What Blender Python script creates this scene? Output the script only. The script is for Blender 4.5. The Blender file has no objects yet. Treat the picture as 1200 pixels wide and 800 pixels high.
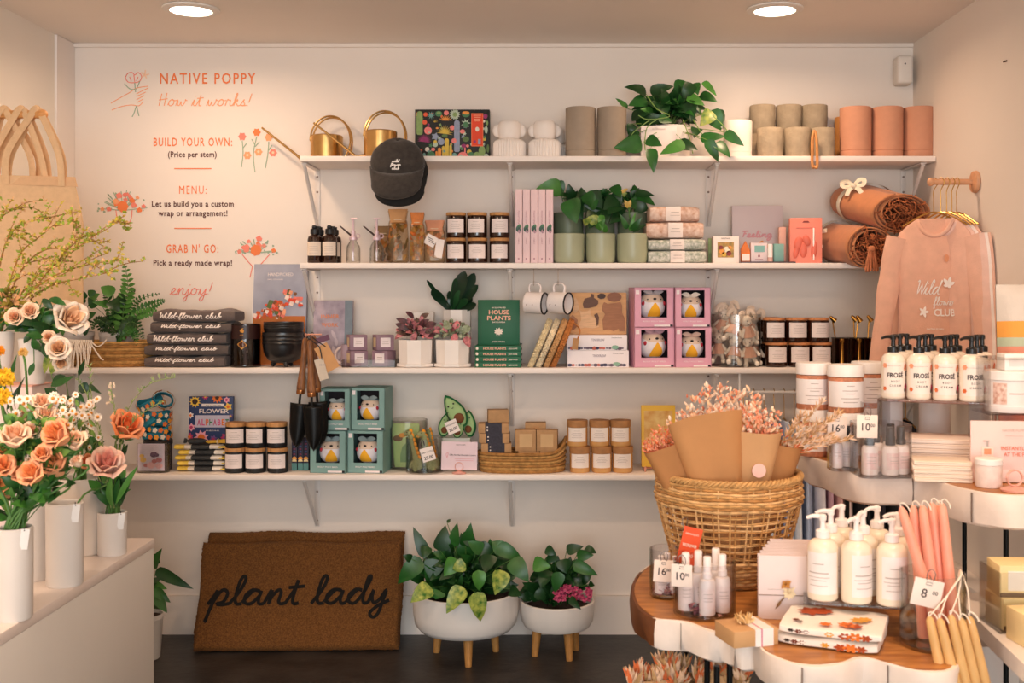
import bpy, bmesh, math, random
from mathutils import Vector, Matrix, noise
R = random.Random(7)
pi = math.pi
V = Vector
S = bpy.context.scene
COL = S.collection
# ------------------------------------------------------------------ camera
F, CX, CY, CH = 1294.0, 645.0, 343.0, 1.357        # focal length and principal point (1200x800 frame), eye height
cam_d = bpy.data.cameras.new('camera'); cam = bpy.data.objects.new('camera', cam_d); COL.objects.link(cam)
cam.location = (0, 0, CH); cam.rotation_euler = (pi/2, 0, 0)
cam_d.sensor_width = 36; cam_d.lens = F/1200*36; cam_d.shift_x = -45/1200; cam_d.shift_y = -57/1200
cam_d.clip_start = .05; cam_d.clip_end = 60
S.camera = cam
cam_d.dof.use_dof = True; cam_d.dof.focus_distance = 3.9; cam_d.dof.aperture_fstop = 6.3
S.view_settings.view_transform = 'Standard'; S.view_settings.look = 'None'
S.view_settings.gamma = 1; S.view_settings.use_curve_mapping = False
S.view_settings.exposure = 0.32
# ------------------------------------------------------------------ light
w = bpy.data.worlds.new('daylight'); S.world = w; w.use_nodes = True
w.node_tree.nodes['Background'].inputs[0].default_value = (.98, .965, .94, 1)
w.node_tree.nodes['Background'].inputs[1].default_value = 1.6
def area(name, loc, rot, sx, sy, energy, col, shape='RECTANGLE', spread=pi):
    l = bpy.data.lights.new(name, 'AREA'); l.shape = shape; l.size = sx; l.size_y = sy
    l.energy = energy; l.color = col; l.spread = spread
    o = bpy.data.objects.new(name, l); COL.objects.link(o); o.location = loc; o.rotation_euler = rot
    return o
area('storefront_daylight', (.5, -5.0, 1.6), (pi/2, 0, math.radians(4)), 3.2, 2.2, 140, (.87, .955, 1))
area('window_daylight_left', (-1.75, -.5, 1.9), (math.radians(84), 0, math.radians(-48)), 1.1, .9, 15, (1, .84, .70))  # added warm fill aimed at the right wall; the left wall has no window
DOWN = [(-1.256, 3.86), (.785, 3.86), (-1.256, 2.0), (.785, 2.0), (-1.256, .3), (.785, .3)]
for x, y in DOWN:
    area('downlight_lamp', (x, y, 2.33), (0, 0, 0), .13, .13, 4.3 if y > 3 else 9, (1, .68, .45), 'DISK', math.radians(165))
# ------------------------------------------------------------------ materials
def lin(h):
    h = h.lstrip('#'); c = [int(h[i:i+2], 16)/255 for i in (0, 2, 4)]
    return [x/12.92 if x <= .04045 else ((x+.055)/1.055)**2.4 for x in c]
MC = {}
def mat(h, rough=.55, metal=0, var=.06, scale=18, bump=0, bscale=60, spec=.4, stretch=None, h2=None, sheen=0, sss=0, emit=0):
    key = (h, rough, metal, var, scale, bump, bscale, spec, stretch, h2, sheen, sss, emit)
    if key in MC: return MC[key]
    m = bpy.data.materials.new('surface_%d' % len(MC)); m.use_nodes = True
    nt = m.node_tree; N = nt.nodes; L = nt.links
    p = N['Principled BSDF']
    tc = N.new('ShaderNodeTexCoord'); co = tc.outputs['Object']
    if stretch:
        mp = N.new('ShaderNodeMapping'); mp.inputs['Scale'].default_value = stretch; L.new(co, mp.inputs[0]); co = mp.outputs[0]
    nz = N.new('ShaderNodeTexNoise'); nz.inputs['Scale'].default_value = scale; nz.inputs['Detail'].default_value = 4
    L.new(co, nz.inputs['Vector'])
    rp = N.new('ShaderNodeValToRGB'); c = lin(h); c2 = lin(h2) if h2 else None
    rp.color_ramp.elements[0].position = .3; rp.color_ramp.elements[1].position = .7
    rp.color_ramp.elements[0].color = [max(0, x*(1-var)) for x in c] + [1]
    rp.color_ramp.elements[1].color = (c2 + [1]) if c2 else [min(1, x*(1+var)) for x in c] + [1]
    L.new(nz.outputs['Fac'], rp.inputs[0]); L.new(rp.outputs[0], p.inputs['Base Color'])
    p.inputs['Roughness'].default_value = rough; p.inputs['Metallic'].default_value = metal
    p.inputs['Specular IOR Level'].default_value = spec
    if sheen: p.inputs['Sheen Weight'].default_value = sheen
    if sss:
        p.inputs['Subsurface Weight'].default_value = sss; p.inputs['Subsurface Radius'].default_value = (.01, .006, .004)
    if emit:
        p.inputs['Emission Color'].default_value = c + [1]; p.inputs['Emission Strength'].default_value = emit
    if bump:
        n2 = N.new('ShaderNodeTexNoise'); n2.inputs['Scale'].default_value = bscale; n2.inputs['Detail'].default_value = 5
        L.new(co, n2.inputs['Vector'])
        b = N.new('ShaderNodeBump'); b.inputs['Strength'].default_value = bump; b.inputs['Distance'].default_value = .01
        L.new(n2.outputs['Fac'], b.inputs['Height']); L.new(b.outputs[0], p.inputs['Normal'])
    MC[key] = m; return m
def clear(h='ffffff', tint=.97, gl=.9, rough=.03):
    key = ('clear', h, tint, gl, rough)
    if key in MC: return MC[key]
    m = bpy.data.materials.new('clear_%d' % len(MC)); m.use_nodes = True
    nt = m.node_tree; N = nt.nodes; L = nt.links
    N.remove(N['Principled BSDF'])
    t = N.new('ShaderNodeBsdfTransparent'); c = lin(h); t.inputs[0].default_value = [x*tint for x in c] + [1]
    g = N.new('ShaderNodeBsdfGlossy'); g.inputs['Roughness'].default_value = rough
    g.inputs[0].default_value = (gl, gl, gl, 1)
    fr = N.new('ShaderNodeLayerWeight'); fr.inputs[0].default_value = .5
    pw = N.new('ShaderNodeMath'); pw.operation = 'POWER'; L.new(fr.outputs['Facing'], pw.inputs[0]); pw.inputs[1].default_value = 3.5
    ma = N.new('ShaderNodeMath'); ma.operation = 'MULTIPLY_ADD'; L.new(pw.outputs[0], ma.inputs[0]); ma.inputs[1].default_value = .7; ma.inputs[2].default_value = .05
    p2 = N.new('ShaderNodeMath'); p2.operation = 'POWER'; L.new(fr.outputs['Facing'], p2.inputs[0]); p2.inputs[1].default_value = 3.2
    ec = N.new('ShaderNodeMixRGB'); L.new(p2.outputs[0], ec.inputs[0]); ec.inputs[1].default_value = t.inputs[0].default_value; ec.inputs[2].default_value = [x*.32 for x in c] + [1]; L.new(ec.outputs[0], t.inputs[0])
    mx = N.new('ShaderNodeMixShader'); L.new(ma.outputs[0], mx.inputs[0]); L.new(t.outputs[0], mx.inputs[1]); L.new(g.outputs[0], mx.inputs[2])
    L.new(mx.outputs[0], N['Material Output'].inputs[0])
    MC[key] = m; return m
# ------------------------------------------------------------------ geometry helpers
def PX(px, Y): return (px-CX)*Y/F
def PZ(py, Y): return CH-(py-CY)*Y/F
def P(px, py, Y): return V((PX(px, Y), Y, PZ(py, Y)))
def U(Y): return Y/F
def rotm(ax, ay, az, loc=(0, 0, 0)):
    return Matrix.Translation(loc) @ Matrix.Rotation(az, 4, 'Z') @ Matrix.Rotation(ay, 4, 'Y') @ Matrix.Rotation(ax, 4, 'X')
def frame(d, up=V((0, 0, 1))):
    d = V(d).normalized(); s = d.cross(up)
    if s.length < 1e-4: s = d.cross(V((0, 1, 0)))
    s.normalize(); return d, s, s.cross(d)
def smooth_path(pts, k=4):
    pts = [V(p) for p in pts]
    if len(pts) < 3: return pts
    o = []
    for i in range(len(pts)-1):
        p0 = pts[max(i-1, 0)]; p1 = pts[i]; p2 = pts[i+1]; p3 = pts[min(i+2, len(pts)-1)]
        for j in range(k):
            t = j/k
            o.append(.5*((2*p1)+(p2-p0)*t+(2*p0-5*p1+4*p2-p3)*t*t+(3*p1-p0-3*p2+p3)*t**3))
    o.append(pts[-1]); return o
class B:
    def __init__(s): s.v = []; s.f = []; s.m = []; s.T = None
    def add(s, vs, fs, mi=0):
        n = len(s.v)
        s.v += [s.T @ V(p) for p in vs] if s.T else [V(p) for p in vs]
        s.f += [[i+n for i in f] for f in fs]; s.m += [mi]*len(fs); return s
    def box(s, c, d, mi=0, bev=0, seg=2, rot=None):
        bm = bmesh.new(); bmesh.ops.create_cube(bm, size=1)
        for q in bm.verts: q.co = V((q.co.x*d[0], q.co.y*d[1], q.co.z*d[2]))
        if bev: bmesh.ops.bevel(bm, geom=bm.edges[:], offset=bev, segments=seg, affect='EDGES', profile=.5)
        M = Matrix.Translation(c) @ rot if rot else Matrix.Translation(c)
        bm.verts.index_update()
        s.add([M @ q.co for q in bm.verts], [[q.index for q in f.verts] for f in bm.faces], mi); bm.free(); return s
    def lathe(s, prof, c=(0, 0, 0), n=24, mi=0, sx=1, sy=1, wob=None):
        vs = []; fs = []; idx = []
        for r, z in prof:
            if r < 1e-6: idx.append([len(vs)]); vs.append((c[0], c[1], c[2]+z))
            else:
                idx.append(list(range(len(vs), len(vs)+n)))
                for k in range(n):
                    a = 2*pi*k/n; rr = r*(wob(a, z) if wob else 1)
                    vs.append((c[0]+math.cos(a)*rr*sx, c[1]+math.sin(a)*rr*sy, c[2]+z))
        for i in range(len(idx)-1):
            a, b = idx[i], idx[i+1]
            if len(a) == 1 and len(b) == 1: continue
            for k in range(n):
                k2 = (k+1) % n
                if len(a) == 1: fs.append([a[0], b[k2], b[k]])
                elif len(b) == 1: fs.append([a[k], a[k2], b[0]])
                else: fs.append([a[k], a[k2], b[k2], b[k]])
        return s.add(vs, fs, mi)
    def tube(s, pts, r, n=6, mi=0, cap=True, flat=None, closed=False):
        pts = [V(p) for p in pts]; m = len(pts); vs = []; fs = []
        rr = r if isinstance(r, (list, tuple)) else [r]*m
        up = None
        for i, p in enumerate(pts):
            a = pts[(i-1) % m] if (closed or i) else p; b = pts[(i+1) % m] if (closed or i < m-1) else p
            d = (b-a)
            if d.length < 1e-9: d = V((0, 0, 1))
            d.normalize()
            if up is None:
                up = V((0, 0, 1)) if abs(d.z) < .9 else V((1, 0, 0))
            sd = d.cross(up)
            if sd.length < 1e-4: sd = d.cross(V((0, 1, 0)) if abs(d.y) < .9 else V((1, 0, 0)))
            sd.normalize(); up = sd.cross(d).normalized()
            for k in range(n):
                t = 2*pi*k/n; o = sd*math.cos(t)*rr[i] + up*math.sin(t)*rr[i]
                if flat: o = o - flat[0]*o.dot(flat[0])*(1-flat[1])
                vs.append(p+o)
        q = m if closed else m-1
        for i in range(q):
            for k in range(n):
                k2 = (k+1) % n; j = (i+1) % m
                fs.append([i*n+k, i*n+k2, j*n+k2, j*n+k])
        if cap and not closed:
            fs.append(list(range(n))[::-1]); fs.append([(m-1)*n+k for k in range(n)])
        return s.add(vs, fs, mi)
    def prism(s, poly, a, b, ax='z', mi=0):
        # poly in the two remaining axes (x,y for z; x,z for y), extruded from a to b
        f = (lambda p, t: (p[0], p[1], t)) if ax == 'z' else ((lambda p, t: (p[0], t, p[1])) if ax == 'y' else (lambda p, t: (t, p[0], p[1])))
        n = len(poly)
        vs = [f(p, a) for p in poly] + [f(p, b) for p in poly]
        fs = [list(range(n))[::-1], [n+i for i in range(n)]] + [[i, (i+1) % n, n+(i+1) % n, n+i] for i in range(n)]
        return s.add(vs, fs, mi)
    def grid(s, fn, nu, nv, mi=0, cu=False):
        vs = [fn(i/(nu if cu else nu), j/nv) for j in range(nv+1) for i in range(nu if cu else nu+1)]
        w = nu if cu else nu+1; fs = []
        for j in range(nv):
            for i in range(nu):
                i2 = (i+1) % w
                fs.append([j*w+i, j*w+i2, (j+1)*w+i2, (j+1)*w+i])
        return s.add(vs, fs, mi)
    def ball(s, c, r, mi=0, n=14, m=9, lo=-1., hi=1.):
        r = r if isinstance(r, (tuple, list)) else (r, r, r)
        pr = []
        for j in range(m+1):
            t = -pi/2 + pi*j/m; t = max(min(t, math.asin(hi)), math.asin(lo))
            pr.append((max(math.cos(t), 0) if abs(abs(t)-pi/2) > 1e-5 else 0, math.sin(t)*r[2]))
        return s.lathe(pr, c, n, mi, r[0], r[1])
    def loft(s, rings, n=20, mi=0, cap=True, e=1.0):
        # rings: (cx, cy, z, rx, ry)
        vs = []; fs = []
        for cx, cy, z, rx, ry in rings:
            for k in range(n):
                a = 2*pi*k/n; ca, sa = math.cos(a), math.sin(a)
                vs.append((cx+rx*math.copysign(abs(ca)**e, ca), cy+ry*math.copysign(abs(sa)**e, sa), z))
        for i in range(len(rings)-1):
            for k in range(n):
                k2 = (k+1) % n; fs.append([i*n+k, i*n+k2, (i+1)*n+k2, (i+1)*n+k])
        if cap: fs += [list(range(n))[::-1], [(len(rings)-1)*n+k for k in range(n)]]
        return s.add(vs, fs, mi)
    def build(s, name, mats, parent=None, loc=None, rot=None, ang=38, jit=0):
        me = bpy.data.meshes.new(name)
        if jit:
            for p in s.v: p += noise.noise_vector(p*40)*jit
        me.from_pydata([tuple(p) for p in s.v], [], s.f)
        mats = mats if isinstance(mats, (list, tuple)) else [mats]
        for m in mats: me.materials.append(m)
        me.polygons.foreach_set('material_index', s.m)
        me.polygons.foreach_set('use_smooth', [True]*len(s.f))
        bm = bmesh.new(); bm.from_mesh(me); bmesh.ops.recalc_face_normals(bm, faces=bm.faces[:]); bm.to_mesh(me); bm.free()
        me.update()
        try: me.set_sharp_from_angle(angle=math.radians(ang))
        except Exception: pass
        o = bpy.data.objects.new(name, me); COL.objects.link(o)
        if parent: o.parent = parent
        if loc is not None: o.location = loc
        if rot is not None: o.rotation_euler = rot
        return o
def tag(o, label, cat, group=None):
    o['label'] = label; o['category'] = cat
    if group: o['group'] = group
    return o
def thing(name, label, cat, loc=(0, 0, 0), rz=0, group=None, rot=None):
    o = bpy.data.objects.new(name, None); COL.objects.link(o); o.empty_display_size = .05
    o.location = loc; o.rotation_euler = rot if rot else (0, 0, rz)
    return tag(o, label, cat, group)
def kids(o): return [c for c in bpy.data.objects if c.parent == o]
def dup(o, label, loc=None, rz=None, parent=None, group=None, ch=None):
    c = o.copy(); COL.objects.link(c)
    if parent: c.parent = parent
    if label: c['label'] = label
    if group: c['group'] = group
    if loc is not None: c.location = loc
    if rz is not None: c.rotation_euler[2] = rz
    for k in o.children if ch is None else ch: dup(k, None, parent=c)
    return c
def struct(b, name, mats, **k):
    o = b.build(name, mats, **k); o['kind'] = 'structure'; return o
TG = {}
def text_geo(body, bold=0, sp=1.0):
    if (body, bold, sp) in TG: return TG[(body, bold, sp)]
    cu = bpy.data.curves.new('lettering', 'FONT'); cu.body = body; cu.size = 1; cu.offset = bold; cu.resolution_u = 2; cu.align_x = 'CENTER'; cu.space_character = sp
    o = bpy.data.objects.new('lettering', cu); me = o.to_mesh()
    vs = [(p.co.x/.73, p.co.y/.73) for p in me.vertices]; fs = [list(p.vertices) for p in me.polygons]
    o.to_mesh_clear(); bpy.data.objects.remove(o); bpy.data.curves.remove(cu)
    TG[(body, bold, sp)] = (vs, fs); return vs, fs
def text(b, body, x, z, y, h, mi=0, bold=.0, sx=1.0, fit=None, sp=1.0):
    """flat lettering in the x-z plane facing -y; (x, z) = middle of the baseline, h = cap height"""
    vs, fs = text_geo(body, bold, sp)
    if not vs: return
    if fit: w = max(p[0] for p in vs)-min(p[0] for p in vs); sx = fit/(w*h)
    b.add([(x+p[0]*h*sx, y, z+p[1]*h) for p in vs], fs, mi)
GL = {  # single-stroke cursive
 'a': ([[(0,.1),(.4,.95),(.72,.9),(.35,1),(.08,.6),(.15,.1),(.45,.05),(.75,.6),(.78,.95),(.75,.3),(.85,0),(1.05,.05)]], 1.05),
 'b': ([[(0,0),(.3,.9),(.42,1.7),(.32,1.95),(.2,1.5),(.2,.3),(.4,.02),(.65,.4),(.5,.85),(.4,.65),(.7,.6),(.9,.65)]], .9),
 'c': ([[(0,.1),(.3,.8),(.6,.85),(.35,1),(.1,.6),(.2,.1),(.45,0),(.75,.15)]], .75),
 'd': ([[(0,.1),(.4,.95),(.65,.9),(.35,1),(.08,.6),(.15,.1),(.45,.05),(.75,.8),(.95,1.8),(.82,1.85),(.75,.6),(.85,.03),(1.05,.05)]], 1.05),
 'e': ([[(0,.05),(.35,.4),(.55,.8),(.35,1),(.15,.6),(.2,.15),(.45,0),(.75,.15)]], .75),
 'f': ([[(0,0),(.35,.9),(.55,1.7),(.4,2),(.28,1.5),(.25,0),(.22,-.9),(.38,-.6),(.3,0),(.6,.1)]], .6),
 'i': ([[(0,0),(.2,.95),(.2,.2),(.32,.02),(.5,.05)], [(.24,1.45),(.28,1.55)]], .5),
 'j': ([[(0,0),(.3,.95),(.28,0),(.2,-.8),(0,-1),(-.1,-.7),(.2,-.2),(.55,.1)], [(.34,1.45),(.38,1.55)]], .55),
 'k': ([[(0,0),(.3,.9),(.42,1.8),(.3,1.9),(.2,1),(.2,0),(.25,.6),(.55,1),(.5,.65),(.25,.55),(.5,.3),(.65,0),(.9,.05)]], .9),
 'l': ([[(0,0),(.35,.9),(.5,1.7),(.38,2.0),(.25,1.6),(.22,.5),(.35,.03),(.6,.05)]], .6),
 'n': ([[(0,0),(.2,.95),(.25,.8),(.22,0),(.3,.5),(.55,1),(.7,.8),(.68,.2),(.8,0),(1,.05)]], 1.),
 'o': ([[(0,.1),(.2,.85),(.5,1),(.15,.8),(.1,.25),(.35,0),(.65,.3),(.6,.85),(.4,.95),(.7,.8),(.95,.85)]], .95),
 'p': ([[(0,0),(.2,.6),(.3,1),(.2,0),(.08,-1.1),(.1,-1.1),(.2,0),(.5,1),(.8,.8),(.72,.2),(.4,.02),(.7,-.03),(1,.05)]], 1.),
 'r': ([[(0,0),(.15,1),(.3,.85),(.5,.9),(.5,.4),(.55,.05),(.8,.05)]], .8),
 's': ([[(0,0),(.4,1),(.35,.6),(.55,.3),(.4,0),(.1,.1),(.5,.02),(.8,.08)]], .8),
 't': ([[(0,0),(.3,1),(.38,1.7),(.32,.5),(.4,.02),(.65,.05)], [(.0,1.15),(.75,1.25)]], .65),
 'u': ([[(0,0),(.15,.95),(.15,.3),(.35,.02),(.6,.4),(.65,.95),(.65,.2),(.8,.02),(1,.05)]], 1.),
 'w': ([[(0,0),(.15,.95),(.2,.2),(.4,.05),(.55,.7),(.6,.2),(.8,.05),(1,.6),(1,1),(1.1,.85),(1.25,.8)]], 1.25),
 'y': ([[(0,0),(.15,.95),(.15,.4),(.3,.02),(.55,.3),(.75,.95),(.7,.2),(.6,-.7),(.4,-1),(.2,-.7),(.5,-.2),(1,.2)]], 1.),
 'H': ([[(.1,1.9),(.05,0)], [(.7,2),(.65,0)], [(-.1,.9),(.9,1.1)]], 1.05),
 'W': ([[(-.1,1.7),(.1,1.9),(.25,.0),(.6,1.4),(.8,0),(1.2,1.9)]], 1.15),
 'F': ([[(-.1,1.8),(.9,1.9)], [(.35,1.85),(.2,0)], [(.1,1),(.7,1.1)]], .85),
 'G': ([[(.8,1.7),(.4,1.95),(.05,1),(.3,0),(.8,.4),(.8,.9),(.5,.85)]], 1.0),
 'g': ([[(0,.1),(.4,.95),(.7,.9),(.35,1),(.08,.6),(.15,.1),(.5,.1),(.75,.9),(.7,-.6),(.4,-1),(.2,-.7),(.5,-.2),(1,.1)]], 1.),
 '!': ([[(.35,1.9),(.2,.5)], [(.12,0),(.14,.06)]], .5), ' ': ([], .6), '-': ([[(0,.7),(.5,.75)]], .6)}
def script(b, word, x, z, y, h, r, mi=0, width=None, slant=.15, k=3, bend=None):
    """handwriting: x = left end, z = baseline, h = x-height, r = half stroke"""
    tot = sum(GL[c][1] for c in word); sx = (width/(tot*h)) if width else 1; cx = 0
    for c in word:
        st, ad = GL[c]
        for pl in st:
            pts = smooth_path([V((x+(cx+q[0]+q[1]*slant)*h*sx, y, z+q[1]*h)) for q in pl], k)
            if bend: pts = [bend(p) for p in pts]
            b.tube(pts, r, 5, mi, flat=(V((0, 1, 0)), .25))
        cx += ad
LW = {'heart': ([0, .06, .18, .38, .6, .8, .93, 1], [.25, .8, 1, .95, .72, .4, .14, 0]),
      'oval': ([0, .12, .3, .5, .7, .88, 1], [.08, .55, .9, 1, .82, .42, 0]),
      'strap': ([0, .15, .4, .65, .85, .95, 1], [.45, .6, .8, 1, .85, .5, .1]),
      'lance': ([0, .2, .45, .7, 1], [.15, .8, 1, .6, 0])}
def leaf(b, base, tip, w, n=(0, -1, .3), mi=0, kind='heart', curl=.12, fold=.25):
    base, tip = V(base), V(tip); a = tip-base; L = a.length
    if L < 1e-5: return
    a.normalize(); sd = a.cross(V(n))
    if sd.length < 1e-3: sd = a.cross(V((1, .3, .2)))
    sd.normalize(); nn = sd.cross(a)
    if nn.dot(V(n)) < 0: nn = -nn
    ts, ws = LW[kind]; vs = []; fs = []
    for t, q in zip(ts, ws):
        c = base+a*(t*L)+nn*(curl*L*math.sin(pi*t)); e = sd*(w*.5*q); up = nn*(fold*w*.5*q)
        vs += [c-e+up, c, c+e+up]
    for i in range(len(ts)-1):
        for j in (0, 1): fs.append([3*i+j, 3*i+j+1, 3*i+j+4, 3*i+j+3])
    b.add(vs, fs, mi)
def jit(a): return R.uniform(-a, a)
def clump(b, n, c, rad, L, wr, mis, kind='heart', up=.3, lo=-.3, org=None):
    c = V(c)
    for i in range(n):
        th = R.uniform(0, 2*pi); ph = R.uniform(lo, 1)
        d = V((math.cos(th)*math.sqrt(max(0, 1-ph*ph)), math.sin(th)*math.sqrt(max(0, 1-ph*ph)), ph))
        q = R.uniform(.45, 1); p = c+V((d.x*rad[0]*q, d.y*rad[1]*q, d.z*rad[2]*q))
        ll = R.uniform(*L); dd = (d+V((jit(.5), jit(.5), up+jit(.5)-.4))).normalized()
        leaf(b, p-dd*ll*.5, p+dd*ll*.5, ll*wr*R.uniform(.8, 1.2), (jit(.5), -1+jit(.3), .5+jit(.4)), R.choice(mis), kind)
def leaves_px(b, root, specs, Y, kind='heart', stem=None, smi=0, jy=.03, zmin=None):
    """specs: (base px, base py, tip px, tip py, width px, material[, depth shift]); coordinates become real points at depth Y"""
    for q in specs:
        bx, by, tx, ty, wp, mi = q[:6]; y0 = Y+(q[6] if len(q) > 6 else jit(jy)); y1 = y0+jit(jy)-.012
        p0 = P(bx, by, y0)-root; p1 = P(tx, ty, y1)-root
        leaf(b, p0, p1, wp*U(y0), (jit(.35), -1, .25+jit(.35)), mi, kind, R.uniform(.02, .14), R.uniform(.1, .35))
        if stem is not None:
            m = (p0+V(stem))*.5+V((0, 0, .015)); b.tube(smooth_path([V(stem)+V((jit(.01), jit(.01), 0)), m, p0], 3), .0012, 4, smi)
# palette
WHITE = mat('ece6df', .55, var=.02, scale=4)
BRASS = mat('cda468', .27, 1, .08, 30)
GREEN = [mat('173f1a', .35, var=.25, scale=25), mat('275c24', .35, var=.25, scale=25), mat('437c30', .38, var=.2, scale=25), mat('347228', .38, var=.2, scale=55, h2='b4bb58')]
STEM = mat('4f7a3a', .5, var=.15)
SOIL = mat('3a2a20', .95, var=.3, scale=60, bump=.6)
INK = mat('3a2a2a', .7, var=.05)
GREY = mat('b8a9a2', .7, var=.05)
PAPER = mat('f0e4de', .7, var=.02)
KRAFT = mat('b98a5c', .75, var=.08, scale=30)
GLASS = clear('fbfbfa', .99)
TWINE = mat('d9c4a4', .8, var=.1)
BLACK = mat('17171a', .45, var=.1)
# ================================================================== the room
XL, XR, YB, YF, ZC = -1.904, 1.445, 4.4, -2.4, 2.35
wallm = mat('eee3d9', .75, var=.015, scale=3, bump=.05, bscale=25)
walll = mat('ebe4da', .75, var=.02, scale=3, bump=.08, bscale=18)
def slab(name, lo, hi, m):
    b = B(); b.box([(lo[i]+hi[i])/2 for i in range(3)], [hi[i]-lo[i] for i in range(3)])
    return struct(b, name, m)
slab('floor', (XL-.1, YF, -.1), (XR+.1, YB+.1, 0), mat('262424', .42, var=.35, scale=7, bump=.15, bscale=30, h2='3b3837'))
slab('ceiling', (XL-.1, YF, ZC), (XR+.1, YB+.1, ZC+.1), mat('f0e6dc', .8, var=.012, scale=4))
slab('wall_back', (XL-.1, YB, 0), (XR+.1, YB+.1, ZC), wallm)
slab('wall_left', (XL-.1, YF, 0), (XL, YB, ZC), walll)
slab('wall_right', (XR, YF, 0), (XR+.1, YB, ZC), wallm)
slab('baseboard_back', (XL+.016, YB-.014, 0), (XR-.016, YB, .153), wallm)
slab('baseboard_left', (XL, YF, 0), (XL+.014, YB, .153), walll)
slab('trim_1', (XL, YB-.16, .16), (XL+.01, YB-.002, ZC-.002), mat('efe6e0', .7, var=.015, scale=3))
slab('trim_2', (XL+.01, YB-.012, ZC-.016), (XR-.002, YB, ZC-.001), wallm)
b = B(); b.box((XR-.04, 3.75, .2), (.08, .7, .4), 0, .004); struct(b, 'trim_3', wallm)
# recessed ceiling lights
for i, (x, y) in enumerate(DOWN):
    t = thing('ceiling_light', ['round recessed ceiling light at the left, in front of the wall lettering', 'round recessed ceiling light at the right, above the stone pots'][i] if i < 2 else
              'round recessed ceiling light further forward in the shop', 'light', (x, y, ZC), 0, 'recessed ceiling lights') if i < 2 else None
    if t is None: continue
    b = B(); b.lathe([(.072, -.001), (.098, -.001), (.098, -.006), (.078, -.012), (.072, -.010), (.072, -.001)], n=36); b.build('trim_ring', WHITE, t)
    b = B(); b.lathe([(0, -.0085), (.0715, -.0085), (.0715, -.002)], n=36); b.build('lamp_lens', mat('fff0dc', .5, emit=4.5, var=.0), t)
# motion sensor by the corner
t = thing('motion_sensor', 'small white motion sensor box high in the back right corner', 'sensor', P(1060, 82, 4.34))
b = B(); b.box((0, .02, 0), (.062, .07, .112), 0, .012, 3); b.build('housing', mat('e9e0d6', .45, var=.01), t)
b = B(); b.ball((-.002, -.015, .022), (.0035, .003, .0035)); b.build('sensor_eye', BLACK, t)
for px, py in ((1180, 71),):
    Y = XR*F/(px-CX); b = B(); b.tube([(XR+.002, Y, PZ(py, Y)), (XR-.012, Y, PZ(py, Y)-.004)], .003, 6)
    tag(b.build('wall_screw', mat('6a5a50', .4, .6)), 'tiny screw left in the bare right wall', 'screw')
# ------------------------------------------------------------------ wall lettering
OR = mat('f0824a', .7, var=.04); ORL = mat('f5a878', .7, var=.04); DK = mat('5a2c24', .7, var=.05); GRN = mat('9db39a', .7, var=.05); PKR = mat('f08a78', .7, var=.06)
def wl(body, x0, x1, ytop, ybot, m, label, bold=.012):
    b = B(); Y = YB-.0016; h = (ybot-ytop)*U(YB)
    text(b, body, PX((x0+x1)/2, YB), PZ(ybot, YB), Y, h, 0, bold, fit=(x1-x0)*U(YB), sp=1.22 if m is OR else 1.08)
    tag(b.build('wall_lettering', m), label, 'lettering')
wl('NATIVE POPPY', 187, 299, 85, 98, OR, 'orange capitals reading NATIVE POPPY at the top of the wall text', .012)
wl('BUILD YOUR OWN:', 180, 272, 161, 171, OR, 'orange capitals reading BUILD YOUR OWN on the back wall', .012)
wl('(Price per stem)', 197, 254, 177, 184, DK, 'small dark line reading Price per stem on the wall', .018)
wl('MENU:', 210, 242, 217, 227, OR, 'orange capitals reading MENU on the back wall', .0)
wl('Let us build you a custom', 178, 274, 235, 242, DK, 'small dark line reading Let us build you a custom', .018)
wl('wrap or arrangement!', 186, 267, 246, 253, DK, 'small dark line reading wrap or arrangement', .018)
wl("GRAB N' GO:", 195, 256, 286, 296, OR, 'orange capitals reading GRAB N GO on the back wall', .012)
wl('Pick a ready made wrap!', 180, 272, 304, 311, DK, 'small dark line reading Pick a ready made wrap', .018)
def ws(word, x0, x1, base, xh, m, label):
    b = B(); script(b, word, PX(x0, YB), PZ(base, YB), YB-.0016, xh*U(YB), .0019, 0, (x1-x0)*U(YB)); tag(b.build('wall_lettering', m), label, 'lettering')
ws('How it works!', 186, 294, 124, 7.5, ORL, 'pale orange handwriting reading How it works under the shop heading')
ws('enjoy!', 199, 248, 345, 7.5, PKR, 'pink orange handwriting reading enjoy at the end of the wall text')
for y, lab in ((197.5, 'thin orange rule under the price per stem line'), (267.5, 'thin orange rule under the arrangement line')):
    b = B(); b.box(P(226, y, YB-.0012), (.148, .002, .0035)); tag(b.build('wall_rule', OR), lab, 'rule')
def ln(b, pts, r, mi): b.tube(smooth_path([V((PX(x, YB), YB-.0014, PZ(y, YB))) for x, y in pts], 3), r*U(YB), 5, mi, flat=(V((0, 1, 0)), .3))
def dot(b, x, y, r, mi, k=8, wob=.0):
    c = V((PX(x, YB), YB-(.0010 if mi == 3 else .0018)-R.random()*.0005, PZ(y, YB))); r *= U(YB)
    b.prism([(c.x+math.cos(2*pi*i/k)*r*(1-wob*(i % 2)), c.z+math.sin(2*pi*i/k)*r*(1-wob*(i % 2))) for i in range(k)], c.y, c.y+.0008, 'y', mi)
DM = [OR, ORL, PKR, GRN, mat('f6cfae', .7)]
b = B()   # hand holding a poppy
for a in ((146, 95), (150, 90), (157, 87), (163, 91), (165, 95)): pass
for pts in ([(147, 91), (150, 86), (155, 85), (158, 88), (162, 85), (166, 89), (164, 95), (157, 97), (150, 96), (147, 91)], [(152, 90), (154, 95)], [(157, 88), (158, 96)], [(162, 90), (160, 95)]): ln(b, pts, .55, 2)
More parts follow.
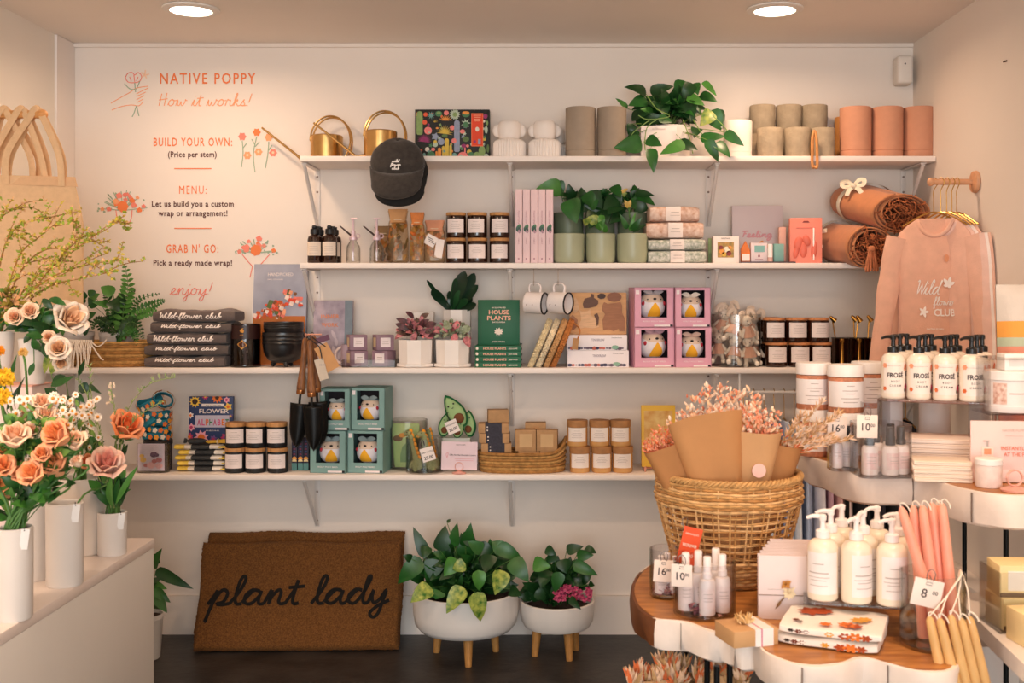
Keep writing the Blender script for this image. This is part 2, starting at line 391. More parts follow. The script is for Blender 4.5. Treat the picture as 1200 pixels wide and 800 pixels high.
for pts in ([(130, 121), (144, 113), (153, 108), (158, 104), (166, 102), (174, 101)], [(131, 129), (142, 125), (154, 123), (163, 124), (168, 119)], [(160, 110), (170, 105), (174, 103)], [(160, 113), (171, 108)], [(160, 117), (169, 112)], [(161, 120), (168, 116)]): ln(b, pts, .5, 1)
for pts in ([(158, 97), (159, 108)], [(146, 98), (152, 104), (158, 105)], [(164, 95), (160, 105)], [(160, 124), (157, 133), (155, 137)], [(160, 124), (162, 132), (163, 136)]): ln(b, pts, .6, 3)
for k in range(5): ln(b, [(170, 88), (170+5*math.cos(k*1.2), 87+5*math.sin(k*1.2))], .8, 4)
tag(b.build('wall_drawing', DM), 'line drawing of a hand holding a poppy beside the shop heading', 'drawing')
b = B()   # three stems
for x, y, m_ in ((284, 160, 2), (301, 155, 0), (315, 161, 1), (290, 182, 1), (303, 178, 1), (320, 179, 2)): dot(b, x, y, 5, m_, 12, .25); dot(b, x, y-.3, 1.6, 4)
for pts in ([(284, 165), (285, 180), (283, 196)], [(301, 160), (297, 180), (299, 202)], [(315, 166), (314, 180), (311, 197)], [(284, 175), (289, 168)], [(299, 172), (304, 166)], [(315, 176), (319, 170)], [(299, 170), (295, 163)]): ln(b, pts, .6, 3)
tag(b.build('wall_drawing', DM), 'drawing of three tall orange flower stems beside the spout of the brass can', 'drawing')
def bouquet(seed, cx, cy, w, h, label, vase, n=16):
    b = B(); q = random.Random(seed)
    for i in range(18):
        a = q.uniform(.1, pi-.1); d = q.uniform(.6, 1); ln(b, [(cx, cy+h*.1), (cx+w*.5*d*math.cos(a), cy-h*.55*d*math.sin(a)+h*.1)], .5, 3)
    for i in range(22):
        a = q.uniform(-.1, pi+.1); d = q.uniform(.4, 1); dot(b, cx+w*.5*d*math.cos(a), cy-h*.5*d*math.sin(a)+h*.12, q.uniform(1, 1.8), 3, 6, .3)
    for i in range(n):
        a = q.uniform(0, pi); d = q.uniform(.4, 1); dot(b, cx+w*.48*d*math.cos(a), cy-h*.5*d*math.sin(a)+h*.1, q.uniform(2.4, 4.2), q.choice([0, 1, 2, 2]), 9, .25)
    dot(b, cx, cy, 7, 0, 14, .15); dot(b, cx, cy-.2, 3.5, 4, 8, .3)
    for pts in vase: ln(b, pts, .55, 2)
    tag(b.build('wall_drawing', DM), label, 'drawing')
bouquet(3, 144, 242, 62, 46, 'drawing of a pink and orange arrangement in a vase left of the menu text', [[(136, 246), (138, 258), (142, 262), (150, 262), (154, 256), (155, 246)]])
bouquet(5, 300, 293, 50, 34, 'drawing of a wrapped orange bouquet above the leaning flower book', [[(284, 298), (296, 312), (302, 313), (316, 298)], [(296, 312), (293, 325)], [(302, 313), (300, 322)]], 13)
# ------------------------------------------------------------------ shelves and brackets
ZS = [1.869, 1.469, 1.076, .677]; TH = .021; YS = 4.13
shelfm = mat('f1e6de', .5, var=.015, scale=3)
for k, (x0, x1, lab) in enumerate(((-.938, XR-.003, 'topmost white wall shelf with the brass cans and stone pots'), (-.938, XR-.003, 'second white wall shelf from the top, with candles and pink books'),
                              (XL+.003, XR-.003, 'long third white wall shelf from the top, with folded dark shirts'), (XL+.003, .64, 'lowest white wall shelf, with the teal toy boxes'))):
    b = B(); b.box(((x0+x1)/2, (YS+YB)/2-.0005, ZS[k]-TH/2), (x1-x0, YB-YS-.001, TH), 0, .0025); tag(b.build('wall_shelf', shelfm), lab, 'shelf', None)
bm_ = mat('e6ded8', .4, var=.02); names = ['left end', 'middle left', 'middle right', 'right end']; br = None
for k in range(4):
    for j, x in enumerate((-.928, -.153, .629, 1.405)):
        if k == 3 and j == 3: continue
        lab = 'white shelf bracket under the %s shelf, %s' % (['top', 'second', 'third', 'lowest'][k], ['leftmost of its row', 'second from the left', 'third from the left', 'by the right wall'][j])
        loc = (x-.012 if (k, j) == (3, 2) else x, YB, ZS[k]-TH)
        if br: dup(br, lab, loc); continue
        br = thing('shelf_bracket', lab, 'bracket', loc, 0, 'white shelf brackets')
        b = B(); b.box((0, -.0025, -.115), (.022, .004, .226), 0, .0012); b.build('wall_plate', bm_, br)
        b = B(); b.box((0, -.125, -.0035), (.022, .24, .004), 0, .0012); b.build('shelf_arm', bm_, br)
        b = B(); b.tube([(0, -.238, -.009), (0, -.007, -.222)], .0062, 6, flat=(V((1, 0, 0)), 1.2)); b.build('brace', bm_, br)
        for z in (-.03, -.09, -.205):
            b = B(); b.lathe([(0, .0035), (.003, .0025), (.0045, 0)], n=10); b.build('screw', mat('8a7a70', .35, .7), br, (0, -.0048, z), (pi/2, 0, 0))
# ================================================================== top shelf
Z1, Z2, Z3, Z4 = ZS
def ordinal(i): return ['first', 'second', 'third', 'fourth', 'fifth', 'sixth', 'seventh'][i]
# watering cans
def watering_can(label, px, Y, z):
    t = thing('watering_can', label, 'watering can', (PX(px, Y), Y, z), 0, 'brass watering cans'); u = U(4.25)
    r = .063; h = .103
    b = B(); b.lathe([(0, 0), (r-.003, 0), (r, .003), (r, h-.004), (r-.004, h), (r*.45, h+.001), (r*.45, h-.002), (r-.006, h-.004), (r-.004, .004), (0, .004)], n=40); b.build('can_body', BRASS, t)
    b = B(); b.tube(smooth_path([(-r+.003, 0, .012), (-r-.022, 0, .008), (-r-.04, 0, .012), (-r-.055, 0, .027), (-.255, 0, .135)], 4), [.006]*4+[.006]*4+[.006]*4+[.0052, .005, .0046, .0042, .004], 10); b.build('spout', BRASS, t)
    for dy in (-.021, .021):
        c = V((.018, dy, .083)); q = []
        for k in range(29):
            a = math.radians(195-k*11.2); q.append(c+V((math.cos(a)*.078, -dy*.0*k, math.sin(a)*.094)))
        q[0] = V((-.045, dy, h-.002)); b = B(); b.tube(smooth_path([V((-.046, dy, h-.004))]+q[1:], 2)[:-1]+[V((.058, dy, .012))], .0036, 8); b.build('handle_rod', BRASS, t)
    return t
watering_can('brass watering can at the left end of the top shelf, spout over the wall text', 383, 4.325, Z1)
watering_can('brass watering can beside the puzzle box, partly hidden by the hanging cap', 446, 4.205, Z1)
# caps hung on the shelf edge
CAP = mat('38322e', .9, var=.25, scale=60, bump=.25, bscale=250, sheen=.2); CAPD = mat('1c1b1b', .9, var=.2, scale=60)
def cap(label, loc, m, front):
    t = thing('baseball_cap', label, 'cap', loc, 0, None)
    def crown(u_, v_):
        a = 2*pi*u_; th = v_*1.75; r = math.sin(th); k = math.exp(-(th/.55)**2)
        w_ = 1+k*.14*math.sin(5*a+1)+.02*math.sin(3*a+th*4)
        return V((math.cos(a)*r*.1*w_, math.sin(a)*r*.05*w_+.004, .045+.092*math.cos(th)-.012*k*(1+math.sin(3*a))*.5))
    b = B(); b.grid(crown, 48, 14, 0, True)
    # front panel dropping to the brim line
    def panel(u_, v_):
        a = pi+pi*u_; x = math.cos(a)*.1; y = math.sin(a)*.045-.004
        return V((x*(1-.03*v_), y-.006*math.sin(pi*v_), .052-.055*v_*(.35+.65*math.sin(pi*u_))))
    b.grid(panel, 28, 6, 0)
    b.ball((.0, -.002, .13), (.008, .006, .006)); b.build('crown', m, t)
    def brim(u_, v_):
        a = pi+pi*u_; s = math.sin(pi*u_)
        x0 = math.cos(a)*.097; z0 = .052-.055*(.35+.65*s); y0 = math.sin(a)*.045-.006
        x1 = math.cos(a)*.09*(1-.12*s); z1 = -.02-.075*s**.55; y1 = -.035-.05*s
        q = v_; return V((x0+(x1-x0)*q, y0+(y1-y0)*q-.012*math.sin(pi*q)*s, z0+(z1-z0)*q))
    b = B(); b.grid(brim, 28, 7, 0)
    o = b.build('brim', m, t); md = o.modifiers.new('thick', 'SOLIDIFY'); md.thickness = .004; md.offset = 1
    b = B(); b.tube([brim(i/24, 1.0)+V((0, -.001, 0)) for i in range(25)], .0022, 5); b.build('brim_edge', mat('5a534c', .9) if front else m, t)
    if front:
        b = B(); rr = .0013
        for k, (wd, ww) in enumerate((('wild', .026), ('flower', .038), ('club', .027))):
            script(b, wd, -ww/2, .041-k*.0135, -.0, .0052, rr, 0, ww, bend=lambda p: V((p.x, -.0560-.0035*(.04-p.z)/.03+ (p.x*p.x)*3, p.z)))
        b.build('embroidery', mat('f2ece6', .8), t)
    return t
cap('faded black cap with white embroidery hanging from the top shelf edge', P(466, 205, 4.06), CAP, True)
cap('second dark cap hanging just behind the embroidered one, only its brim showing', P(469, 213, 4.075)+V((0, .022, 0)), CAPD, False)
b = B(); b.tube(smooth_path([(PX(466, 4.1), YS+.03, Z1+.003), (PX(466, 4.1), YS-.004, Z1+.003), (PX(466, 4.1), YS-.006, Z1-.02), (PX(466, 4.1), YS-.035, Z1-.03), (PX(466, 4.1), YS-.045, Z1-.014)], 4), .0022, 6)
tag(b.build('cap_hook', BRASS), 'small brass hook on the top shelf edge holding the caps', 'hook')
# cactus puzzle box
t = thing('puzzle_box', 'black puzzle box with colourful cactus pictures and an orange band', 'puzzle box', (PX(530, 4.27), 4.27, Z1))
uu = U(4.245); W_, H_ = 88*uu, 60*uu
b = B(); b.box((0, .025, H_/2), (W_, .05, H_), 0, .0015); b.build('box', mat('20221f', .6, var=.1), t)
CC = [mat(h, .6, var=.12, scale=80) for h in ('86a05f', '4a7d52', 'dd5a36', 'e5923c', 'd2b244', 'e8807a', '962e66', '8f97ad', 'b3c2ac', 'e4d8c8', '6d9a92', '5d7540')]
b = B()
def pt(x, y): return (x-530)*uu, H_-(y-122)*uu
def star(x, y, r, n, m, inner=.35, dz=.0, a0=0, a1=2*pi):
    cx, cz = pt(x, y); r *= uu
    q = []
    for k in range(n): 
        a = a0+(a1-a0)*k/n; a2 = a0+(a1-a0)*(k+.5)/n
        q += [(cx+math.cos(a)*r, cz+math.sin(a)*r), (cx+math.cos(a2)*r*inner, cz+math.sin(a2)*r*inner)]
    yy = -.0004-R.random()*.0006; b.prism(q, yy, .0, 'y', m)
def ell(x, y, rx, ry, m, k=14):
    cx, cz = pt(x, y); yy = -.0004-R.random()*.0006
    b.prism([(cx+math.cos(2*pi*i/k)*rx*uu, cz+math.sin(2*pi*i/k)*ry*uu) for i in range(k)], yy, 0, 'y', m)
def rod(x, y0, y1, r, m):
    cx = pt(x, 0)[0]; z0 = pt(0, y1)[1]; z1 = pt(0, y0)[1]; r *= uu
    q = [(cx-r, z0+r*.4), (cx-r*.6, z0), (cx+r*.6, z0), (cx+r, z0+r*.4), (cx+r, z1-r)]+[(cx+math.cos(a*pi/6)*r, z1-r+math.sin(a*pi/6)*r) for a in range(1, 6)]+[(cx-r, z1-r)]
    b.prism(q, -.0006-R.random()*.0004, 0, 'y', m)
rod(491.5, 124, 152, 3.6, 0); ell(490, 128, 3, 3, 2); ell(498.5, 128, 2.6, 2.6, 2); ell(497.5, 137, 2.8, 2.8, 2); ell(501.5, 147, 4.6, 4.6, 5); ell(502, 140, 1.4, 1.6, 6)
star(505, 129, 5, 9, 10, .4); ell(514, 127, 4, 3.4, 1); ell(514, 126, 2.4, 1.6, 0); ell(523, 126, 3, 2.8, 5); ell(523, 125, 1.5, 1.4, 9); star(533, 128, 6.5, 14, 8, .7); star(533, 128, 3.5, 9, 0, .6)
ell(546, 128, 4.6, 3.2, 1); ell(546, 126, 4.4, 2, 3); star(522, 136, 8.5, 9, 3, .45, 0, .1, pi-.1); star(521, 150, 10, 13, 4, .42, 0, -.2, pi+.2); ell(521, 153, 3.5, 2, 11)
star(510, 138, 5, 5, 4, .3, 0, .3, pi-.3); rod(535.5, 134.5, 172, 3.3, 7); ell(530, 143.5, 2.8, 3, 5); ell(542, 148, 3, 2.6, 5); ell(532, 159, 3, 3, 5)
star(546, 138, 6, 7, 8, .4); ell(546, 140, 3.5, 3.5, 1); star(497, 159, 8.5, 15, 6, .5, 0, -.3, pi+.3); star(510, 154, 5, 5, 7, .6); ell(517, 160, 4, 4, 7); ell(510, 163, 3, 3.4, 8); ell(510, 160, 2, 2, 4)
ell(546, 157, 4, 3.2, 11); ell(543.5, 165, 3, 2.4, 6); ell(548, 165, 1.8, 1.8, 5); rod(545, 167, 174, .8, 5); ell(542.5, 177.5, 6.2, 5.5, 5); ell(500.5, 169, 2.7, 2.7, 9); ell(507.5, 169, 2.4, 2.2, 5)
ell(505, 176, 5, 4.6, 1); star(505, 176, 3.4, 9, 0, .5); rod(515, 167, 182, 2, 3); rod(511.5, 171, 181, 1.2, 3); rod(523.5, 156, 182, 2.4, 4); rod(519.5, 165, 182, 1.4, 4); rod(528, 164, 182, 1.5, 4); rod(532.5, 173, 182, 2.6, 10)
ell(550, 172, 2.8, 2.8, 4); ell(552, 175, 3.2, 3, 1); ell(559, 177, 4.5, 5, 0); ell(565, 171, 4, 6.5, 0); ell(570, 178, 3, 4, 8); ell(572, 168, 1.6, 5, 11); ell(569, 130, 2.6, 3, 6); ell(570, 146, 1.8, 4.6, 8); ell(568, 157, 2, 2, 4); ell(571, 138, 1.4, 3, 0); ell(492, 170, 3, 1.8, 2); ell(497, 177, 2, 4, 10)
q_ = random.Random(5)
for i in range(46):
    x, y = q_.uniform(490, 571), q_.uniform(125, 180)
    (star if i % 3 else ell)(*((x, y, q_.uniform(1.6, 3), q_.choice([5, 7]), q_.choice([0, 1, 8, 11, 10, 7, 4]), .45) if i % 3 else (x, y, q_.uniform(.8, 1.7), q_.uniform(.8, 1.7), q_.choice([0, 3, 5, 9, 2, 8]))))
b.build('cactus_print', CC, t)
b = B(); cx, cz = pt(559.5, 146); b.box((cx, -.0014, cz), (14*uu, .0012, 39*uu), 0); 
b.box((cx, -.0022, cz), (12.4*uu, .0004, 37.4*uu), 1); b.prism([(cx+math.cos(2*pi*i/14)*2.2*uu, cz+.6*uu+math.sin(2*pi*i/14)*2.8*uu) for i in range(14)], -.003, -.002, 'y', 2)
b.box((cx+2.4*uu, -.0026, pt(0, 160)[1]), (3.2*uu, .0006, 6*uu), 3); b.box((cx-3*uu, -.0026, pt(0, 160)[1]), (3*uu, .0006, 3*uu), 4)
for k in range(4): b.box((cx, -.0026, pt(0, 129+k*2.2)[1]), ((9-k)*uu, .0003, .7*uu), 5)
b.build('band_label', [mat('f07a4a', .6), mat('e2451f', .6, var=.03), CC[9], CC[7], CC[6], mat('f5b08a', .6)], t)
# ribbed vases with ears
RIB = mat('f0e6de', .6, var=.02)
def ribbed_vase(label, px, Y, d=37):
    t = thing('ribbed_vase', label, 'vase', (PX(px, Y), Y, Z1), 0, 'white ribbed vases with ears'); k = U(4.2)*d/37
    wob = lambda a, z: 1+.028*math.cos(34*a)
    b = B(); b.lathe([(0, 0), (17.5*k, 0), (18.8*k, .8*k), (18.8*k, 12*k), (18.6*k, 18*k), (16*k, 21*k), (12*k, 22.5*k), (11*k, 22.8*k)], n=136, wob=wob); b.build('ribbed_base', RIB, t)
    b = B(); b.lathe([(10.5*k, 22.4*k), (12.6*k, 24*k), (13.8*k, 28*k), (14*k, 33*k), (13.6*k, 38*k), (12.4*k, 41.5*k), (10.5*k, 43.5*k), (9.3*k, 43*k), (10.8*k, 40*k), (11.5*k, 30*k), (0, 26*k)], n=32); b.build('vase_neck', RIB, t)
    for s in (-1, 1):
        b = B(); b.ball((s*13.6*k, 0, 32.5*k), (6*k, 3.2*k, 7.4*k), 0, 16, 10); b.build('ear_handle', RIB, t)
ribbed_vase('white ribbed vase with ear handles right beside the puzzle box', 597, 4.215)
ribbed_vase('white ribbed vase with ear handles beside the grey cylinder pots, front one', 638.5, 4.215)
ribbed_vase('white ribbed vase almost hidden behind another, only its ear showing', 649.5, 4.335, 35)
# cylinder pots
def cyl_pot(label, px, Y, z, dpx, hpx, m, group, groove=True, taper=1.0, name='cylinder_pot', cat='pot'):
    t = thing(name, label, cat, (PX(px, Y), Y, z), 0, group); r = dpx*U(Y)/2; h = hpx*U(Y-r)
    pr = [(0, 0), (r*.93*taper, 0), (r*.96*taper, .004)]
    if groove: pr += [(r*.985, .006), (r*.985, h*.13), (r*.955, h*.135), (r*.955, h*.145), (r*.985, h*.15)]
    pr += [(r, h*.5), (r, h-.003), (r-.002, h), (r-.006, h), (r-.007, h-.004), (r*.86, h*.25), (0, h*.25)]
    b = B(); b.lathe(pr, n=40); b.build('pot_body', m, t)
    return t
TAU = mat('a2917f', .8, var=.05, scale=30); PEA = mat('c98f72', .8, var=.04, scale=30); STO = mat('a3937c', .9, var=.14, scale=30, bump=.25, bscale=120); PEAD = mat('c98a4c', .8, var=.05)
cyl_pot('tall taupe cylinder pot next to the white ribbed vases', 680.5, 4.21, Z1, 35.5, 59.5, TAU, 'taupe cylinder pots')
cyl_pot('tall taupe cylinder pot beside the trailing pothos', 717, 4.21, Z1, 34.5, 59.5, TAU, 'taupe cylinder pots')
cyl_pot('plain white cylinder pot right of the trailing pothos', 864.5, 4.21, Z1, 33.5, 44, mat('efe3d8', .6, var=.02), None)
for i, (px, lab) in enumerate(((1002.5, 'nearest the stone pots'), (1039.5, 'in the middle of three'), (1076.5, 'beside the right wall'))):
    cyl_pot('tall peach cylinder pot, '+lab, px, 4.215, Z1, 36.5, 60, PEA, 'peach cylinder pots')
cyl_pot('ochre cylinder pot tucked behind the leftmost peach pot', 995, 4.335, Z1, 33, 53, PEAD, 'peach cylinder pots')
for i, (px, lab) in enumerate(((902.5, 'left one of three, beside the white pot'), (934.5, 'middle one of three'), (964, 'right one of three, behind the wooden hook'))):
    cyl_pot('rough stone pot in the front row, '+lab, px, 4.2, Z1, 31 if i < 2 else 28, 35, STO, 'rough stone pots', False, .96, 'stone_pot')
for i, (px, lab) in enumerate(((893.5, 'left'), (924.5, 'middle'), (954.5, 'right'))):
    cyl_pot('rough stone pot at the bottom of the back row, %s stack' % lab, px, 4.315, Z1, 30, 32, STO, 'rough stone pots', False, .96, 'stone_pot')
    cyl_pot('rough stone pot on top of the %s back stack on the top shelf' % lab, px, 4.315, Z1+32*U(4.315-.05)+.0005, 30, 34, STO, 'rough stone pots', False, .96, 'stone_pot')
# wooden hook
b = B(); x = PX(954.5, 4.12); 
pp = smooth_path([(x, YS-.008, Z1-.04), (x+.006, YS-.014, Z1-.046), (x+.01, YS-.012, Z1-.03), (x+.008, YS-.008, Z1+.06), (x, YS-.006, Z1+.092), (x-.008, YS-.008, Z1+.06), (x-.009, YS-.012, Z1-.03), (x-.006, YS-.014, Z1-.046)], 4)
b.tube(pp, .0055, 8, closed=True); b.tube(smooth_path([(x, YS-.006, Z1+.09), (x, YS+.01, Z1+.06), (x, YS+.012, Z1+.004)], 3), .004, 6)
tag(b.build('wooden_hook', mat('c98a50', .5, var=.2, scale=40)), 'slim wooden loop hook over the shelf edge in front of the stone pots', 'hook')
# trailing pothos
t = thing('potted_pothos', 'trailing green pothos in a white pot on the top shelf', 'potted plant', (PX(783, 4.3), 4.3, Z1)); rt = V(t.location)
b = B(); r = .098; h = .13; b.lathe([(0, 0), (r*.8, 0), (r*.84, .006), (r, h-.004), (r-.003, h), (r-.008, h-.002), (r*.9, h-.02), (0, h-.02)], n=40, wob=lambda a, z: 1+.006*math.cos(30*a)); b.build('pot', RIB, t, None)
b = B(); b.lathe([(0, h-.016), (r*.92, h-.019)], n=24); b.build('soil', SOIL, t)
b = B(); D, M_, L_, Y_ = 0, 1, 2, 3; st = (0, 0, h-.02)
leaves_px(b, rt, [(757, 110, 731, 102, 15, D), (758, 118, 736, 124, 17, M_), (735, 127, 721, 115, 7, L_), (765, 132, 750, 128, 11, L_), (752, 168, 719, 173, 22, M_, -.13), (749, 155, 733, 165, 10, D, -.1), (758, 163, 776, 171, 15, M_, -.17), (762, 174, 766, 203, 15, M_, -.19), (802, 168, 773, 181, 16, L_, -.19), (795, 168, 818, 176, 16, D, -.1),
   (762, 108, 790, 101, 14, D), (770, 112, 795, 125, 15, M_), (792, 120, 815, 132, 20, D), (786, 118, 794, 128, 12, L_), (803, 95, 794, 115, 22, M_), (812, 98, 800, 118, 17, D), (815, 97, 818, 112, 11, M_), (824, 96, 840, 113, 9, L_), (806, 113, 826, 124, 13, L_), (820, 112, 841, 120, 14, M_), (835, 131, 820, 148, 18, Y_, -.05), (832, 130, 845, 153, 22, M_, -.04), (842, 128, 847, 152, 12, D), (821, 163, 851, 160, 14, M_, -.11), (817, 150, 813, 162, 14, D, -.05),
   (829, 164, 842, 190, 14, M_, -.16), (838, 168, 856, 185, 16, M_, -.15), (850, 155, 872, 171, 13, M_, -.13), (740, 138, 762, 133, 16, D), (745, 142, 787, 140, 17, D), (772, 138, 788, 143, 11, M_, -.06), (805, 120, 812, 142, 22, D), (775, 118, 780, 138, 18, D), (790, 128, 806, 138, 18, D), (758, 118, 766, 134, 15, D), (741, 145, 736, 158, 12, D, -.05)], 4.24, stem=st, smi=4, jy=.025)
clump(b, 120, (-.0, -.02, h+.05), (.125, .085, .095), (.05, .085), .62, [0, 0, 0, 1], lo=-.3)
for pts in ([(762, 140), (740, 158), (752, 166)], [(770, 140), (758, 150), (756, 175), (763, 180)], [(800, 140), (808, 162), (812, 180)], [(812, 140), (828, 165), (838, 175)], [(835, 135), (850, 150), (855, 160)], [(758, 112), (770, 128), (785, 136), (760, 140), (748, 135)]):
    b.tube(smooth_path([P(x, y, 4.14)-rt for x, y in pts], 4), .0018, 5, 4)
b.build('foliage', GREEN+[mat('7a9a4a', .5)], t)
t = thing('blank_card', 'small blank white card standing before the trailing pothos pot', 'card', (PX(772, 4.17), 4.17, Z1), 0)
b = B(); b.box((0, .004, .061), (.135, .003, .118), 0, .001, rot=rotm(-.05, 0, 0)); b.build('card_face', PAPER, t)
b = B(); b.box((0, .0018, .107), (.05, .0006, .002), 0, rot=rotm(-.05, 0, 0)); b.build('card_line', GREY, t)
b = B(); b.box((0, .012, .003), (.05, .018, .006), 0, .001); b.build('card_foot', WHITE, t)

# ================================================================== second shelf
# jars with labels
def label_lines(b, w, z, mi, n=4, seed=0):
    q = random.Random(seed)
    for k in range(n): b.append((q.uniform(.35, .8)*w, z-k*.006))
def candle_jar(label, loc, r, h, glass, lidm, labm, group, lidh=.012, lw=.9, name='candle_jar', rz=0, wrap=.62, lidr=1.0, fill=None, gl=False):
    t = thing(name, label, 'candle', loc, rz, group)
    b = B(); b.lathe([(0, 0), (r*.9, 0), (r*.98, .003), (r, .007), (r, h-lidh-.006), (r*.97, h-lidh-.001), (r*.9, h-lidh), (0, h-lidh)] if not gl else [(0, 0), (r*.9, 0), (r, .006), (r, h-lidh-.004), (r*.96, h-lidh), (r*.93, h-lidh), (r*.95, h-lidh-.006), (r*.95, .008), (0, .006)], n=32); b.build('jar_body', glass, t)
    if fill:
        b = B(); b.lathe([(0, .007), (r*.93, .008), (r*.93, h*.72), (0, h*.72)], n=28); b.build('wax', fill, t)
    b = B(); rr = r*lidr; b.lathe([(0, h-lidh+.0002), (rr*.97, h-lidh+.0002), (rr, h-lidh+.001), (rr, h-.0012), (rr*.985, h), (0, h)], n=32); b.build('lid', lidm, t)
    b = B(); z0 = h*.2; z1 = h*.2+(h-lidh)*wrap; ha = lw
    def f(u_, v_): a = -pi/2+(u_*2-1)*ha; return V((math.cos(a)*(r+.0006), math.sin(a)*(r+.0006), z0+(z1-z0)*v_))
    b.grid(f, 12, 1, 0)
    for k, (q, wd) in enumerate(((.78, .4), (.62, .6), (.52, .75), (.42, .55), (.3, .7))):
        zc = z0+(z1-z0)*q
        def g(u_, v_): a = -pi/2+(u_*2-1)*ha*wd*.8; return V((math.cos(a)*(r+.0011), math.sin(a)*(r+.0011), zc+(v_-.5)*.0012))
        b.grid(g, 6, 1, 1)
    b.build('paper_label', [labm, GREY], t)
    return t
AMB = mat('2a1208', .08, var=.1, spec=.7); WLID = mat('c08a54', .6, var=.18, scale=40, stretch=(1, 6, 1)); LAB = mat('f1e3de', .7, var=.015)
cj = None
def jars(cols, rows, Y, r, h, zb, mk, group, lab, cj=None, shift=None):
    for j, (rn, dz) in enumerate(rows):
        for i, px in enumerate(cols[j]):
            loc = (PX(px, Y), Y, zb+dz); l = lab(i, rn)
            if cj is None: cj = mk(l, loc)
            else: dup(cj, l, loc, R.uniform(-.12, .12))
    return cj
hh = 29.6*U(4.22)
three = ['leftmost of its three', 'middle of its three', 'rightmost of its three']
cj = jars([[534.5, 559.5, 585.5], [534.5, 559, 585.5]], [('lower row', 0), ('upper row', hh+.0006)], 4.22, 11.8*U(4.22), hh, Z2,
     lambda l, loc: candle_jar(l, loc, 11.8*U(4.22), hh, AMB, WLID, LAB, 'amber candles by the pink books'), None, lambda i, rn: 'amber glass candle beside the pink books, %s, %s' % (rn, three[i]))
# amber spray bottles
ob = None
for i, (px, Y, lab) in enumerate(((369, 4.175, 'front left one'), (386.5, 4.175, 'front right one'), (369, 4.24, 'behind the front left one'), (386.5, 4.24, 'behind the front one by the misters'))):
    loc = (PX(px, Y) if i < 2 else PX([369, 386.5][i-2], 4.175)+.004, Y, Z2); l = 'amber spray bottle beside the misters, '+lab
    if ob: dup(ob, l, loc); continue
    ob = t = thing('spray_bottle', l, 'bottle', loc, 0, 'amber spray bottles'); r = .0275
    b = B(); b.lathe([(0, 0), (r*.9, 0), (r, .004), (r, .088), (r*.9, .1), (r*.5, .108), (r*.46, .116), (0, .116)], n=28); b.build('bottle_body', AMB, t)
    b = B(); b.lathe([(r*.62, .11), (r*.62, .128), (r*.55, .13), (r*.4, .131), (r*.4, .14), (0, .141)], n=20); b.box((0, -.008, .137), (.012, .026, .012), 0, .003); b.build('spray_head', BLACK, t)
    b = B()
    def f(u_, v_): a = -pi/2+(u_*2-1)*1.1; return V((math.cos(a)*(r+.0006), math.sin(a)*(r+.0006), .028+.052*v_))
    b.grid(f, 12, 1, 0)
    for q in (.062, .054, .048, .038):
        def g(u_, v_): a = -pi/2+(u_*2-1)*.6; return V((math.cos(a)*(r+.0011), math.sin(a)*(r+.0011), q+(v_-.5)*.0013))
        b.grid(g, 6, 1, 1)
    b.build('paper_label', [mat('ead9c8', .7), GREY], t)
# clear misters
LIL = mat('d9bfc8', .4, .3, var=.05)
ob = None
for px, lab in ((414, 'clear glass plant mister with a pink pump next to the amber bottles'), (441.5, 'clear glass plant mister with a pink pump next to the dried flower bags')):
    if ob: dup(ob, lab, (PX(px, 4.2), 4.2, Z2)); continue
    ob = t = thing('plant_mister', lab, 'mister', (PX(px, 4.2), 4.2, Z2), 0, 'clear plant misters')
    b = B(); b.lathe([(0, .002), (.025, .002), (.027, .006), (.027, .055), (.024, .066), (.013, .084), (.012, .092), (.010, .092), (.011, .084), (.022, .065), (.0245, .055), (.0245, .008), (0, .006)], n=28); b.build('glass_bottle', GLASS, t)
    b = B(); b.tube([(0, 0, .008), (0, 0, .09)], .003, 8); b.lathe([(0, .088), (.015, .088), (.015, .098), (.01, .102), (.008, .11), (.008, .124), (0, .124)], n=20)
    b.tube([(0, 0, .12), (0, 0, .17)], .0042, 8); b.tube([(-.012, 0, .17), (.016, -.004, .17)], .003, 6); b.tube([(.012, 0, .112)]+[(.018+.008*math.sin(a), 0, .112-.008+.008*math.cos(a)) for a in [i*pi/4 for i in range(8)]], .002, 5); b.build('pump', LIL, t)
    b = B(); b.tube([(-.008, 0, .106), (-.05, -.006, .142)], [.004, .0025], 8); b.build('nozzle', mat('5a4a48', .35, .6), t)
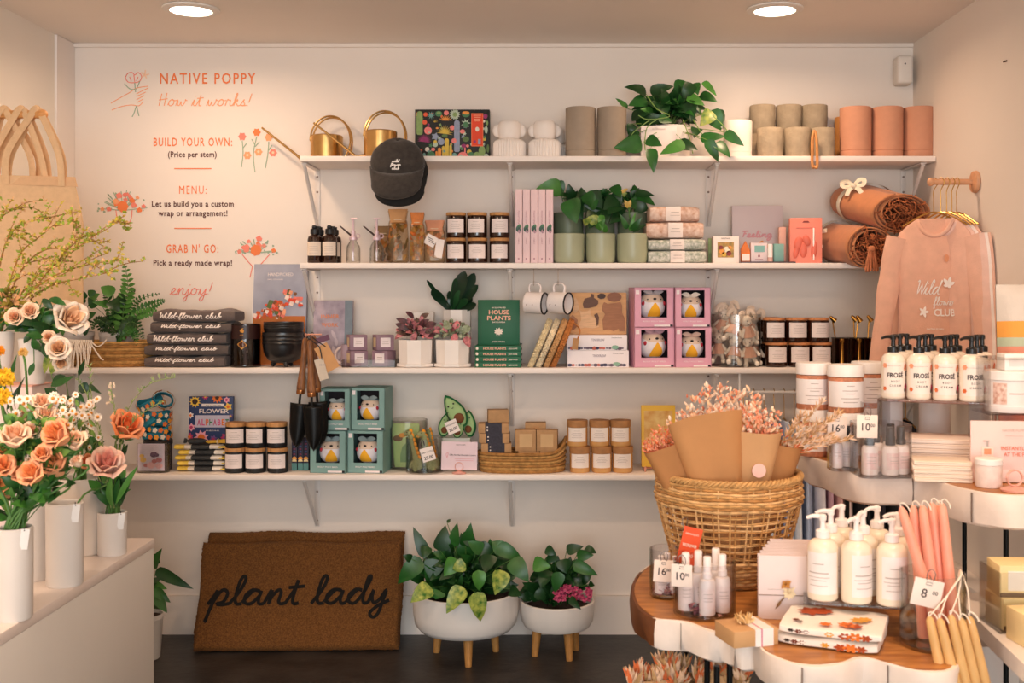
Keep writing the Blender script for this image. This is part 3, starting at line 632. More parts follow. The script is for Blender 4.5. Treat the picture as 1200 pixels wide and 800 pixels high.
# bagged dried flowers
BAG = clear('f6ead8', .93, .8, .2)
def dried_bag(px0, px1, ytop, Y, label, fill, neck, seed, tagp=False, name='dried_flower_bag'):
    q = random.Random(seed); u = U(Y); w = (px1-px0)*u; h = (306.5-ytop)*u
    t = thing(name, label, 'dried flowers', (PX((px0+px1)/2, Y), Y, Z2))
    b = B(); b.loft([(0, 0, .001, w*.42, .022), (0, 0, .01, w*.5, .03), (0, 0, h*.45, w*.5, .026), (0, 0, h*.75, w*.44, .014), (0, 0, h*.8, w*.4, .006), (0, 0, h*.97, w*.48, .003)], 20, e=.7); b.build('clear_wrap', BAG, t)
    b = B()
    for i in range(46):
        z = q.uniform(.008, h*.7); x = q.uniform(-.36, .36)*w; y = q.uniform(-.5, .6)*.024
        a = V((q.uniform(-.5, .5), q.uniform(-.4, .4), q.uniform(.2, 1))).normalized()*q.uniform(.018, .04)
        p0, p1 = V((x, y, z)), V((x, y, z))+a
        for p in (p0, p1): p.x = max(-w*.42, min(w*.42, p.x)); p.y = max(-.02, min(.02, p.y)); p.z = min(p.z, h*.74)
        leaf(b, p0, p1, q.uniform(.008, .018), (q.uniform(-.5, .5), -1, .3), q.randrange(len(fill)), 'oval')
    b.build('dried_petals', fill, t)
    b = B(); b.loft([(0, 0, h*.74, w*.42, .012), (0, -.001, h*.8, w*.36, .012), (0, 0, h*.9, w*.42, .006), (0, 0, h, w*.46, .004)], 16, e=.7); b.tube([(math.cos(a)*w*.37, math.sin(a)*.013, h*.8) for a in [i*pi/8 for i in range(16)]], .0015, 5, 1, closed=True); b.build('gathered_neck', [neck, TWINE], t, jit=.0015)
    if tagp:
        b = B(); M = rotm(0, .5, 0, (-.004*1, -.034, h*.52)); b.box((-.012, 0, 0), (.042, .0012, .04), 0, .0, rot=M.to_3x3().to_4x4()); 
        b.box((.02, .004, -.03), (.03, .0012, .07), 0, rot=rotm(0, .15, 0))
        for k in range(3): b.box((-.012+k*.002, -.0012, .008-k*.008), (.024, .0006, .0022), 1, rot=rotm(0, .5, 0))
        o = b.build('price_tag', [PAPER, INK], t, (0, -.032, h*.52))
DRB = [mat(h, .85, var=.2, scale=60) for h in ('9a7a4a', '6b5a38', 'c2803c', '7a6a44', 'b4945a')]; DRO = [mat(h, .8, var=.2, scale=60) for h in ('d8742a', 'c89a58', 'b8843c', 'a8874a')]; DRP = [mat(h, .8, var=.15, scale=60) for h in ('d89a78', 'e4b48c', 'c0845c')]
dried_bag(454, 479, 243, 4.19, 'clear bag of brown dried leaves tied with kraft, nearest the misters', DRB, KRAFT, 4)
dried_bag(480, 498, 247, 4.17, 'narrow clear bag of orange dried flowers below the cap', DRO, mat('d07a3a', .6, var=.2, scale=60), 5)
dried_bag(497, 522, 256, 4.195, 'tagged clear bag of peach dried petals beside the amber candles', DRP, mat('cc8a68', .6, var=.15), 6, True)
dried_bag(438, 460, 262, 4.29, 'small bag of dark dried leaves at the back behind the misters', DRB, mat('8a6a44', .7, var=.2), 9)
# pink books
PB = mat('e6c9cc', .6, var=.02); PBT = mat('b98a94', .6); ob = None
for i, px in enumerate((607.8, 616.9, 626, 635, 644)):
    lab = 'tall pink book standing spine out, %s from the left of five' % ordinal(i); Y = 4.165
    if ob: dup(ob, lab, (PX(px, Y), Y, Z2), ch=ob.children); continue
    ob = t = thing('pink_book', lab, 'book', (PX(px, Y), Y, Z2), 0, 'pink books in a row'); h = 86.5*U(Y); wd = 8.6*U(Y)
    b = B(); b.box((0, .0015, h/2), (wd, .003, h), 0, .0008); 
    for s in (-1, 1): b.box((s*(wd/2-.0012), .1, h/2), (.0024, .2, h), 0, .0006)
    b.build('cover', PB, t)
    b = B(); b.box((0, .1, h/2), (wd-.006, .19, h-.008), 0); b.build('pages', mat('efe6da', .8, var=.06, scale=200, stretch=(8, 1, 1)), t)
    b = B(); 
    b.T = rotm(0, pi/2, 0, (0, 0, h*.62)); text(b, 'PLANTOPIA', 0, -.0035, -.0006, .007, 0, .01); b.T = rotm(0, pi/2, 0, (0, 0, h*.3)); text(b, 'CAMILLE', .0, -.002, -.0006, .0045, 0, .01); b.T = None
    b.box((0, -.0004, h*.06), (.006, .0006, .006), 0); b.build('spine_text', PBT, t)
    b = B(); leaf(b, (-.006, -.0012, h*.5), (.004, -.0015, h*.41), .018, (0, -1, 0), 1, 'oval', 0, .1); leaf(b, (.004, -.001, h*.53), (-.002, -.001, h*.45), .014, (0, -1, 0), 0, 'oval', 0, .1); leaf(b, (.004, -.0016, h*.46), (.002, -.0016, h*.4), .012, (0, -1, 0), 2, 'oval', 0, .1); b.build('spine_leaf', [GREEN[1], mat('274a3c', .5), mat('b08a96', .5)], t)
# sage pots and plants
SAGE = mat('a5a98c', .35, var=.03, scale=10); SAGED = mat('6d7a62', .4, var=.04, scale=10)
def sage(label, px, Y, z, w, h, m):
    r = w*U(Y)/2; hh_ = h*U(Y-r)
    t = thing('sage_pot', label, 'pot', (PX(px, Y), Y, z), 0, 'sage green pots')
    b = B(); b.lathe([(0, 0), (r*.78, 0), (r*.9, .004), (r*.965, .014), (r*.985, .026), (r*.99, .030), (r, hh_*.4), (r, hh_-.002), (r-.002, hh_), (r-.005, hh_), (r-.006, hh_-.003), (r*.85, hh_*.55), (0, hh_*.55)], n=36); b.build('pot_body', m, t); return t, r, hh_
front = []
for i, (px, lab) in enumerate(((666.5, 'beside the pink books'), (704, 'in the middle'), (741, 'beside the wrapped towels'))): sage('light sage pot in the front row, '+lab, px, 4.2, Z2, 37 if i != 1 else 35, 35, SAGE)
SP = []
for i, (px, lab, bloom) in enumerate(((666, 'broad leaved plant in a dark sage pot behind the pink books', 0), (703, 'dense leafy plant in a dark sage pot, middle of the back row', 0), (741, 'flowering leafy plant in a dark sage pot near the wrapped towels', 1))):
    t = thing('potted_plant', lab, 'potted plant', (PX(px, 4.325), 4.325, Z2), 0, 'plants in dark sage pots'); SP.append(t)
    r = .058; h = .2; b = B(); b.lathe([(0, 0), (r*.8, 0), (r*.95, .01), (r, .03), (r, h), (r-.004, h), (r-.006, h-.015), (0, h-.015)], n=36); b.build('pot', SAGED, t)
    b = B(); b.lathe([(0, h-.008), (r-.006, h-.013)], n=20); b.build('soil', SOIL, t)
l1 = [(658, 220, 627, 222, 22, 2, -.02), (650, 214, 659, 230, 20, 1), (668, 234, 676, 262, 25, 1, -.1), (673, 232, 683, 258, 17, 0, -.09), (655, 219, 640, 216, 12, 2)]
l2 = [(682, 242, 681, 219, 19, 0), (688, 240, 702, 230, 22, 1), (690, 226, 705, 250, 26, 0), (695, 236, 680, 248, 22, 0), (700, 250, 690, 268, 22, 0), (684, 228, 697, 243, 20, 1), (706, 246, 712, 262, 18, 0), (694, 252, 697, 266, 14, 3, -.05), (704, 252, 706, 271, 9, 2, -.05), (700, 268, 709, 256, 9, 2, -.05), (710, 272, 706, 258, 6, 2, -.05), (684, 262, 695, 256, 9, 3, -.05), (698, 238, 715, 246, 18, 0)]
l3 = [(718, 218, 728, 232, 15, 1), (716, 228, 729, 240, 20, 0), (722, 232, 707, 246, 18, 0), (726, 240, 712, 252, 20, 0), (745, 226, 767, 229, 10, 0), (747, 228, 768, 241, 13, 1), (745, 240, 760, 246, 18, 0), (742, 232, 750, 250, 16, 1), (735, 268, 726, 250, 7, 1, -.05), (738, 270, 745, 248, 5, 2, -.06), (740, 270, 752, 254, 8, 1, -.06), (741, 270, 760, 262, 7, 0, -.06), (734, 230, 727, 222, 6, 3), (720, 250, 735, 244, 15, 0), (728, 252, 714, 262, 15, 0)]
for t, l, n_ in zip(SP, (l1, l2, l3), (6, 26, 18)):
    b = B(); rt = V(t.location); leaves_px(b, rt, l, 4.27, stem=(0, 0, .19), smi=4, jy=.02); clump(b, n_, (0, -.005, .245), (.055, .04, .05), (.04, .065), .6, [0, 0, 1], lo=0)
    o = b.build('foliage', GREEN+[STEM], t)
b = B(); rt = V(SP[2].location)
b.tube(smooth_path([(0, 0, .19), P(738, 255, 4.25)-rt, P(737, 240, 4.25)-rt], 4), .003, 6, 0)
for c in ((735, 240), (732, 238), (739, 238)): leaf(b, P(736, 244, 4.25)-rt, P(c[0], c[1]-4, 4.24)-rt, .018, (0, -1, .2), 1, 'oval')
for c in ((729, 222), (733, 221)): leaf(b, P(728, 226, 4.26)-rt, P(c[0]+3, c[1], 4.26)-rt, .014, (0, -1, .2), 1, 'oval')
b.build('pale_bloom', [STEM, mat('d9b25a', .5, var=.15)], SP[2])
# wrapped towels
def bumpy_stack(name, label, cat, px0, px1, y0, y1, Y, dep, m, zb, group, extra=None, sag=.004, seed=1, e=.5):
    u = U(Y-dep/2); w = (px1-px0)*u; h = (y1-y0)*u; t = thing(name, label, cat, (PX((px0+px1)/2, Y-dep/2), Y, zb), 0, group)
    q = random.Random(seed); n1, n2 = q.uniform(0, 9), q.uniform(0, 9); rings = []
    def f(u_, v_):
        a = 2*pi*v_; ca, sa = math.cos(a), math.sin(a); s = u_*2-1
        x = s*w/2; k = 1-.12*abs(s)**6
        y = dep/2*math.copysign(abs(ca)**.35, ca)*k; z = h/2+h/2*math.copysign(abs(sa)**.45, sa)*k
        nz = noise.noise(V((x*14+n1, y*14, n2)))*sag; return V((x, y+nz*.5, z+(nz if z > h*.5 else 0)))
    b = B(); b.grid(lambda a, c: f(c, a), 28, 20, 0, True)
    for s in (0, 1): 
        ring = [f(s, k/28) for k in range(28)]; c = sum(ring, V())/28; b.add(ring+[c+V(((s*2-1)*.002, 0, 0))], [[k, (k+1) % 28, 28] for k in range(28)], 0)
    b.build('cloth', m, t); return t, w, h, f
PAT1 = mat('c99a80', .85, var=.05, scale=55, h2='ead2c4'); PAT2 = mat('8f9a88', .85, var=.05, scale=90, h2='e2e0d8')
zz = Z2
for i, (x0, x1, ya, yb, m, lab) in enumerate(((760, 828, 292, 307, PAT2, 'grey green leaf patterned towel at the bottom of the stack'), (760, 827, 278.5, 292, PAT2, 'grey green leaf patterned towel second from the bottom'), (758, 825, 259, 278.5, PAT1, 'rust patterned towel third from the bottom of the stack'), (762, 820, 241, 259.5, PAT1, 'rust patterned towel on top of the stack'))):
    t, w_, h_, f = bumpy_stack('folded_towel', lab+' on the second shelf', 'towel', x0, x1, ya, yb, 4.24, .17, m, zz, 'wrapped patterned towels', seed=i)
    b = B(); b.box((0 if i < 3 else -.006, -.0865, h_*.5), (.055, .004, h_*.9), 0, .0012); b.box((0, -.0889, h_*.6), (.03, .0006, .002), 1); b.box((0, -.0889, h_*.4), (.036, .0006, .0015), 1); b.build('belly_band', [mat('f0e2da', .7), GREY], t)
    zz += h_+.0004
# photo cards
def card_box(name, label, cat, px0, px1, y0, y1, Y, dep, zb, m, group=None, rx=0, rz=0, bev=.001, part='box'):
    u = U(Y); w_ = (px1-px0)*u; h_ = (y1-y0)*u; t = thing(name, label, cat, (PX((px0+px1)/2, Y), Y, zb), rz, group)
    if rx: t.rotation_euler[0] = rx
    b = B(); b.box((0, dep/2, h_/2), (w_, dep, h_), 0, bev); b.build(part, m, t); return t, w_, h_
t, w_, h_ = card_box('greeting_card_pack', 'small white card pack with a photo window beside the towels', 'card pack', 836, 866, 275.5, 307, 4.19, .05, Z2, PAPER)
b = B(); b.box((-.002, -.0004, h_*.5), (.062, .0008, .058), 0); b.build('photo', mat('6a7a52', .6, var=.3, scale=45, h2='d9a45a'), t)
b = B()
for k, (x, z, r_, mi) in enumerate(((-.014, .045, .011, 0), (.004, .052, .012, 1), (.012, .038, .01, 2), (-.006, .034, .009, 3), (-.018, .06, .008, 2), (.016, .06, .007, 0))): b.prism([(x-.002+math.cos(i*.7)*r_, z+math.sin(i*.7)*r_) for i in range(9)], -.0016, -.0008, 'y', mi)
b.build('photo_flowers', [mat('e89a4a', .6), mat('f2e2c8', .6), mat('8a3a3a', .6), mat('d8b04a', .6)], t)
b = B(); text(b, 'GREETINGS', -.002, h_*.9, -.0004, .005, 0, .01); b.build('card_text', INK, t)
card_box('green_card', 'thin green card standing behind the white card pack', 'card', 830, 862, 276, 306, 4.27, .01, Z2, mat('8aa070', .6))
# Feeling Good book and small gifts in front
t, w_, h_ = card_box('lilac_book', 'large pale lilac book reading Feeling Good against the wall', 'book', 858.5, 918, 237, 306, 4.31, .022, Z2, mat('d9c8c8', .55, var=.02, scale=5), rx=-.06)
b = B(); script(b, 'Feeling', -.062, h_*.46, -.0012, .0125, .0028, 0, .118); b.build('pink_lettering', mat('d99aa0', .6), t)
b = B(); script(b, 'Good', .0, h_*.27, -.0012, .014, .003, 0, .084); b.build('orange_lettering', mat('f0a05a', .6), t)
b = B(); b.box((PX(898, 4.2), 4.2, Z2+.003), (.21, .07, .006), 0, .002); tag(b.build('display_tray', mat('4a4048', .3)), 'flat dark tray under the small gift items', 'tray')
zt = Z2+.0062
t = thing('orange_soap', 'orange peaked soap bar on the dark tray', 'soap', (PX(873.5, 4.19), 4.19, zt)); u = U(4.19)
b = B(); b.prism([(-5*u, 0), (5*u, 0), (5*u, 13*u), (0, 24*u), (-5*u, 15*u)], -.008, .012, 'y'); b.build('soap_body', mat('e07a3a', .6, var=.08), t)
b = B(); b.box((0, -.0088, 5*u), (9*u, .001, 8*u), 0); b.build('paper_band', PAPER, t)
t, w_, h_ = card_box('gift_set_box', 'pale grey gift box with a teal window on the dark tray', 'box', 880, 899, 283, 305, 4.18, .03, zt, mat('e3d2d4', .5))
b = B(); b.box((.002, -.0006, h_*.68), (w_*.62, .0012, h_*.34), 0); b.build('teal_window', mat('7fb0aa', .4), t)
b = B(); b.box((.0, -.0006, h_*.3), (.008, .0012, .008), 0); b.box((0, -.0006, h_*.12), (.03, .0012, .002), 0); b.build('print', mat('a06a74', .5), t)
t = thing('white_tube', 'upright white tube on the dark tray', 'tube', (PX(902.5, 4.17), 4.17, zt)); b = B(); b.lathe([(0, 0), (.0095, 0), (.0095, .062), (.008, .066), (0, .066)], n=18); b.build('tube_body', mat('f4efec', .35), t); b = B(); b.lathe([(.0097, .0), (.0099, .016), (0, .016)], n=18); b.build('tube_cap', mat('cfa8a0', .4), t)
card_box('teal_soap_box', 'small teal box on the dark tray beside the coral box', 'box', 907, 919, 284, 305, 4.2, .03, zt, mat('86b6ae', .5), None, 0, .15)
card_box('blush_box', 'small blush box standing behind the teal box on the tray', 'box', 913, 921, 264, 305, 4.235, .02, zt, mat('d9a898', .5))
# coral massage tool box
t, w_, h_ = card_box('coral_gift_box', 'coral hang pack box with shaped tools beside the rolled throws', 'box', 926, 963, 254, 307, 4.17, .05, Z2, mat('ec8a76', .5, var=.02), rz=-.12)
b = B(); b.prism([(-.014, 0), (.014, 0), (.008, .006), (-.008, .006)], -.001, .0, 'y', 0); b.build('hang_hole', mat('8a3a34', .6), t, (0, 0, h_*.9))
b = B()
for x, z, rx_, rz_, a in ((-.028, .075, .016, .026, .2), (.002, .085, .014, .022, -.3), (-.01, .05, .014, .03, 0), (.03, .05, .011, .035, .1), (-.036, .045, .01, .028, .2)):
    b.T = rotm(0, a, 0, (x, -.001, z)); b.ball((0, 0, 0), (rx_, .006, rz_), 0, 14, 8); b.T = None
b.box((0, -.0008, h_*.78), (.07, .001, .003), 0); b.build('tool_shapes', mat('e0705c', .5, var=.08), t)
b = B(); b.box((.028, -.0035, h_*.42), (.006, .005, h_*.72), 0, .002); b.build('white_rod', mat('fff5ee', .3), t)
# rolled throws
RUST = mat('c58156', .9, var=.06, scale=40, bump=.15, bscale=300, sheen=.2); RUSTD = mat('a85f3a', .95, var=.25, scale=90); CREAM = mat('e9dcc4', .8, var=.04)
def throw(label, loc, axis, L, ra, rb, bowt, seed, tassels, up=V((0, 0, 1))):
    q = random.Random(seed); t = thing('rolled_throw', label, 'throw blanket', loc, 0, 'rolled rust throws'); d, s, n_ = frame(axis)
    def pt_(k, a, rr): 
        c = d*(k*L); return c+s*math.cos(a)*ra*rr+n_*math.sin(a)*rb*rr
    def f(u_, v_):
        a = -u_*2*pi*2.4; rr = 1-.26*u_; k = v_ + .03*math.sin(a*1.3+1)*(v_ > .9); 
        e = 1-.16*(1-min(1, v_*5))**2
        return pt_(k, a+1.2, rr*e)+n_*(noise.noise(V((a, v_*3, seed)))*.004)
    b = B(); b.grid(f, 90, 16, 0)
    ring = [f(k/37.5*.417 if False else k/90, 0) for k in range(38)]; c = sum(ring, V())/38; b.add(ring+[c-d*.004], [[k, (k+1) % 38, 38] for k in range(38)], 0)
    o = b.build('blanket', RUST, t); md = o.modifiers.new('thick', 'SOLIDIFY'); md.thickness = .005; md.offset = -1
    b = B()
    for i in range(150):
        rr = math.sqrt(q.random())*.72; a = q.uniform(0, 2*pi); p = pt_(q.uniform(.93, 1.0), a, rr)
        pts = [p]; v = (d+V((q.uniform(-.6, .6), q.uniform(-.6, .6), q.uniform(-.8, .3)))).normalized()
        for k in range(5): p = p+v*.008; v = (v+V((q.uniform(-.9, .9), q.uniform(-.9, .9), q.uniform(-.9, .7)))).normalized(); pts.append(p)
        b.tube(smooth_path(pts, 2), .0028, 4, q.choice([0, 0, 1]))
    b.build('fringe', [mat('b4683f', .95, var=.25, scale=80), mat('8a4a2c', .95, var=.2, scale=80)], t)
    b = B(); kk = bowt
    b.tube([f(.02+.4*i/40, kk)+ (f(.02+.4*i/40, kk)-d*(kk*L)).normalized()*.002 for i in range(41)], .009, 6, flat=(None, 1) if False else None) if False else None
    vs = []; fs = []
    for i in range(49):
        a = 2*pi*i/48
        for e in (-.011, .011): vs.append(pt_(kk, a, 1.0)+d*e+(s*math.cos(a)+n_*math.sin(a))*.004)
    for i in range(48): fs.append([2*i, 2*i+1, 2*i+3, 2*i+2])
    b.add(vs, fs)
    b.build('ribbon', CREAM, t)
    return t, d, s, n_, pt_, L, kk
def bow(t, c, ax, out, size, drop=1.0):
    b = B(); ax = V(ax).normalized(); out = V(out).normalized(); up = ax.cross(out)
    if up.z < 0: up = -up
    for sgn in (-1, 1):
        pts = smooth_path([c, c+ax*sgn*size*.5+up*size*.45+out*.012, c+ax*sgn*size+up*size*.35+out*.016, c+ax*sgn*size*.9-up*size*.1+out*.014, c+ax*sgn*.3*size-up*.05*size+out*.006, c], 4)
        b.tube(pts, .0085, 6, flat=(out, .25))
        b.tube(smooth_path([c, c+ax*sgn*size*.4-up*size*.4*drop+out*.008, c+ax*sgn*size*.7-up*size*.95*drop+out*.004], 4), .009, 6, flat=(out, .25))
    b.ball(c+out*.006, .011); b.build('bow', CREAM, t)
def tassel(t, top, L_, seed):
    q = random.Random(seed); b = B(); top = V(top)
    b.ball(top-V((0, 0, .008)), (.016, .014, .014))
    for i in range(42):
        a = q.uniform(0, 2*pi); r_ = math.sqrt(q.random())
        b.tube([top-V((0, 0, .01))+V((math.cos(a)*.011*r_, math.sin(a)*.01*r_, 0)), top+V((math.cos(a)*.02*r_, math.sin(a)*.016*r_, -L_*.6)), top+V((math.cos(a)*.027*r_, math.sin(a)*.02*r_, -L_+q.uniform(-.006, .006)))], .0024, 4)
    b.build('tassel', mat('c9805a', .95, var=.2, scale=80), t)
T1 = throw('rust throw rolled with a cream bow, lower of the two on the second shelf', (1.125, 4.372, Z2+.088), (.15, -.97, -.10), .33, .094, .083, .1, 3, 2)
t, d, s, n_, f_, L_, kk = T1; bow(t, V((-.1, -.13, .02)), (.2, -.3, 1), (-1, -.6, .1), .05)
tassel(t, d*L_+V((-.005, -.02, .0)), .085, 3); tassel(t, d*L_+V((.09, -.0, -.0)), .1, 4)
T2 = throw('rust throw rolled with a cream bow, lying on top of the other throw', (1.19, 4.345, Z2+.088*2+.074), (.33, -.9, -.22), .31, .128, .078, .3, 8, 0)
t, d, s, n_, f_, L_, kk = T2; bow(t, d*(.45*L_)+V((-.092, -.05, .07)), (1, -.3, .1), (-.4, -1, .5), .04)
# ================================================================== third shelf
SEAG = mat('b98d52', .85, var=.3, scale=60, bump=.3, bscale=200); SEAG2 = mat('a4753f', .85, var=.3, scale=60)
def coil_basket(t, rx, ry, h, rows, flare=1.08, e=.75, hole=None, name='woven_side', side=None):
    b = B(); n = 90; rr = h/rows/2*1.12
    for k in range(rows):
        z = rr+k*(h-2*rr)/(rows-1); f = 1+(flare-1)*k/(rows-1); pts = []
        for i in range(n):
            a = 2*pi*i/n; ca, sa = math.cos(a), math.sin(a); w_ = 1+.008*math.sin(30*a+k*pi)
            zz = z+(side(ca, k/(rows-1)) if side else 0)
            pts.append((rx*f*w_*math.copysign(abs(ca)**e, ca), ry*f*w_*math.copysign(abs(sa)**e, sa), zz))
        b.tube(pts, rr, 6, 0 if k % 2 else 1, closed=True)
    b.build(name, [SEAG, SEAG2], t)
    b = B(); b.loft([(0, 0, .001, rx*.98, ry*.98), (0, 0, .006, rx*.98, ry*.98)], 30, e=e); b.build('basket_base', SEAG2, t)
Yb = 4.262
t = thing('seagrass_basket', 'low oval seagrass basket with a white cord fringe holding two pots', 'basket', (PX(125, 4.18), Yb, Z3)); bt = V(t.location)
coil_basket(t, .148, .1, .098, 8, 1.1)
b = B()
for i in range(16):
    x = -.145+i*.0042*1.6; y = -.108*math.sqrt(max(.05, 1-(abs(x)/.17)**3))-.012
    b.tube(smooth_path([(x, y+.008, .104), (x+jit(.003), y-.006, .07), (x+jit(.006), y-.01, .03), (x+jit(.01), y-.012, -.006+jit(.004))], 3), .0026, 5)
b.tube(smooth_path([(-.05, -.118, .1), (-.03, -.122, .07), (-.004, -.124, .035), (.006, -.124, .03)], 4), .0028, 5); b.tube(smooth_path([(.012, -.112, .105), (-.005, -.12, .085), (-.02, -.122, .08), (-.04, -.12, .095)], 4), .0028, 5)
b.build('cord_fringe', mat('efe2d2', .85, var=.06), t)
GRP = mat('cfc8c2', .4, var=.02); 
def small_pot(name, label, px, Y, z, w, h, m, cat='potted plant', rim=True, group=None):
    r = w*U(Y)/2; t = thing(name, label, cat, (PX(px, Y), Y, z), 0, group)
    b = B(); b.lathe([(0, 0), (r*.75, 0), (r*.8, .004), (r*.97, h-.018), (r, h-.016), (r, h), (r-.004, h), (r-.005, h-.014), (0, h-.016)], n=32); b.build('pot', m, t)
    b = B(); b.lathe([(0, h-.008), (r-.005, h-.012)], n=20); b.build('soil', SOIL, t); return t, r, h
t, r, h = small_pot('potted_fern', 'leafy green fern in a pale grey pot in the seagrass basket', 137, 4.26, Z3+.0075, 40, .122, GRP); rt = V(t.location)
b = B(); st = V((0, 0, h-.01))
def frond(b, pts, w, mi, n=18, tw=(0, -1, .3), tipw=.15):
    pts = smooth_path(pts, 5); b.tube(pts, .0013, 4, 4); m = len(pts)
    for i in range(2, m):
        d = (pts[i]-pts[i-1]).normalized(); sd = d.cross(V(tw)).normalized(); q = i/m
        ww = w*(math.sin(pi*min(1, q*.9+.12))**.7+tipw*.2)
        for s in (-1, 1): leaf(b, pts[i], pts[i]+sd*s*ww+d*ww*.35+V((0, jit(.006), 0)), ww*.42+.003, (jit(.2), -1, .4), mi, 'oval', .05, .2)
def pf(l, Y): return [P(x, y, Y)-rt for x, y in l]
for l, w_, mi, Y in (([(142, 392), (145, 360), (150, 335), (146, 310)], .036, 2, 4.2), ([(145, 392), (160, 368), (178, 358), (192, 352)], .028, 1, 4.2), ([(140, 392), (132, 372), (126, 352), (122, 340)], .02, 1, 4.22), ([(143, 392), (158, 372), (175, 366), (190, 368)], .024, 2, 4.19), ([(138, 392), (125, 380), (114, 375), (108, 385)], .02, 0, 4.2), ([(143, 392), (150, 378), (160, 380), (168, 396)], .024, 0, 4.18),
                    ([(143, 392), (152, 365), (164, 350), (186, 344)], .018, 1, 4.24), ([(140, 390), (146, 370), (150, 350), (158, 340)], .022, 0, 4.27), ([(136, 395), (128, 385), (118, 384), (112, 372)], .018, 0, 4.25), ([(143, 395), (152, 386), (158, 392), (160, 404)], .02, 1, 4.17)):
    frond(b, [st]+pf(l, Y), w_, mi)
leaves_px(b, rt, [(133, 345, 118, 336, 15, 2), (126, 340, 131, 350, 12, 1), (112, 360, 103, 348, 10, 1), (128, 358, 108, 354, 9, 2), (110, 346, 103, 340, 10, 1), (140, 345, 148, 358, 10, 0), (130, 352, 140, 366, 16, 0), (150, 352, 140, 368, 12, 0)], 4.2, stem=st, smi=4)
clump(b, 55, (.01, -.01, h+.03), (.06, .04, .06), (.03, .05), .4, [0, 0, 1], 'oval', lo=-.1)
b.build('foliage', GREEN+[STEM], t)
b = B(); b.ball((.055, -.062, .105), (.007, .006, .008)); b.build('red_bud', mat('c03a4a', .5), t)
t, r, h = small_pot('potted_houseplant', 'dark leaved houseplant in a white rimmed grey pot, left in the seagrass basket', 93, 4.25, Z3+.0075, 34, .125, GRP); rt = V(t.location)
b = B(); leaves_px(b, rt, [(92, 362, 70, 350, 12, 1), (84, 388, 106, 380, 13, 0), (98, 356, 84, 346, 12, 1), (106, 352, 117, 344, 13, 2), (100, 350, 93, 338, 8, 1), (88, 384, 74, 376, 12, 0), (96, 388, 105, 384, 12, 0), (103, 372, 113, 366, 9, 1), (82, 380, 96, 372, 14, 0)], 4.22, stem=(0, 0, h-.01), smi=4)
clump(b, 14, (0, 0, h+.02), (.04, .03, .03), (.03, .05), .5, [0, 0, 1], lo=0); b.build('foliage', GREEN+[STEM], t)
# folded shirts
SH = [mat('665a56', .95, var=.12, scale=40, bump=.2, bscale=200, sheen=.15), mat('605551', .95, var=.12, scale=40, bump=.2, bscale=200, sheen=.15)]
SHIN = mat('f2e6de', .8, var=.02); zz = Z3
rows = [(168, 262, 13.6, 'bottom'), (168, 266, 13, 'second from the bottom'), (171, 264, 13.4, 'middle'), (175, 270, 12.6, 'second from the top'), (178, 274, 14, 'topmost')]
for i, (x0, x1, hp, lab) in enumerate(rows):
    t, w_, h_, f = bumpy_stack('folded_shirt', 'folded charcoal shirt with white script, %s in its stack' % lab, 'shirt', x0, x1, 0, hp, 4.235, .16, SH[i % 2], zz, 'folded charcoal shirts', seed=10+i, sag=.012)
    b = B(); yf = -.0815
    bd = lambda p: V((p.x, -(abs(1-(max(-1, min(1, (p.z-h_/2)/(h_/2))))**2)**.28)*.08-.0055, p.z))
    if i in (2, 4): script(b, 'Wild-flower club', -w_*.41, h_*.34, 0, .0105, .0021, 0, w_*.76, bend=bd)
    else:
        script(b, 'Wild-flower club', -w_*.36, h_*.52, 0, .0075, .0016, 0, w_*.74, bend=bd); text(b, 'SUPPORT YOUR LOCAL FLOWER SHOP', 0, h_*.16, -.072, .0042, 0, .01)
    b.build('script_print', SHIN, t); zz += h_+.0003
# brown jar with gold
t = thing('brown_glass_jar', 'dark brown glass jar with gold emblem beside the folded shirts', 'jar', (PX(288, 4.2), 4.2, Z3)); r = .055; h = .162
b = B(); b.lathe([(0, 0), (r, 0), (r+.002, .004), (r+.002, .01), (r, .014), (r, h), (r-.002, h+.001), (r-.003, h), (r-.003, .012), (0, .01)], n=36); b.build('glass_wall', clear('a88a84', .8, .8), t)
b = B(); b.lathe([(0, .013), (r-.005, .013), (r-.005, h*.68), (0, h*.68)], n=32); b.build('dark_contents', mat('3a1c18', .4, var=.2), t)
b = B()
def cy(a0, a1, z0, z1, rr): return lambda u_, v_: V((math.cos(a0+(a1-a0)*u_)*rr, math.sin(a0+(a1-a0)*u_)*rr, z0+(z1-z0)*v_))
b.grid(cy(0, 2*pi, h*.66, h-.003, r+.0004), 36, 1, 0); b.build('dark_band', mat('2e1512', .35, var=.1), t)
b = B(); M = lambda x, z: V((x, -math.sqrt((r+.0012)**2-x*x), z))
q = [(-.004, .133), (.006, .13), (.009, .14), (.003, .143), (.008, .15), (-.001, .146), (-.008, .14)]; b.add([M(*p) for p in q], [list(range(7))])
b.add([M(-.018, .088), M(.0, .068), M(.02, .084), M(.002, .104)], [[0, 1, 2, 3]]); text(b, 'LOVE', 0, .121, -r-.0012, .004, 0, .02); b.build('gold_emblem', mat('c98a3c', .35, .6), t)
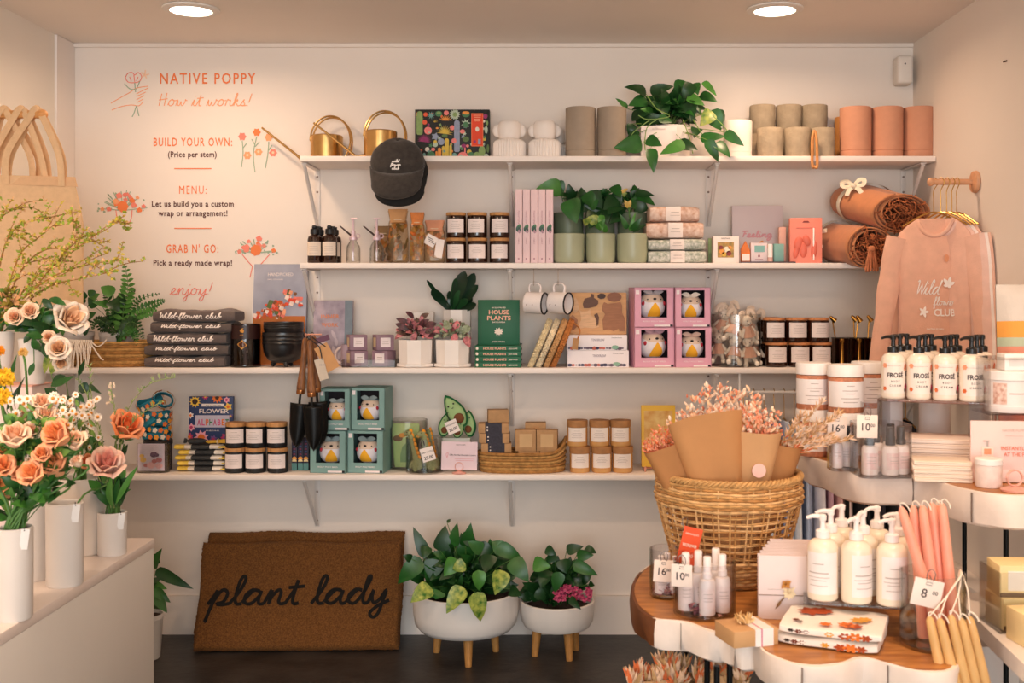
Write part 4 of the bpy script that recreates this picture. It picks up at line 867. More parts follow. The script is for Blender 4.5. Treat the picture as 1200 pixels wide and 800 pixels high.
# leaning flower book
t = thing('flower_book', 'large flower book reading Handpicked leaning behind the black bowl', 'book', (PX(326, 4.33), 4.325, Z3), 0); t.rotation_euler[0] = -.12
w_, h_ = 63*U(4.33), 118*U(4.36)
b = B(); b.box((0, .014, h_/2), (w_, .028, h_), 0, .001); b.build('cover', mat('8f93a6', .5, var=.14, scale=6, h2='b1b3c2'), t)
b = B(); b.box((-w_/2-.0012, .014, h_/2), (.003, .027, h_), 0); b.build('spine', mat('efe6e0', .5, var=.02), t)
b = B(); b.box((0, -.0006, h_*.24), (w_-.004, .0012, h_*.48), 0); b.build('tabletop_print', mat('b5651f', .5, var=.15, scale=15), t)
b = B(); q = random.Random(12); FM = [mat(h, .6, var=.15, scale=60) for h in ('d8492c', 'e8796a', 'f0d8cc', 'c4551f', '7a4a24', '5a6a3a', 'f2a27a')]
for i in range(95):
    a = q.uniform(0, pi); d = math.sqrt(q.random()); x = math.cos(a)*d*w_*.46; z = h_*.46+math.sin(a)*d*h_*.17+(.045 if x > .02 else 0); rr = q.uniform(.005, .012)
    k = 9; yy = -.0014-.0016*i/95; b.prism([(x+math.cos(2*pi*j/k)*rr*(1 if j % 2 else .75), z+math.sin(2*pi*j/k)*rr*(1 if j % 2 else .75)) for j in range(k)], yy, yy+.0012, 'y', q.choice([0, 0, 0, 1, 1, 2, 3, 4, 5, 6]))
b.build('flower_print', FM, t)
b = B(); text(b, 'HANDPICKED', -.0, h_*.88, -.0008, .0135, 0, .015, fit=.1); text(b, 'SIMPLE, SUSTAINABLE', -.02, h_*.84, -.0008, .005, 0, .01, fit=.062); b.build('title', mat('e8dcd8', .6), t)
# black footed bowls
BLK = mat('1b1a1b', .28, var=.1, spec=.6)
def bowl(label, px, Y, z, r, h, feet):
    t = thing('black_bowl', label, 'bowl', (PX(px, Y), Y, z), 0, 'black ridged bowls'); f = .016 if feet else 0
    pr = [(0, f), (r*.45, f), (r*.75, f+h*.1), (r*.93, f+h*.32), (r*.985, f+h*.55)]
    for k in range(3): z_ = f+h*(.6+.12*k); pr += [(r*.99, z_), (r*1.015, z_+h*.04), (r*.99, z_+h*.09)]
    pr += [(r, f+h), (r-.004, f+h), (r*.9, f+h*.5), (0, f+h*.15)]
    b = B(); b.lathe(pr, n=44); b.build('bowl_body', BLK, t)
    for k in range(3 if feet else 0):
        a = -pi/2+k*2*pi/3+.5; b = B(); b.tube([(math.cos(a)*r*.42, math.sin(a)*r*.42, f+.006), (math.cos(a)*r*.55, math.sin(a)*r*.55, .003)], [.012, .007], 10); b.build('foot', BLK, t)
bowl('black ridged bowl on little feet before the flower book', 332, 4.21, Z3, 24*U(4.21), .116, True)
b_ = bowl('black ridged bowl nested on top of the footed one', 332.5, 4.21, Z3+.108, 23.2*U(4.21), .062, False)
# trowels on a hook
YT = 4.085
t = thing('tool_hook', 'rose gold hook on the third shelf edge holding the trowels', 'hook', (PX(361, YT), YT, Z3)); 
b = B(); b.box((0, .07, .003), (.03, .09, .004), 0, .001); b.tube(smooth_path([(0, .05, .004), (0, .05, .1), (0, .045, .12), (-.0, -.01, .125), (0, -.03, .122), (0, -.034, .132)], 4), .0035, 8); b.tube([(-.008, .0, .127), (.05, .0, .127)], .003, 8); b.build('hook_rod', mat('e8a890', .35, .4), t)
WOOD = mat('7a4a2c', .5, var=.3, scale=30, stretch=(6, 6, 1), h2='a06a40'); TRB = mat('141414', .35, .5, var=.15)
def trowel(label, dx, dy, dz, tilt, sc=1.0):
    t = thing('garden_trowel', label, 'trowel', (PX(361, YT)+dx, YT+dy, Z3+.115+dz), 0, 'black bladed garden trowels', rot=(0, tilt, 0))
    b = B(); b.lathe([(0, 0), (.006, -.001), (.0105, -.008), (.012, -.03), (.0105, -.07), (.0115, -.11), (.014, -.15), (.0165, -.185), (.0155, -.196), (.012, -.2), (0, -.2)], n=18); b.build('wood_handle', WOOD, t)
    b = B(); b.lathe([(.0158, -.194), (.0162, -.206), (.0148, -.21), (0, -.211)], n=18); b.build('copper_ferrule', mat('b87a4a', .3, .9), t)
    b = B(); b.tube(smooth_path([(0, 0, -.205), (0, -.004, -.235), (0, 0, -.262)], 4), .0048, 8)
    def f(u_, v_):
        s = u_*2-1; w_ = .036*(1 if v_ < .55 else math.cos((v_-.55)/.45*pi/2)**.62)*(.93+.07*math.cos(v_*4))
        return V((s*w_, -.0+.016*s*s-.010+.006*v_, -.245-.165*v_))
    b.grid(f, 14, 18, 0); o = b.build('blade', TRB, t); md = o.modifiers.new('thick', 'SOLIDIFY'); md.thickness = .002
    b = B(); b.tube(smooth_path([(0, 0, -.004), (-.006, -.012, .012), (.002, -.016, .014), (.006, -.008, .0)], 3), .0014, 5); b.build('hang_cord', BLACK, t)
trowel('wood handled trowel with black blade, left one of the hanging pair', -.012, .012, .0, .09)
trowel('wood handled trowel with black blade, right one in front with the tags', .012, -.026, -.006, -.035)
trowel('wood handled trowel hanging behind the other two', .012, .04, .004, -.06)
t = thing('price_tags', 'kraft and grey card tags tied to the hanging trowels', 'tag', (PX(372, YT-.05), YT-.052, Z3+.1), 0)
b = B(); b.box((.035, 0, -.055), (.052, .0012, .1), 0, 0, rot=rotm(0, -.5, 0)); b.build('kraft_card', mat('cf9a66', .7, var=.06), t)
b = B(); b.box((.016, -.004, -.098), (.034, .0012, .078), 0, 0, rot=rotm(0, -.28, 0)); b.build('grey_card', mat('d3c4b2', .7, var=.05), t)
b = B(); b.tube(smooth_path([(-.035, .01, .015), (-.01, -.004, .0), (.01, -.006, -.02), (.018, -.003, -.065)], 4), .002, 5); b.tube(smooth_path([(-.02, .0, .02), (.008, -.006, .0), (.02, -.004, -.008), (.03, 0, -.015)], 4), .002, 5); b.build('black_ribbon', BLACK, t)
b = B(); b.box((.02, -.002, .012), (.05, .002, .02), 0, 0, rot=rotm(0, -.35, 0)); b.build('purple_label', mat('6a4258', .6), t)
text_b = B(); text(text_b, '28.00', .02, -.085, -.0062, .008, 0, .01); text_b.build('tag_price', GREY, t)
# purple book, mug, candle boxes
t = thing('lilac_cover_book', 'lilac patterned book with orange title leaning behind the purple candle boxes', 'book', (PX(391, 4.33), 4.3, Z3), 0); t.rotation_euler[0] = -.1
w_, h_ = 46*U(4.3), 76*U(4.3); b = B(); b.box((0, .011, h_/2), (w_, .022, h_), 0, .001); b.build('cover', mat('a596a6', .5, var=.2, scale=22, h2='c3b4c0'), t)
b = B(); b.box((w_*.4, -.0006, h_/2), (w_*.2, .0012, h_), 0); b.build('grey_edge_band', mat('7a8690', .5, var=.2, scale=20), t)
b = B(); text(b, 'INNER', -.012, h_*.72, -.0012, .016, 0, .02, fit=.072); text(b, 'WORK', -.012, h_*.59, -.0012, .016, 0, .02, fit=.066); b.build('title', mat('e08a5a', .6), t)
b = B(); q = random.Random(4)
for i in range(12): x, z = q.uniform(-.06, .03), q.uniform(.02, h_*.5); leaf(b, (x, -.001, z), (x+q.uniform(-.03, .03), -.0018, z+.035), .014, (0, -1, 0), q.randrange(2), 'oval', 0, 0)
b.build('leaf_print', [mat('8a7488', .6), mat('cdbfc8', .6)], t)
t = thing('lilac_mug', 'pale lilac mug behind the purple candle boxes, its handle showing', 'mug', (PX(410, 4.24), 4.235, Z3)); b = B(); b.lathe([(0, 0), (.03, 0), (.033, .004), (.033, .082), (.031, .083), (.03, .08), (.03, .006), (0, .006)], n=28); b.build('mug_body', mat('b8a2ae', .35), t)
b = B(); b.tube([(-.03-.024*math.sin(pi*i/12), -.004, .042+.03*math.cos(pi*i/12)) for i in range(13)], .0045, 8); b.build('mug_handle', mat('efdcd6', .35), t)
t = thing('clear_tray', 'low clear tray holding the purple candle boxes', 'tray', (PX(434, 4.2), 4.215, Z3)); w_, d_ = .198, .125
b = B(); b.box((0, 0, .002), (w_, d_, .003), 0)
for s in (-1, 1): b.box((s*w_/2, 0, .015), (.003, d_, .027), 0); b.box((0, s*d_/2, .015), (w_, .003, .027), 0)
b.build('tray_wall', GLASS, t)
PUR = mat('8f7280', .5, var=.06, scale=20); cb = None
for i, (x, y, dz, rz, lab) in enumerate(((418, 4.2, 0, .5, 'lower left'), (450, 4.2, 0, -.35, 'lower right'), (418, 4.205, 1, .38, 'upper left'), (449, 4.2, 1, .42, 'upper right'))):
    loc = (PX(x, 4.2), y, Z3+.0042+dz*.0595); l = 'purple candle box with pale square labels, %s of four' % lab
    if cb: dup(cb, l, loc, rz); continue
    cb = t = thing('candle_box', l, 'box', loc, rz, 'purple candle boxes'); a = .066; b = B(); b.box((0, 0, .029), (a, a, .058), 0, .001); b.build('carton', PUR, t)
    b = B(); b.box((0, -a/2-.0004, .03), (.038, .0008, .036), 0); b.box((0, -a/2-.001, .033), (.022, .0004, .003), 1); b.box((0, -a/2-.001, .025), (.026, .0004, .0015), 1); b.build('front_label', [mat('ecdfe0', .6), GREY], t)
    b = B(); b.box((-a/2-.0004, 0, .03), (.0008, .034, .036), 0); b.build('side_label', mat('d8c09a', .6), t)
# white faceted pots with nerve plants
def hexpot(label, px, Y, z, w, h, group, cat='potted plant', name='white_planter', saucer=True):
    r = w*U(Y)/2; t = thing(name, label, cat, (PX(px, Y), Y, z), 0, group); s0 = .012 if saucer else 0; n = 8
    b = B(); b.T = Matrix.Rotation(pi/8, 4, 'Z'); b.lathe([(0, s0), (r*.98, s0), (r*1.03, h), (r*.97, h), (r*.94, h-.012), (0, h-.014)], n=n); b.T = None; b.build('pot', mat('f1e8e0', .45, var=.015), t, ang=20)
    b = B(); b.lathe([(0, h-.009), (r*.93, h-.011)], n=8); b.build('soil', SOIL, t)
    if saucer: b = B(); b.T = Matrix.Rotation(pi/8, 4, 'Z'); b.lathe([(0, 0), (r*.98, 0), (r*1.12, .004), (r*1.12, .014), (r*1.05, .0145), (r*1.02, .006), (0, .005)], n=n); b.T = None; b.build('saucer', mat('f1e8e0', .45, var=.015), t, ang=20)
    return t, r, h
NV = [mat(h, .5, var=.25, scale=90, h2=k) for h, k in (('3a2a2a', '6a3a42'), ('8a4a52', 'd88a90'), ('4a3a34', '7a5a4a'), ('d9646e', 'e8a0a0'), ('5a6a44', 'b9c4a4'), ('c8d0b8', '6a7a54'))]
t, r, h = hexpot('pink veined nerve plant in the left white faceted pot', 487.5, 4.2, Z3, 41, .104, 'nerve plants in white pots')
b = B(); clump(b, 95, (0, -.01, h+.025), (.072, .05, .06), (.022, .042), .5, [0, 0, 1, 1, 2, 3], 'oval', lo=-.25); rt = V(t.location)
leaves_px(b, rt, [(480, 386, 463, 379, 7, 0), (482, 380, 464, 373, 7, 0), (485, 372, 475, 365, 6, 0), (492, 374, 503, 367, 7, 2), (497, 382, 512, 379, 8, 0), (480, 392, 463, 390, 6, 2), (495, 390, 508, 396, 8, 3), (488, 390, 482, 400, 7, 1)], 4.17, 'oval', stem=(0, 0, h-.01), smi=2); b.build('foliage', NV, t)
t, r, h = hexpot('green and pink nerve plant in the right white faceted pot', 531, 4.2, Z3, 41, .104, 'nerve plants in white pots')
b = B(); clump(b, 90, (0, -.01, h+.02), (.068, .05, .055), (.02, .036), .6, [4, 4, 5, 5, 2, 1, 3], 'oval', lo=-.25); rt = V(t.location); leaves_px(b, rt, [(545, 394, 551, 407, 9, 1), (530, 392, 536, 399, 10, 3), (520, 378, 530, 384, 10, 5), (540, 386, 552, 384, 9, 4)], 4.16, 'oval'); b.build('foliage', NV, t)
t, r, h = hexpot("dark bird's nest fern in a taller white pot at the back", 536, 4.33, Z3, 33, .215, None, saucer=False); rt = V(t.location)
b = B(); q = [(527, 363, 506, 339, 12, 0), (526, 363, 500, 328, 5, 0), (528, 362, 534, 326, 8, 1), (531, 363, 545, 318, 16, 0), (536, 363, 556, 320, 13, 0), (538, 364, 560, 334, 11, 0), (533, 363, 538, 340, 9, 1), (536, 365, 558, 356, 9, 0), (530, 365, 548, 350, 9, 1)]
for bx, by, tx, ty, wp, mi in q: leaf(b, P(bx, by, 4.31)-rt, P(tx, ty, 4.27+jit(.02))-rt, wp*U(4.3), (jit(.6), -1, .1), mi, 'strap', jit(.1), .2)
for i in range(8): a = R.uniform(0, 6.28); leaf(b, (math.cos(a)*.02, math.sin(a)*.01, h-.012), (math.cos(a)*.06, math.sin(a)*.03, h+R.uniform(.04, .09)), .03, (0, -1, .2), 0, 'strap', .1, .2)
b.build('foliage', [mat('12301c', .3, var=.2), mat('1f4a26', .3, var=.2)], t)
hexpot('empty white pot standing behind the left nerve plant', 493, 4.335, Z3, 33, .205, None, 'pot', saucer=False)
# house plants books
BG = mat('15603f', .5, var=.05); BGT = mat('f2e2d2', .6); BGO = mat('f2b49a', .6); ob = None; hb = 6.35*U(4.17)
for i in range(4):
    lab = 'flat green house plants book, %s in its stack' % ['bottom', 'second from the bottom', 'third from the bottom', 'topmost lying'][i]; loc = (PX(583.5, 4.15)+jit(.001), 4.15, Z3+i*(hb+.0002))
    if ob: dup(ob, lab, loc); continue
    ob = t = thing('green_book', lab, 'book', loc, 0, 'green house plants books'); w_ = 54*U(4.15)
    b = B(); b.box((0, .002, hb/2), (w_, .004, hb), 0, .0008)
    for z in (.0011, hb-.0011): b.box((0, .1, z), (w_, .2, .0022), 0, .0004)
    b.build('cover', BG, t); b = B(); b.box((0, .1, hb/2), (w_-.006, .19, hb-.0046)); b.build('pages', mat('efe6da', .8, var=.06, scale=200, stretch=(1, 1, 8)), t)
    b = B(); text(b, 'HOUSE PLANTS', -.012, hb*.28, -.0008, hb*.42, 0, .03, fit=.086); text(b, 'JASON CHONG', .057, hb*.34, -.0008, hb*.26, 1, .02, fit=.033); b.prism([(-.078+math.cos(k*.785)*.005, hb/2+math.sin(k*.785)*.006) for k in range(8)], -.0008, 0, 'y', 1); b.build('spine_title', [BGO, BGT], t)
t = thing('green_book', 'upright green house plants book standing on the lying ones', 'book', (PX(584, 4.19), 4.21, Z3+4*(hb+.0002)), 0, 'green house plants books'); t.rotation_euler[0] = -.04
w_, h_ = 49*U(4.2), 53*U(4.2); b = B(); b.box((0, .0015, h_/2), (w_, .003, h_), 0, .0006); b.box((0, .0185, h_/2), (w_, .003, h_), 0, .0006); b.box((-w_/2+.0015, .01, h_/2), (.003, .02, h_), 0, .0006); b.build('cover', BG, t)
b = B(); b.box((.001, .01, h_/2), (w_-.006, .0145, h_-.006)); b.build('pages', mat('efe6da', .8), t)
b = B(); text(b, 'HOUSE', .001, h_*.68, -.0008, .0165, 0, .03, fit=.078); text(b, 'PLANTS', .001, h_*.55, -.0008, .0165, 0, .03, fit=.09); b.build('title', BGO, t)
b = B(); text(b, 'AN ILLUSTRATED', 0, h_*.81, -.0008, .005, 0, .02); text(b, 'ENCYCLOPEDIA', 0, h_*.49, -.0008, .005, 0, .02); text(b, 'JASON CHONG', 0, h_*.06, -.0008, .005, 0, .02)
for k in range(9): a = k*.7; leaf(b, (0, -.0008, h_*.28), (math.cos(a)*.018, -.0012, h_*.3+math.sin(a)*.015), .008, (0, -1, 0), 0, 'oval', 0, 0)
b.box((0, -.0008, h_*.2), (.02, .0005, .0015), 0); b.build('cover_print', BGT, t)
b = B(); b.box((-w_*.42, -.0006, h_/2), (.0015, .0005, h_*.98)); b.build('hinge_line', mat('0e4a30', .5), t)
# hanging enamel mugs
ob = None
for px, lab, rz in ((627, 'left of the two', -.35), (655.5, 'right of the two, nearer the wooden puzzle', -.5)):
    loc = (PX(px, 4.165), 4.165, Z3+.243); l = 'white enamel mug hanging under the second shelf, '+lab
    if ob: dup(ob, l, loc, rz); continue
    ob = t = thing('enamel_mug', l, 'mug', loc, rz, 'hanging enamel mugs', rot=(0, .06, rz)); r = .041
    b = B(); b.T = rotm(0, pi/2, 0); b.lathe([(0, -.037), (r-.004, -.037), (r, -.032), (r, .037), (r-.002, .0375), (r-.0025, .036), (r-.0025, -.03), (0, -.034)], n=32); b.build('mug_body', mat('f0e6e2', .3, var=.02), t)
    b = B(); b.T = rotm(0, pi/2, 0); b.lathe([(r-.003, .036), (r+.001, .0365), (r+.0012, .0405), (r-.003, .041), (r-.003, .036)], n=32); b.build('black_rim', BLACK, t)
    b = B(); b.tube(smooth_path([(-.024, 0, r-.002), (-.026, 0, r+.02), (-.015, 0, r+.032), (.008, 0, r+.032), (.02, 0, r+.02), (.018, 0, r-.002)], 4), .0042, 8, flat=(V((0, 1, 0)), 1.5)); b.build('mug_handle', mat('f0e6e2', .3, var=.02), t)
    b = B()
    for k in range(4): leaf(b, (-.02+k*.012, -r-.0006+.002*(k % 2), -.012), (-.012+k*.01, -r-.001+.004, .012+.004*(k % 2)), .006, (0, -1, 0), 0, 'oval', 0, 0)
    b.build('sketch_print', GREY, t)
    for q in (0,): pass
for px, lab in ((625.5, 'left'), (654, 'right')):
    b = B(); x, z = PX(px, 4.165), Z3+.243+.041+.03
    b.tube(smooth_path([(x, 4.165, Z2-TH+.001), (x, 4.165, Z2-TH-.012), (x, 4.162, z+.014), (x, 4.15, z+.002), (x, 4.165, z-.006), (x, 4.18, z+.003)], 4), .0014, 6); tag(b.build('mug_hook', mat('c9b8a8', .3, .8)), 'thin metal hook holding the %s hanging mug' % lab, 'hook')
# braided trivets leaning
BR = [mat(h, .9, var=.2, scale=60, bump=.3, bscale=200) for h in ('e0cda4', 'e4d2b0', 'c89a68', 'b8743c')]
for i, (xb, lab) in enumerate(((620, 'cream one on the left'), (629, 'cream one, second from the left'), (638, 'tan one, third from the left'), (646, 'rust brown one on the right'))):
    t = thing('braided_trivet', 'leaning braided round trivet, '+lab, 'trivet', (PX(xb, 4.2)-.007, 4.22, Z3+.0015), 0, 'leaning braided trivets', rot=(0, .40, 0))
    b = B(); rr = .098; n = 130
    for ph in (0, 1, 2):
        pts = []
        for k in range(n):
            a = 2*pi*k/n; w1 = math.sin(a*17+ph*2*pi/3); w2 = math.sin(2*(a*17+ph*2*pi/3)); r_ = rr-.004+.0035*w2
            pts.append((.0065*w1+.011, math.cos(a)*r_*.96-.004, rr+math.sin(a)*r_*1.0))
        b.tube(pts, .0058, 6, closed=True)
    b.build('braided_rim', BR[i], t)
    b = B(); b.T = Matrix.Translation((.011, -.004, rr)) @ Matrix.Rotation(pi/2, 4, 'Y')
    for k in range(9): r_ = .008+k*.0098; b.tube([(math.cos(a)*r_, math.sin(a)*r_, 0) for a in [j*2*pi/36 for j in range(36)]], .0055, 5, closed=True)
    b.T = None; b.build('coiled_centre', BR[min(i+1, 3) if i == 0 else i], t)
    if i == 3: 
        b = B(); b.box((.055, -.1, .12), (.022, .0012, .042), 0, 0, rot=rotm(0, -.25, 0)); b.build('kraft_tag', KRAFT, t); b = B(); b.tube(smooth_path([(.02, -.06, .19), (.05, -.095, .175), (.055, -.1, .14)], 3), .003, 5); b.build('tag_cord', BR[3], t)
# wooden puzzle on white boxes
WB = mat('f2eaec', .5, var=.015); zz = Z3
for i, (x0, x1, hp, lab) in enumerate(((665, 737, 19.6, 'lower'), (664, 735, 18, 'upper'))):
    w_, h_ = (x1-x0)*U(4.17), hp*U(4.17); t = thing('puzzle_carton', 'flat white puzzle carton with animal pictures, %s of two' % lab, 'box', (PX((x0+x1)/2, 4.17), 4.17, zz), 0, 'white puzzle cartons')
    b = B(); b.box((0, .09, h_/2), (w_, .18, h_), 0, .001); b.build('carton', WB, t)
    b = B(); text(b, 'TENDERLEAF', .004, h_*.62, -.0006, .009, 0, .01, fit=.05); b.build('carton_title', mat('8a7a8a', .6), t); b = B(); text(b, 'WOODEN PUZZLE', .075, h_*.8, -.0006, .0035, 0, .01); b.build('carton_text', INK, t)
    b = B(); q = random.Random(i)
    for k in range(18):
        x = -w_*.46+k*w_*.052; rr = q.uniform(.003, .008)
        if abs(x-.0) > .018 or 1: b.prism([(x+math.cos(j*.8)*rr*1.3, .0085+math.sin(j*.8)*rr*q.uniform(.7, 1)) for j in range(8)], -.0008, 0, 'y', q.choice([0, 0, 1, 2]))
    b.prism([(w_*.3+math.cos(j*.7)*.014, .012+math.sin(j*.7)*.008) for j in range(9)], -.001, 0, 'y', 3); b.build('animal_strip', [mat('3f3a5a', .6), mat('c96a5a', .6), mat('6a5a6a', .6), mat('86b09a', .6)], t); zz += h_+.0003
t = thing('wooden_puzzle', 'wooden tray puzzle of forest animals standing on the white cartons', 'puzzle', (PX(701, 4.22), 4.215, zz), 0); t.rotation_euler[0] = -.1
w_, h_ = 67*U(4.22), 49.5*U(4.22); b = B(); b.box((0, .01, h_/2), (w_, .02, h_), 0, .004); b.build('board', mat('d9a674', .6, var=.12, scale=12, stretch=(1, 1, 8)), t)
def shape(pts, name, m, mirror=None):
    b = B(); b.prism([((x-701)*U(4.22), (391-y)*U(4.22)) for x, y in pts], -.006, .0, 'y'); b.build(name, m, t)
WD = [mat(h, .6, var=.12, scale=30, stretch=(1, 1, 6)) for h in ('a5704f', '6a4a3c', 'e0b48a', '8f5f48', '4a3630')]
def blob(cx, cy, rx, ry, k=16): return [(cx+math.cos(2*pi*i/k)*rx, cy+math.sin(2*pi*i/k)*ry) for i in range(k)]
shape([(706, 357), (708, 353), (712, 355), (722, 354), (727, 353), (729, 357), (729, 366), (732, 372), (732, 387), (726, 387), (725, 384), (719, 387), (713, 385), (707, 386), (706, 374), (709, 367), (706, 363)], 'bear_piece', WD[0])
shape([(683, 355), (685, 349), (692, 347), (693, 343), (696, 344), (696, 348), (701, 351), (701, 355), (698, 358), (690, 360), (684, 360)], 'rabbit_piece', WD[1])
shape(blob(720, 347, 8.5, 5.5), 'oval_piece', WD[3]); shape(blob(705, 346, 5, 3.4, 7), 'leaf_piece', WD[4])
shape([(680, 366), (678, 362), (682, 364), (688, 364), (692, 361), (692, 368), (697, 372), (702, 382), (695, 384), (685, 383), (680, 384), (678, 380), (681, 374)], 'cat_piece', WD[2])
shape([(696, 368), (700, 366), (702, 371), (701, 380), (698, 382), (699, 374)], 'tail_piece', WD[1])
shape([(671, 350), (674, 347), (677, 351), (679, 361), (674, 366), (669, 362), (668, 354)], 'deer_piece', WD[2]); shape([(667, 372), (671, 368), (677, 374), (676, 382), (672, 386), (667, 384)], 'fox_piece', WD[0])
# pink and teal boxes with roly toys
def toybox(label, px0, px1, y0, y1, Y, zb, m, minn, group, rz, twin, ww=None, sideleft=True):
    u = U(Y); w_, h_ = (px1-px0)*u, (y1-y0)*u; dp = min(.125, w_*.86); t = thing('toy_box', label, 'box', (PX((px0+px1)/2, Y), Y, zb), rz, group); th = .0025
    b = B(); b.box((0, dp/2, th/2), (w_, dp, th), 0); b.box((0, dp/2, h_-th/2), (w_, dp, th), 0); b.box((0, dp-th/2, h_/2), (w_, th, h_-2*th), 0)
    for s in (-1, 1): b.box((s*(w_/2-th/2), dp/2, h_/2), (th, dp, h_-2*th), 0)
    x0, x1, z0, z1 = -w_*.33, w_*.33, h_*.24, h_*.93
    b.box((0, th/2, z0/2), (w_, th, z0), 0); b.box((0, th/2, (z1+h_)/2), (w_, th, h_-z1), 0); b.box(((x0-w_/2)/2, th/2, (z0+z1)/2), (x0+w_/2, th, z1-z0), 0); b.box(((x1+w_/2)/2, th/2, (z0+z1)/2), (w_/2-x1, th, z1-z0), 0)
    b.build('carton', m, t)
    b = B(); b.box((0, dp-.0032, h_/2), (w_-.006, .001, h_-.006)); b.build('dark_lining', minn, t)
    b = B(); b.box((w_*.2, -.0004, h_*.04), (w_*.4, .0008, h_*.045), 0); b.box((w_*.44, -.0004, h_*.04), (w_*.07, .0008, h_*.05), 1); b.box((-w_*.42, -.0004, h_*.88), (w_*.09, .0008, h_*.1), 0); text(b, 'ROLY POLY BIRD', 0, h_*.13, -.0006, h_*.035, 0, .01, fit=w_*.55); b.build('carton_print', [mat('f2e6e6', .6), BLACK], t)
    return t, w_, h_, dp
TW = mat('eae4ea', .8, var=.03, bump=.1, bscale=200); TY = mat('f5b32e', .8, var=.06); TRD = mat('b0283a', .7); TG_ = mat('8f9298', .8, var=.05); TSK = mat('e0c8b4', .8, var=.04)
def toy(label, loc, r, rz, capm):
    t = thing('roly_toy', label, 'toy', loc, rz, 'roly poly bird toys'); H = r*2.15
    def rad(z): q = max(0, 1-((z-H*.43)/(H*.57 if z > H*.43 else H*.43))**2); return r*q**.5
    prof = [(0, 0)]+[(rad(H*(.03+.94*i/14)), H*(.03+.94*i/14)) for i in range(15)]+[(0, H)]
    b = B(); b.lathe(prof, n=28); b.build('body', TW, t)
    def on(a, z, e=.0008): q = rad(z)+e; return V((math.sin(a)*q, -math.cos(a)*q, z))
    b = B(); b.grid(lambda u_, v_: on((u_-.5)*1.5*(1-v_*.92), H*(.1+.48*v_), .001), 12, 10); b.build('yellow_bib', TY, t)
    b = B(); b.grid(lambda u_, v_: on((u_-.5)*2.6*(.45+.55*v_), H*(.6+.12*v_), .0006), 14, 4, 0); b.grid(lambda u_, v_: on((u_-.5)*2.8, H*(.72+.16*v_), .0006), 14, 4, 0); b.build('face_patch', TSK, t)
    b = B()
    for s in (-1, 1): c = on(s*.95, H*.56, .0); b.ball(c, (r*.15, r*.1, r*.17), 0, 10, 6)
    b.build('red_cheeks', TRD, t)
    b = B(); c = on(0, H*.72, .001); b.ball(c, (r*.14, r*.08, r*.09), 0, 8, 5)
    for s in (-1, 1): b.ball(on(s*.62, H*.7, .0), r*.06, 0, 8, 5)
    b.build('beak_and_eyes', BLACK, t)
    b = B(); b.grid(lambda u_, v_: on(u_*2*pi, H*(.86+.135*v_), .0015), 20, 5, 0, True)
    for s in (-1, 1): leaf(b, (0, -r*.45, H*.93), (s*r*.8, -r*.5, H*(.98)), r*.42, (0, -1, .4), 0, 'oval', .1, .1)
    b.build('cap', capm, t)
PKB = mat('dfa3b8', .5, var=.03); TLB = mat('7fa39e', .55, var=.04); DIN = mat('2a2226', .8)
minor = mat('6a5a5e', .8)
def box4(specs, Y, zb, m, group, tone, capms):
    zz = {}
    for i, (x0, x1, y0, y1, rz, col, row) in enumerate(specs):
        z = zb if row == 'lower' else zz[col]+.0004
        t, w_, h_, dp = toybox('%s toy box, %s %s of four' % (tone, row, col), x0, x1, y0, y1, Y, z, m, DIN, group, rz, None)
        zz[col] = z+h_; L = V(t.location)+Matrix.Rotation(rz, 3, 'Z') @ V((0, dp*.42, 0)); r = w_*.335
        toy('white bird toy with yellow bib inside the %s %s %s box' % (row, col, tone), (L.x, L.y, z+.0027+h_*.17), r, rz+[.25, -.1, .1, -.15][i], capms[i])
        b = B(); b.lathe([(0, 0), (r*.75, 0), (r*.72, h_*.165), (r*.3, h_*.168), (0, h_*.168)], n=16); b.build('toy_cradle', minor, t, (0, dp*.42, .0026))
CP = [mat(h, .8) for h in ('c9a4ae', 'd8b8a8', 'b9b2b4', 'e6dcd0')]
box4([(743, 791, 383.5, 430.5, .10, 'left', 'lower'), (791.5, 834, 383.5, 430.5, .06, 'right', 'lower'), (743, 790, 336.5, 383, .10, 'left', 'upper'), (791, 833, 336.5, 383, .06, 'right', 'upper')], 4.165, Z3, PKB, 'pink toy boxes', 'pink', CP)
# jar of plush bunnies
t = thing('glass_jar', 'clear glass cylinder packed with cream plush bunnies', 'jar', (PX(862.5, 4.24), 4.24, Z3)); r = .0945; h = .2
def glass_cyl(t, r, h, th=.0035, m=GLASS, n=40, name='glass_wall'):
    b = B(); b.lathe([(0, 0), (r-.003, 0), (r, .003), (r, h-.001), (r-th/2, h), (r-th, h-.001), (r-th, .006), (r-th-.003, .005), (0, .005)], n=n); return b.build(name, m, t)
glass_cyl(t, r, h)
BUN = [mat(h, .95, var=.06, bump=.2, bscale=200, sheen=.3) for h in ('e9dccb', 'dfc9b4', 'd9bfae')]; DRS = [mat(h, .9, var=.05) for h in ('e4b096', 'd9a08c', 'e6cdb8')]; ob = None
SPT = [(-.02, -.055, .02), (.045, -.045, .02), (-.066, -.01, .03), (.066, .0, .02), (.0, .03, .03), (-.03, -.052, .105), (.038, -.045, .1), (.0, .01, .13), (.05, .03, .11), (-.055, .02, .12)]
where = ['front centre at the bottom', 'front right at the bottom', 'far left at the bottom', 'far right at the bottom', 'in the middle', 'front left, upper layer', 'front right, upper layer', 'topmost in the middle', 'back right, upper layer', 'back left, upper layer']
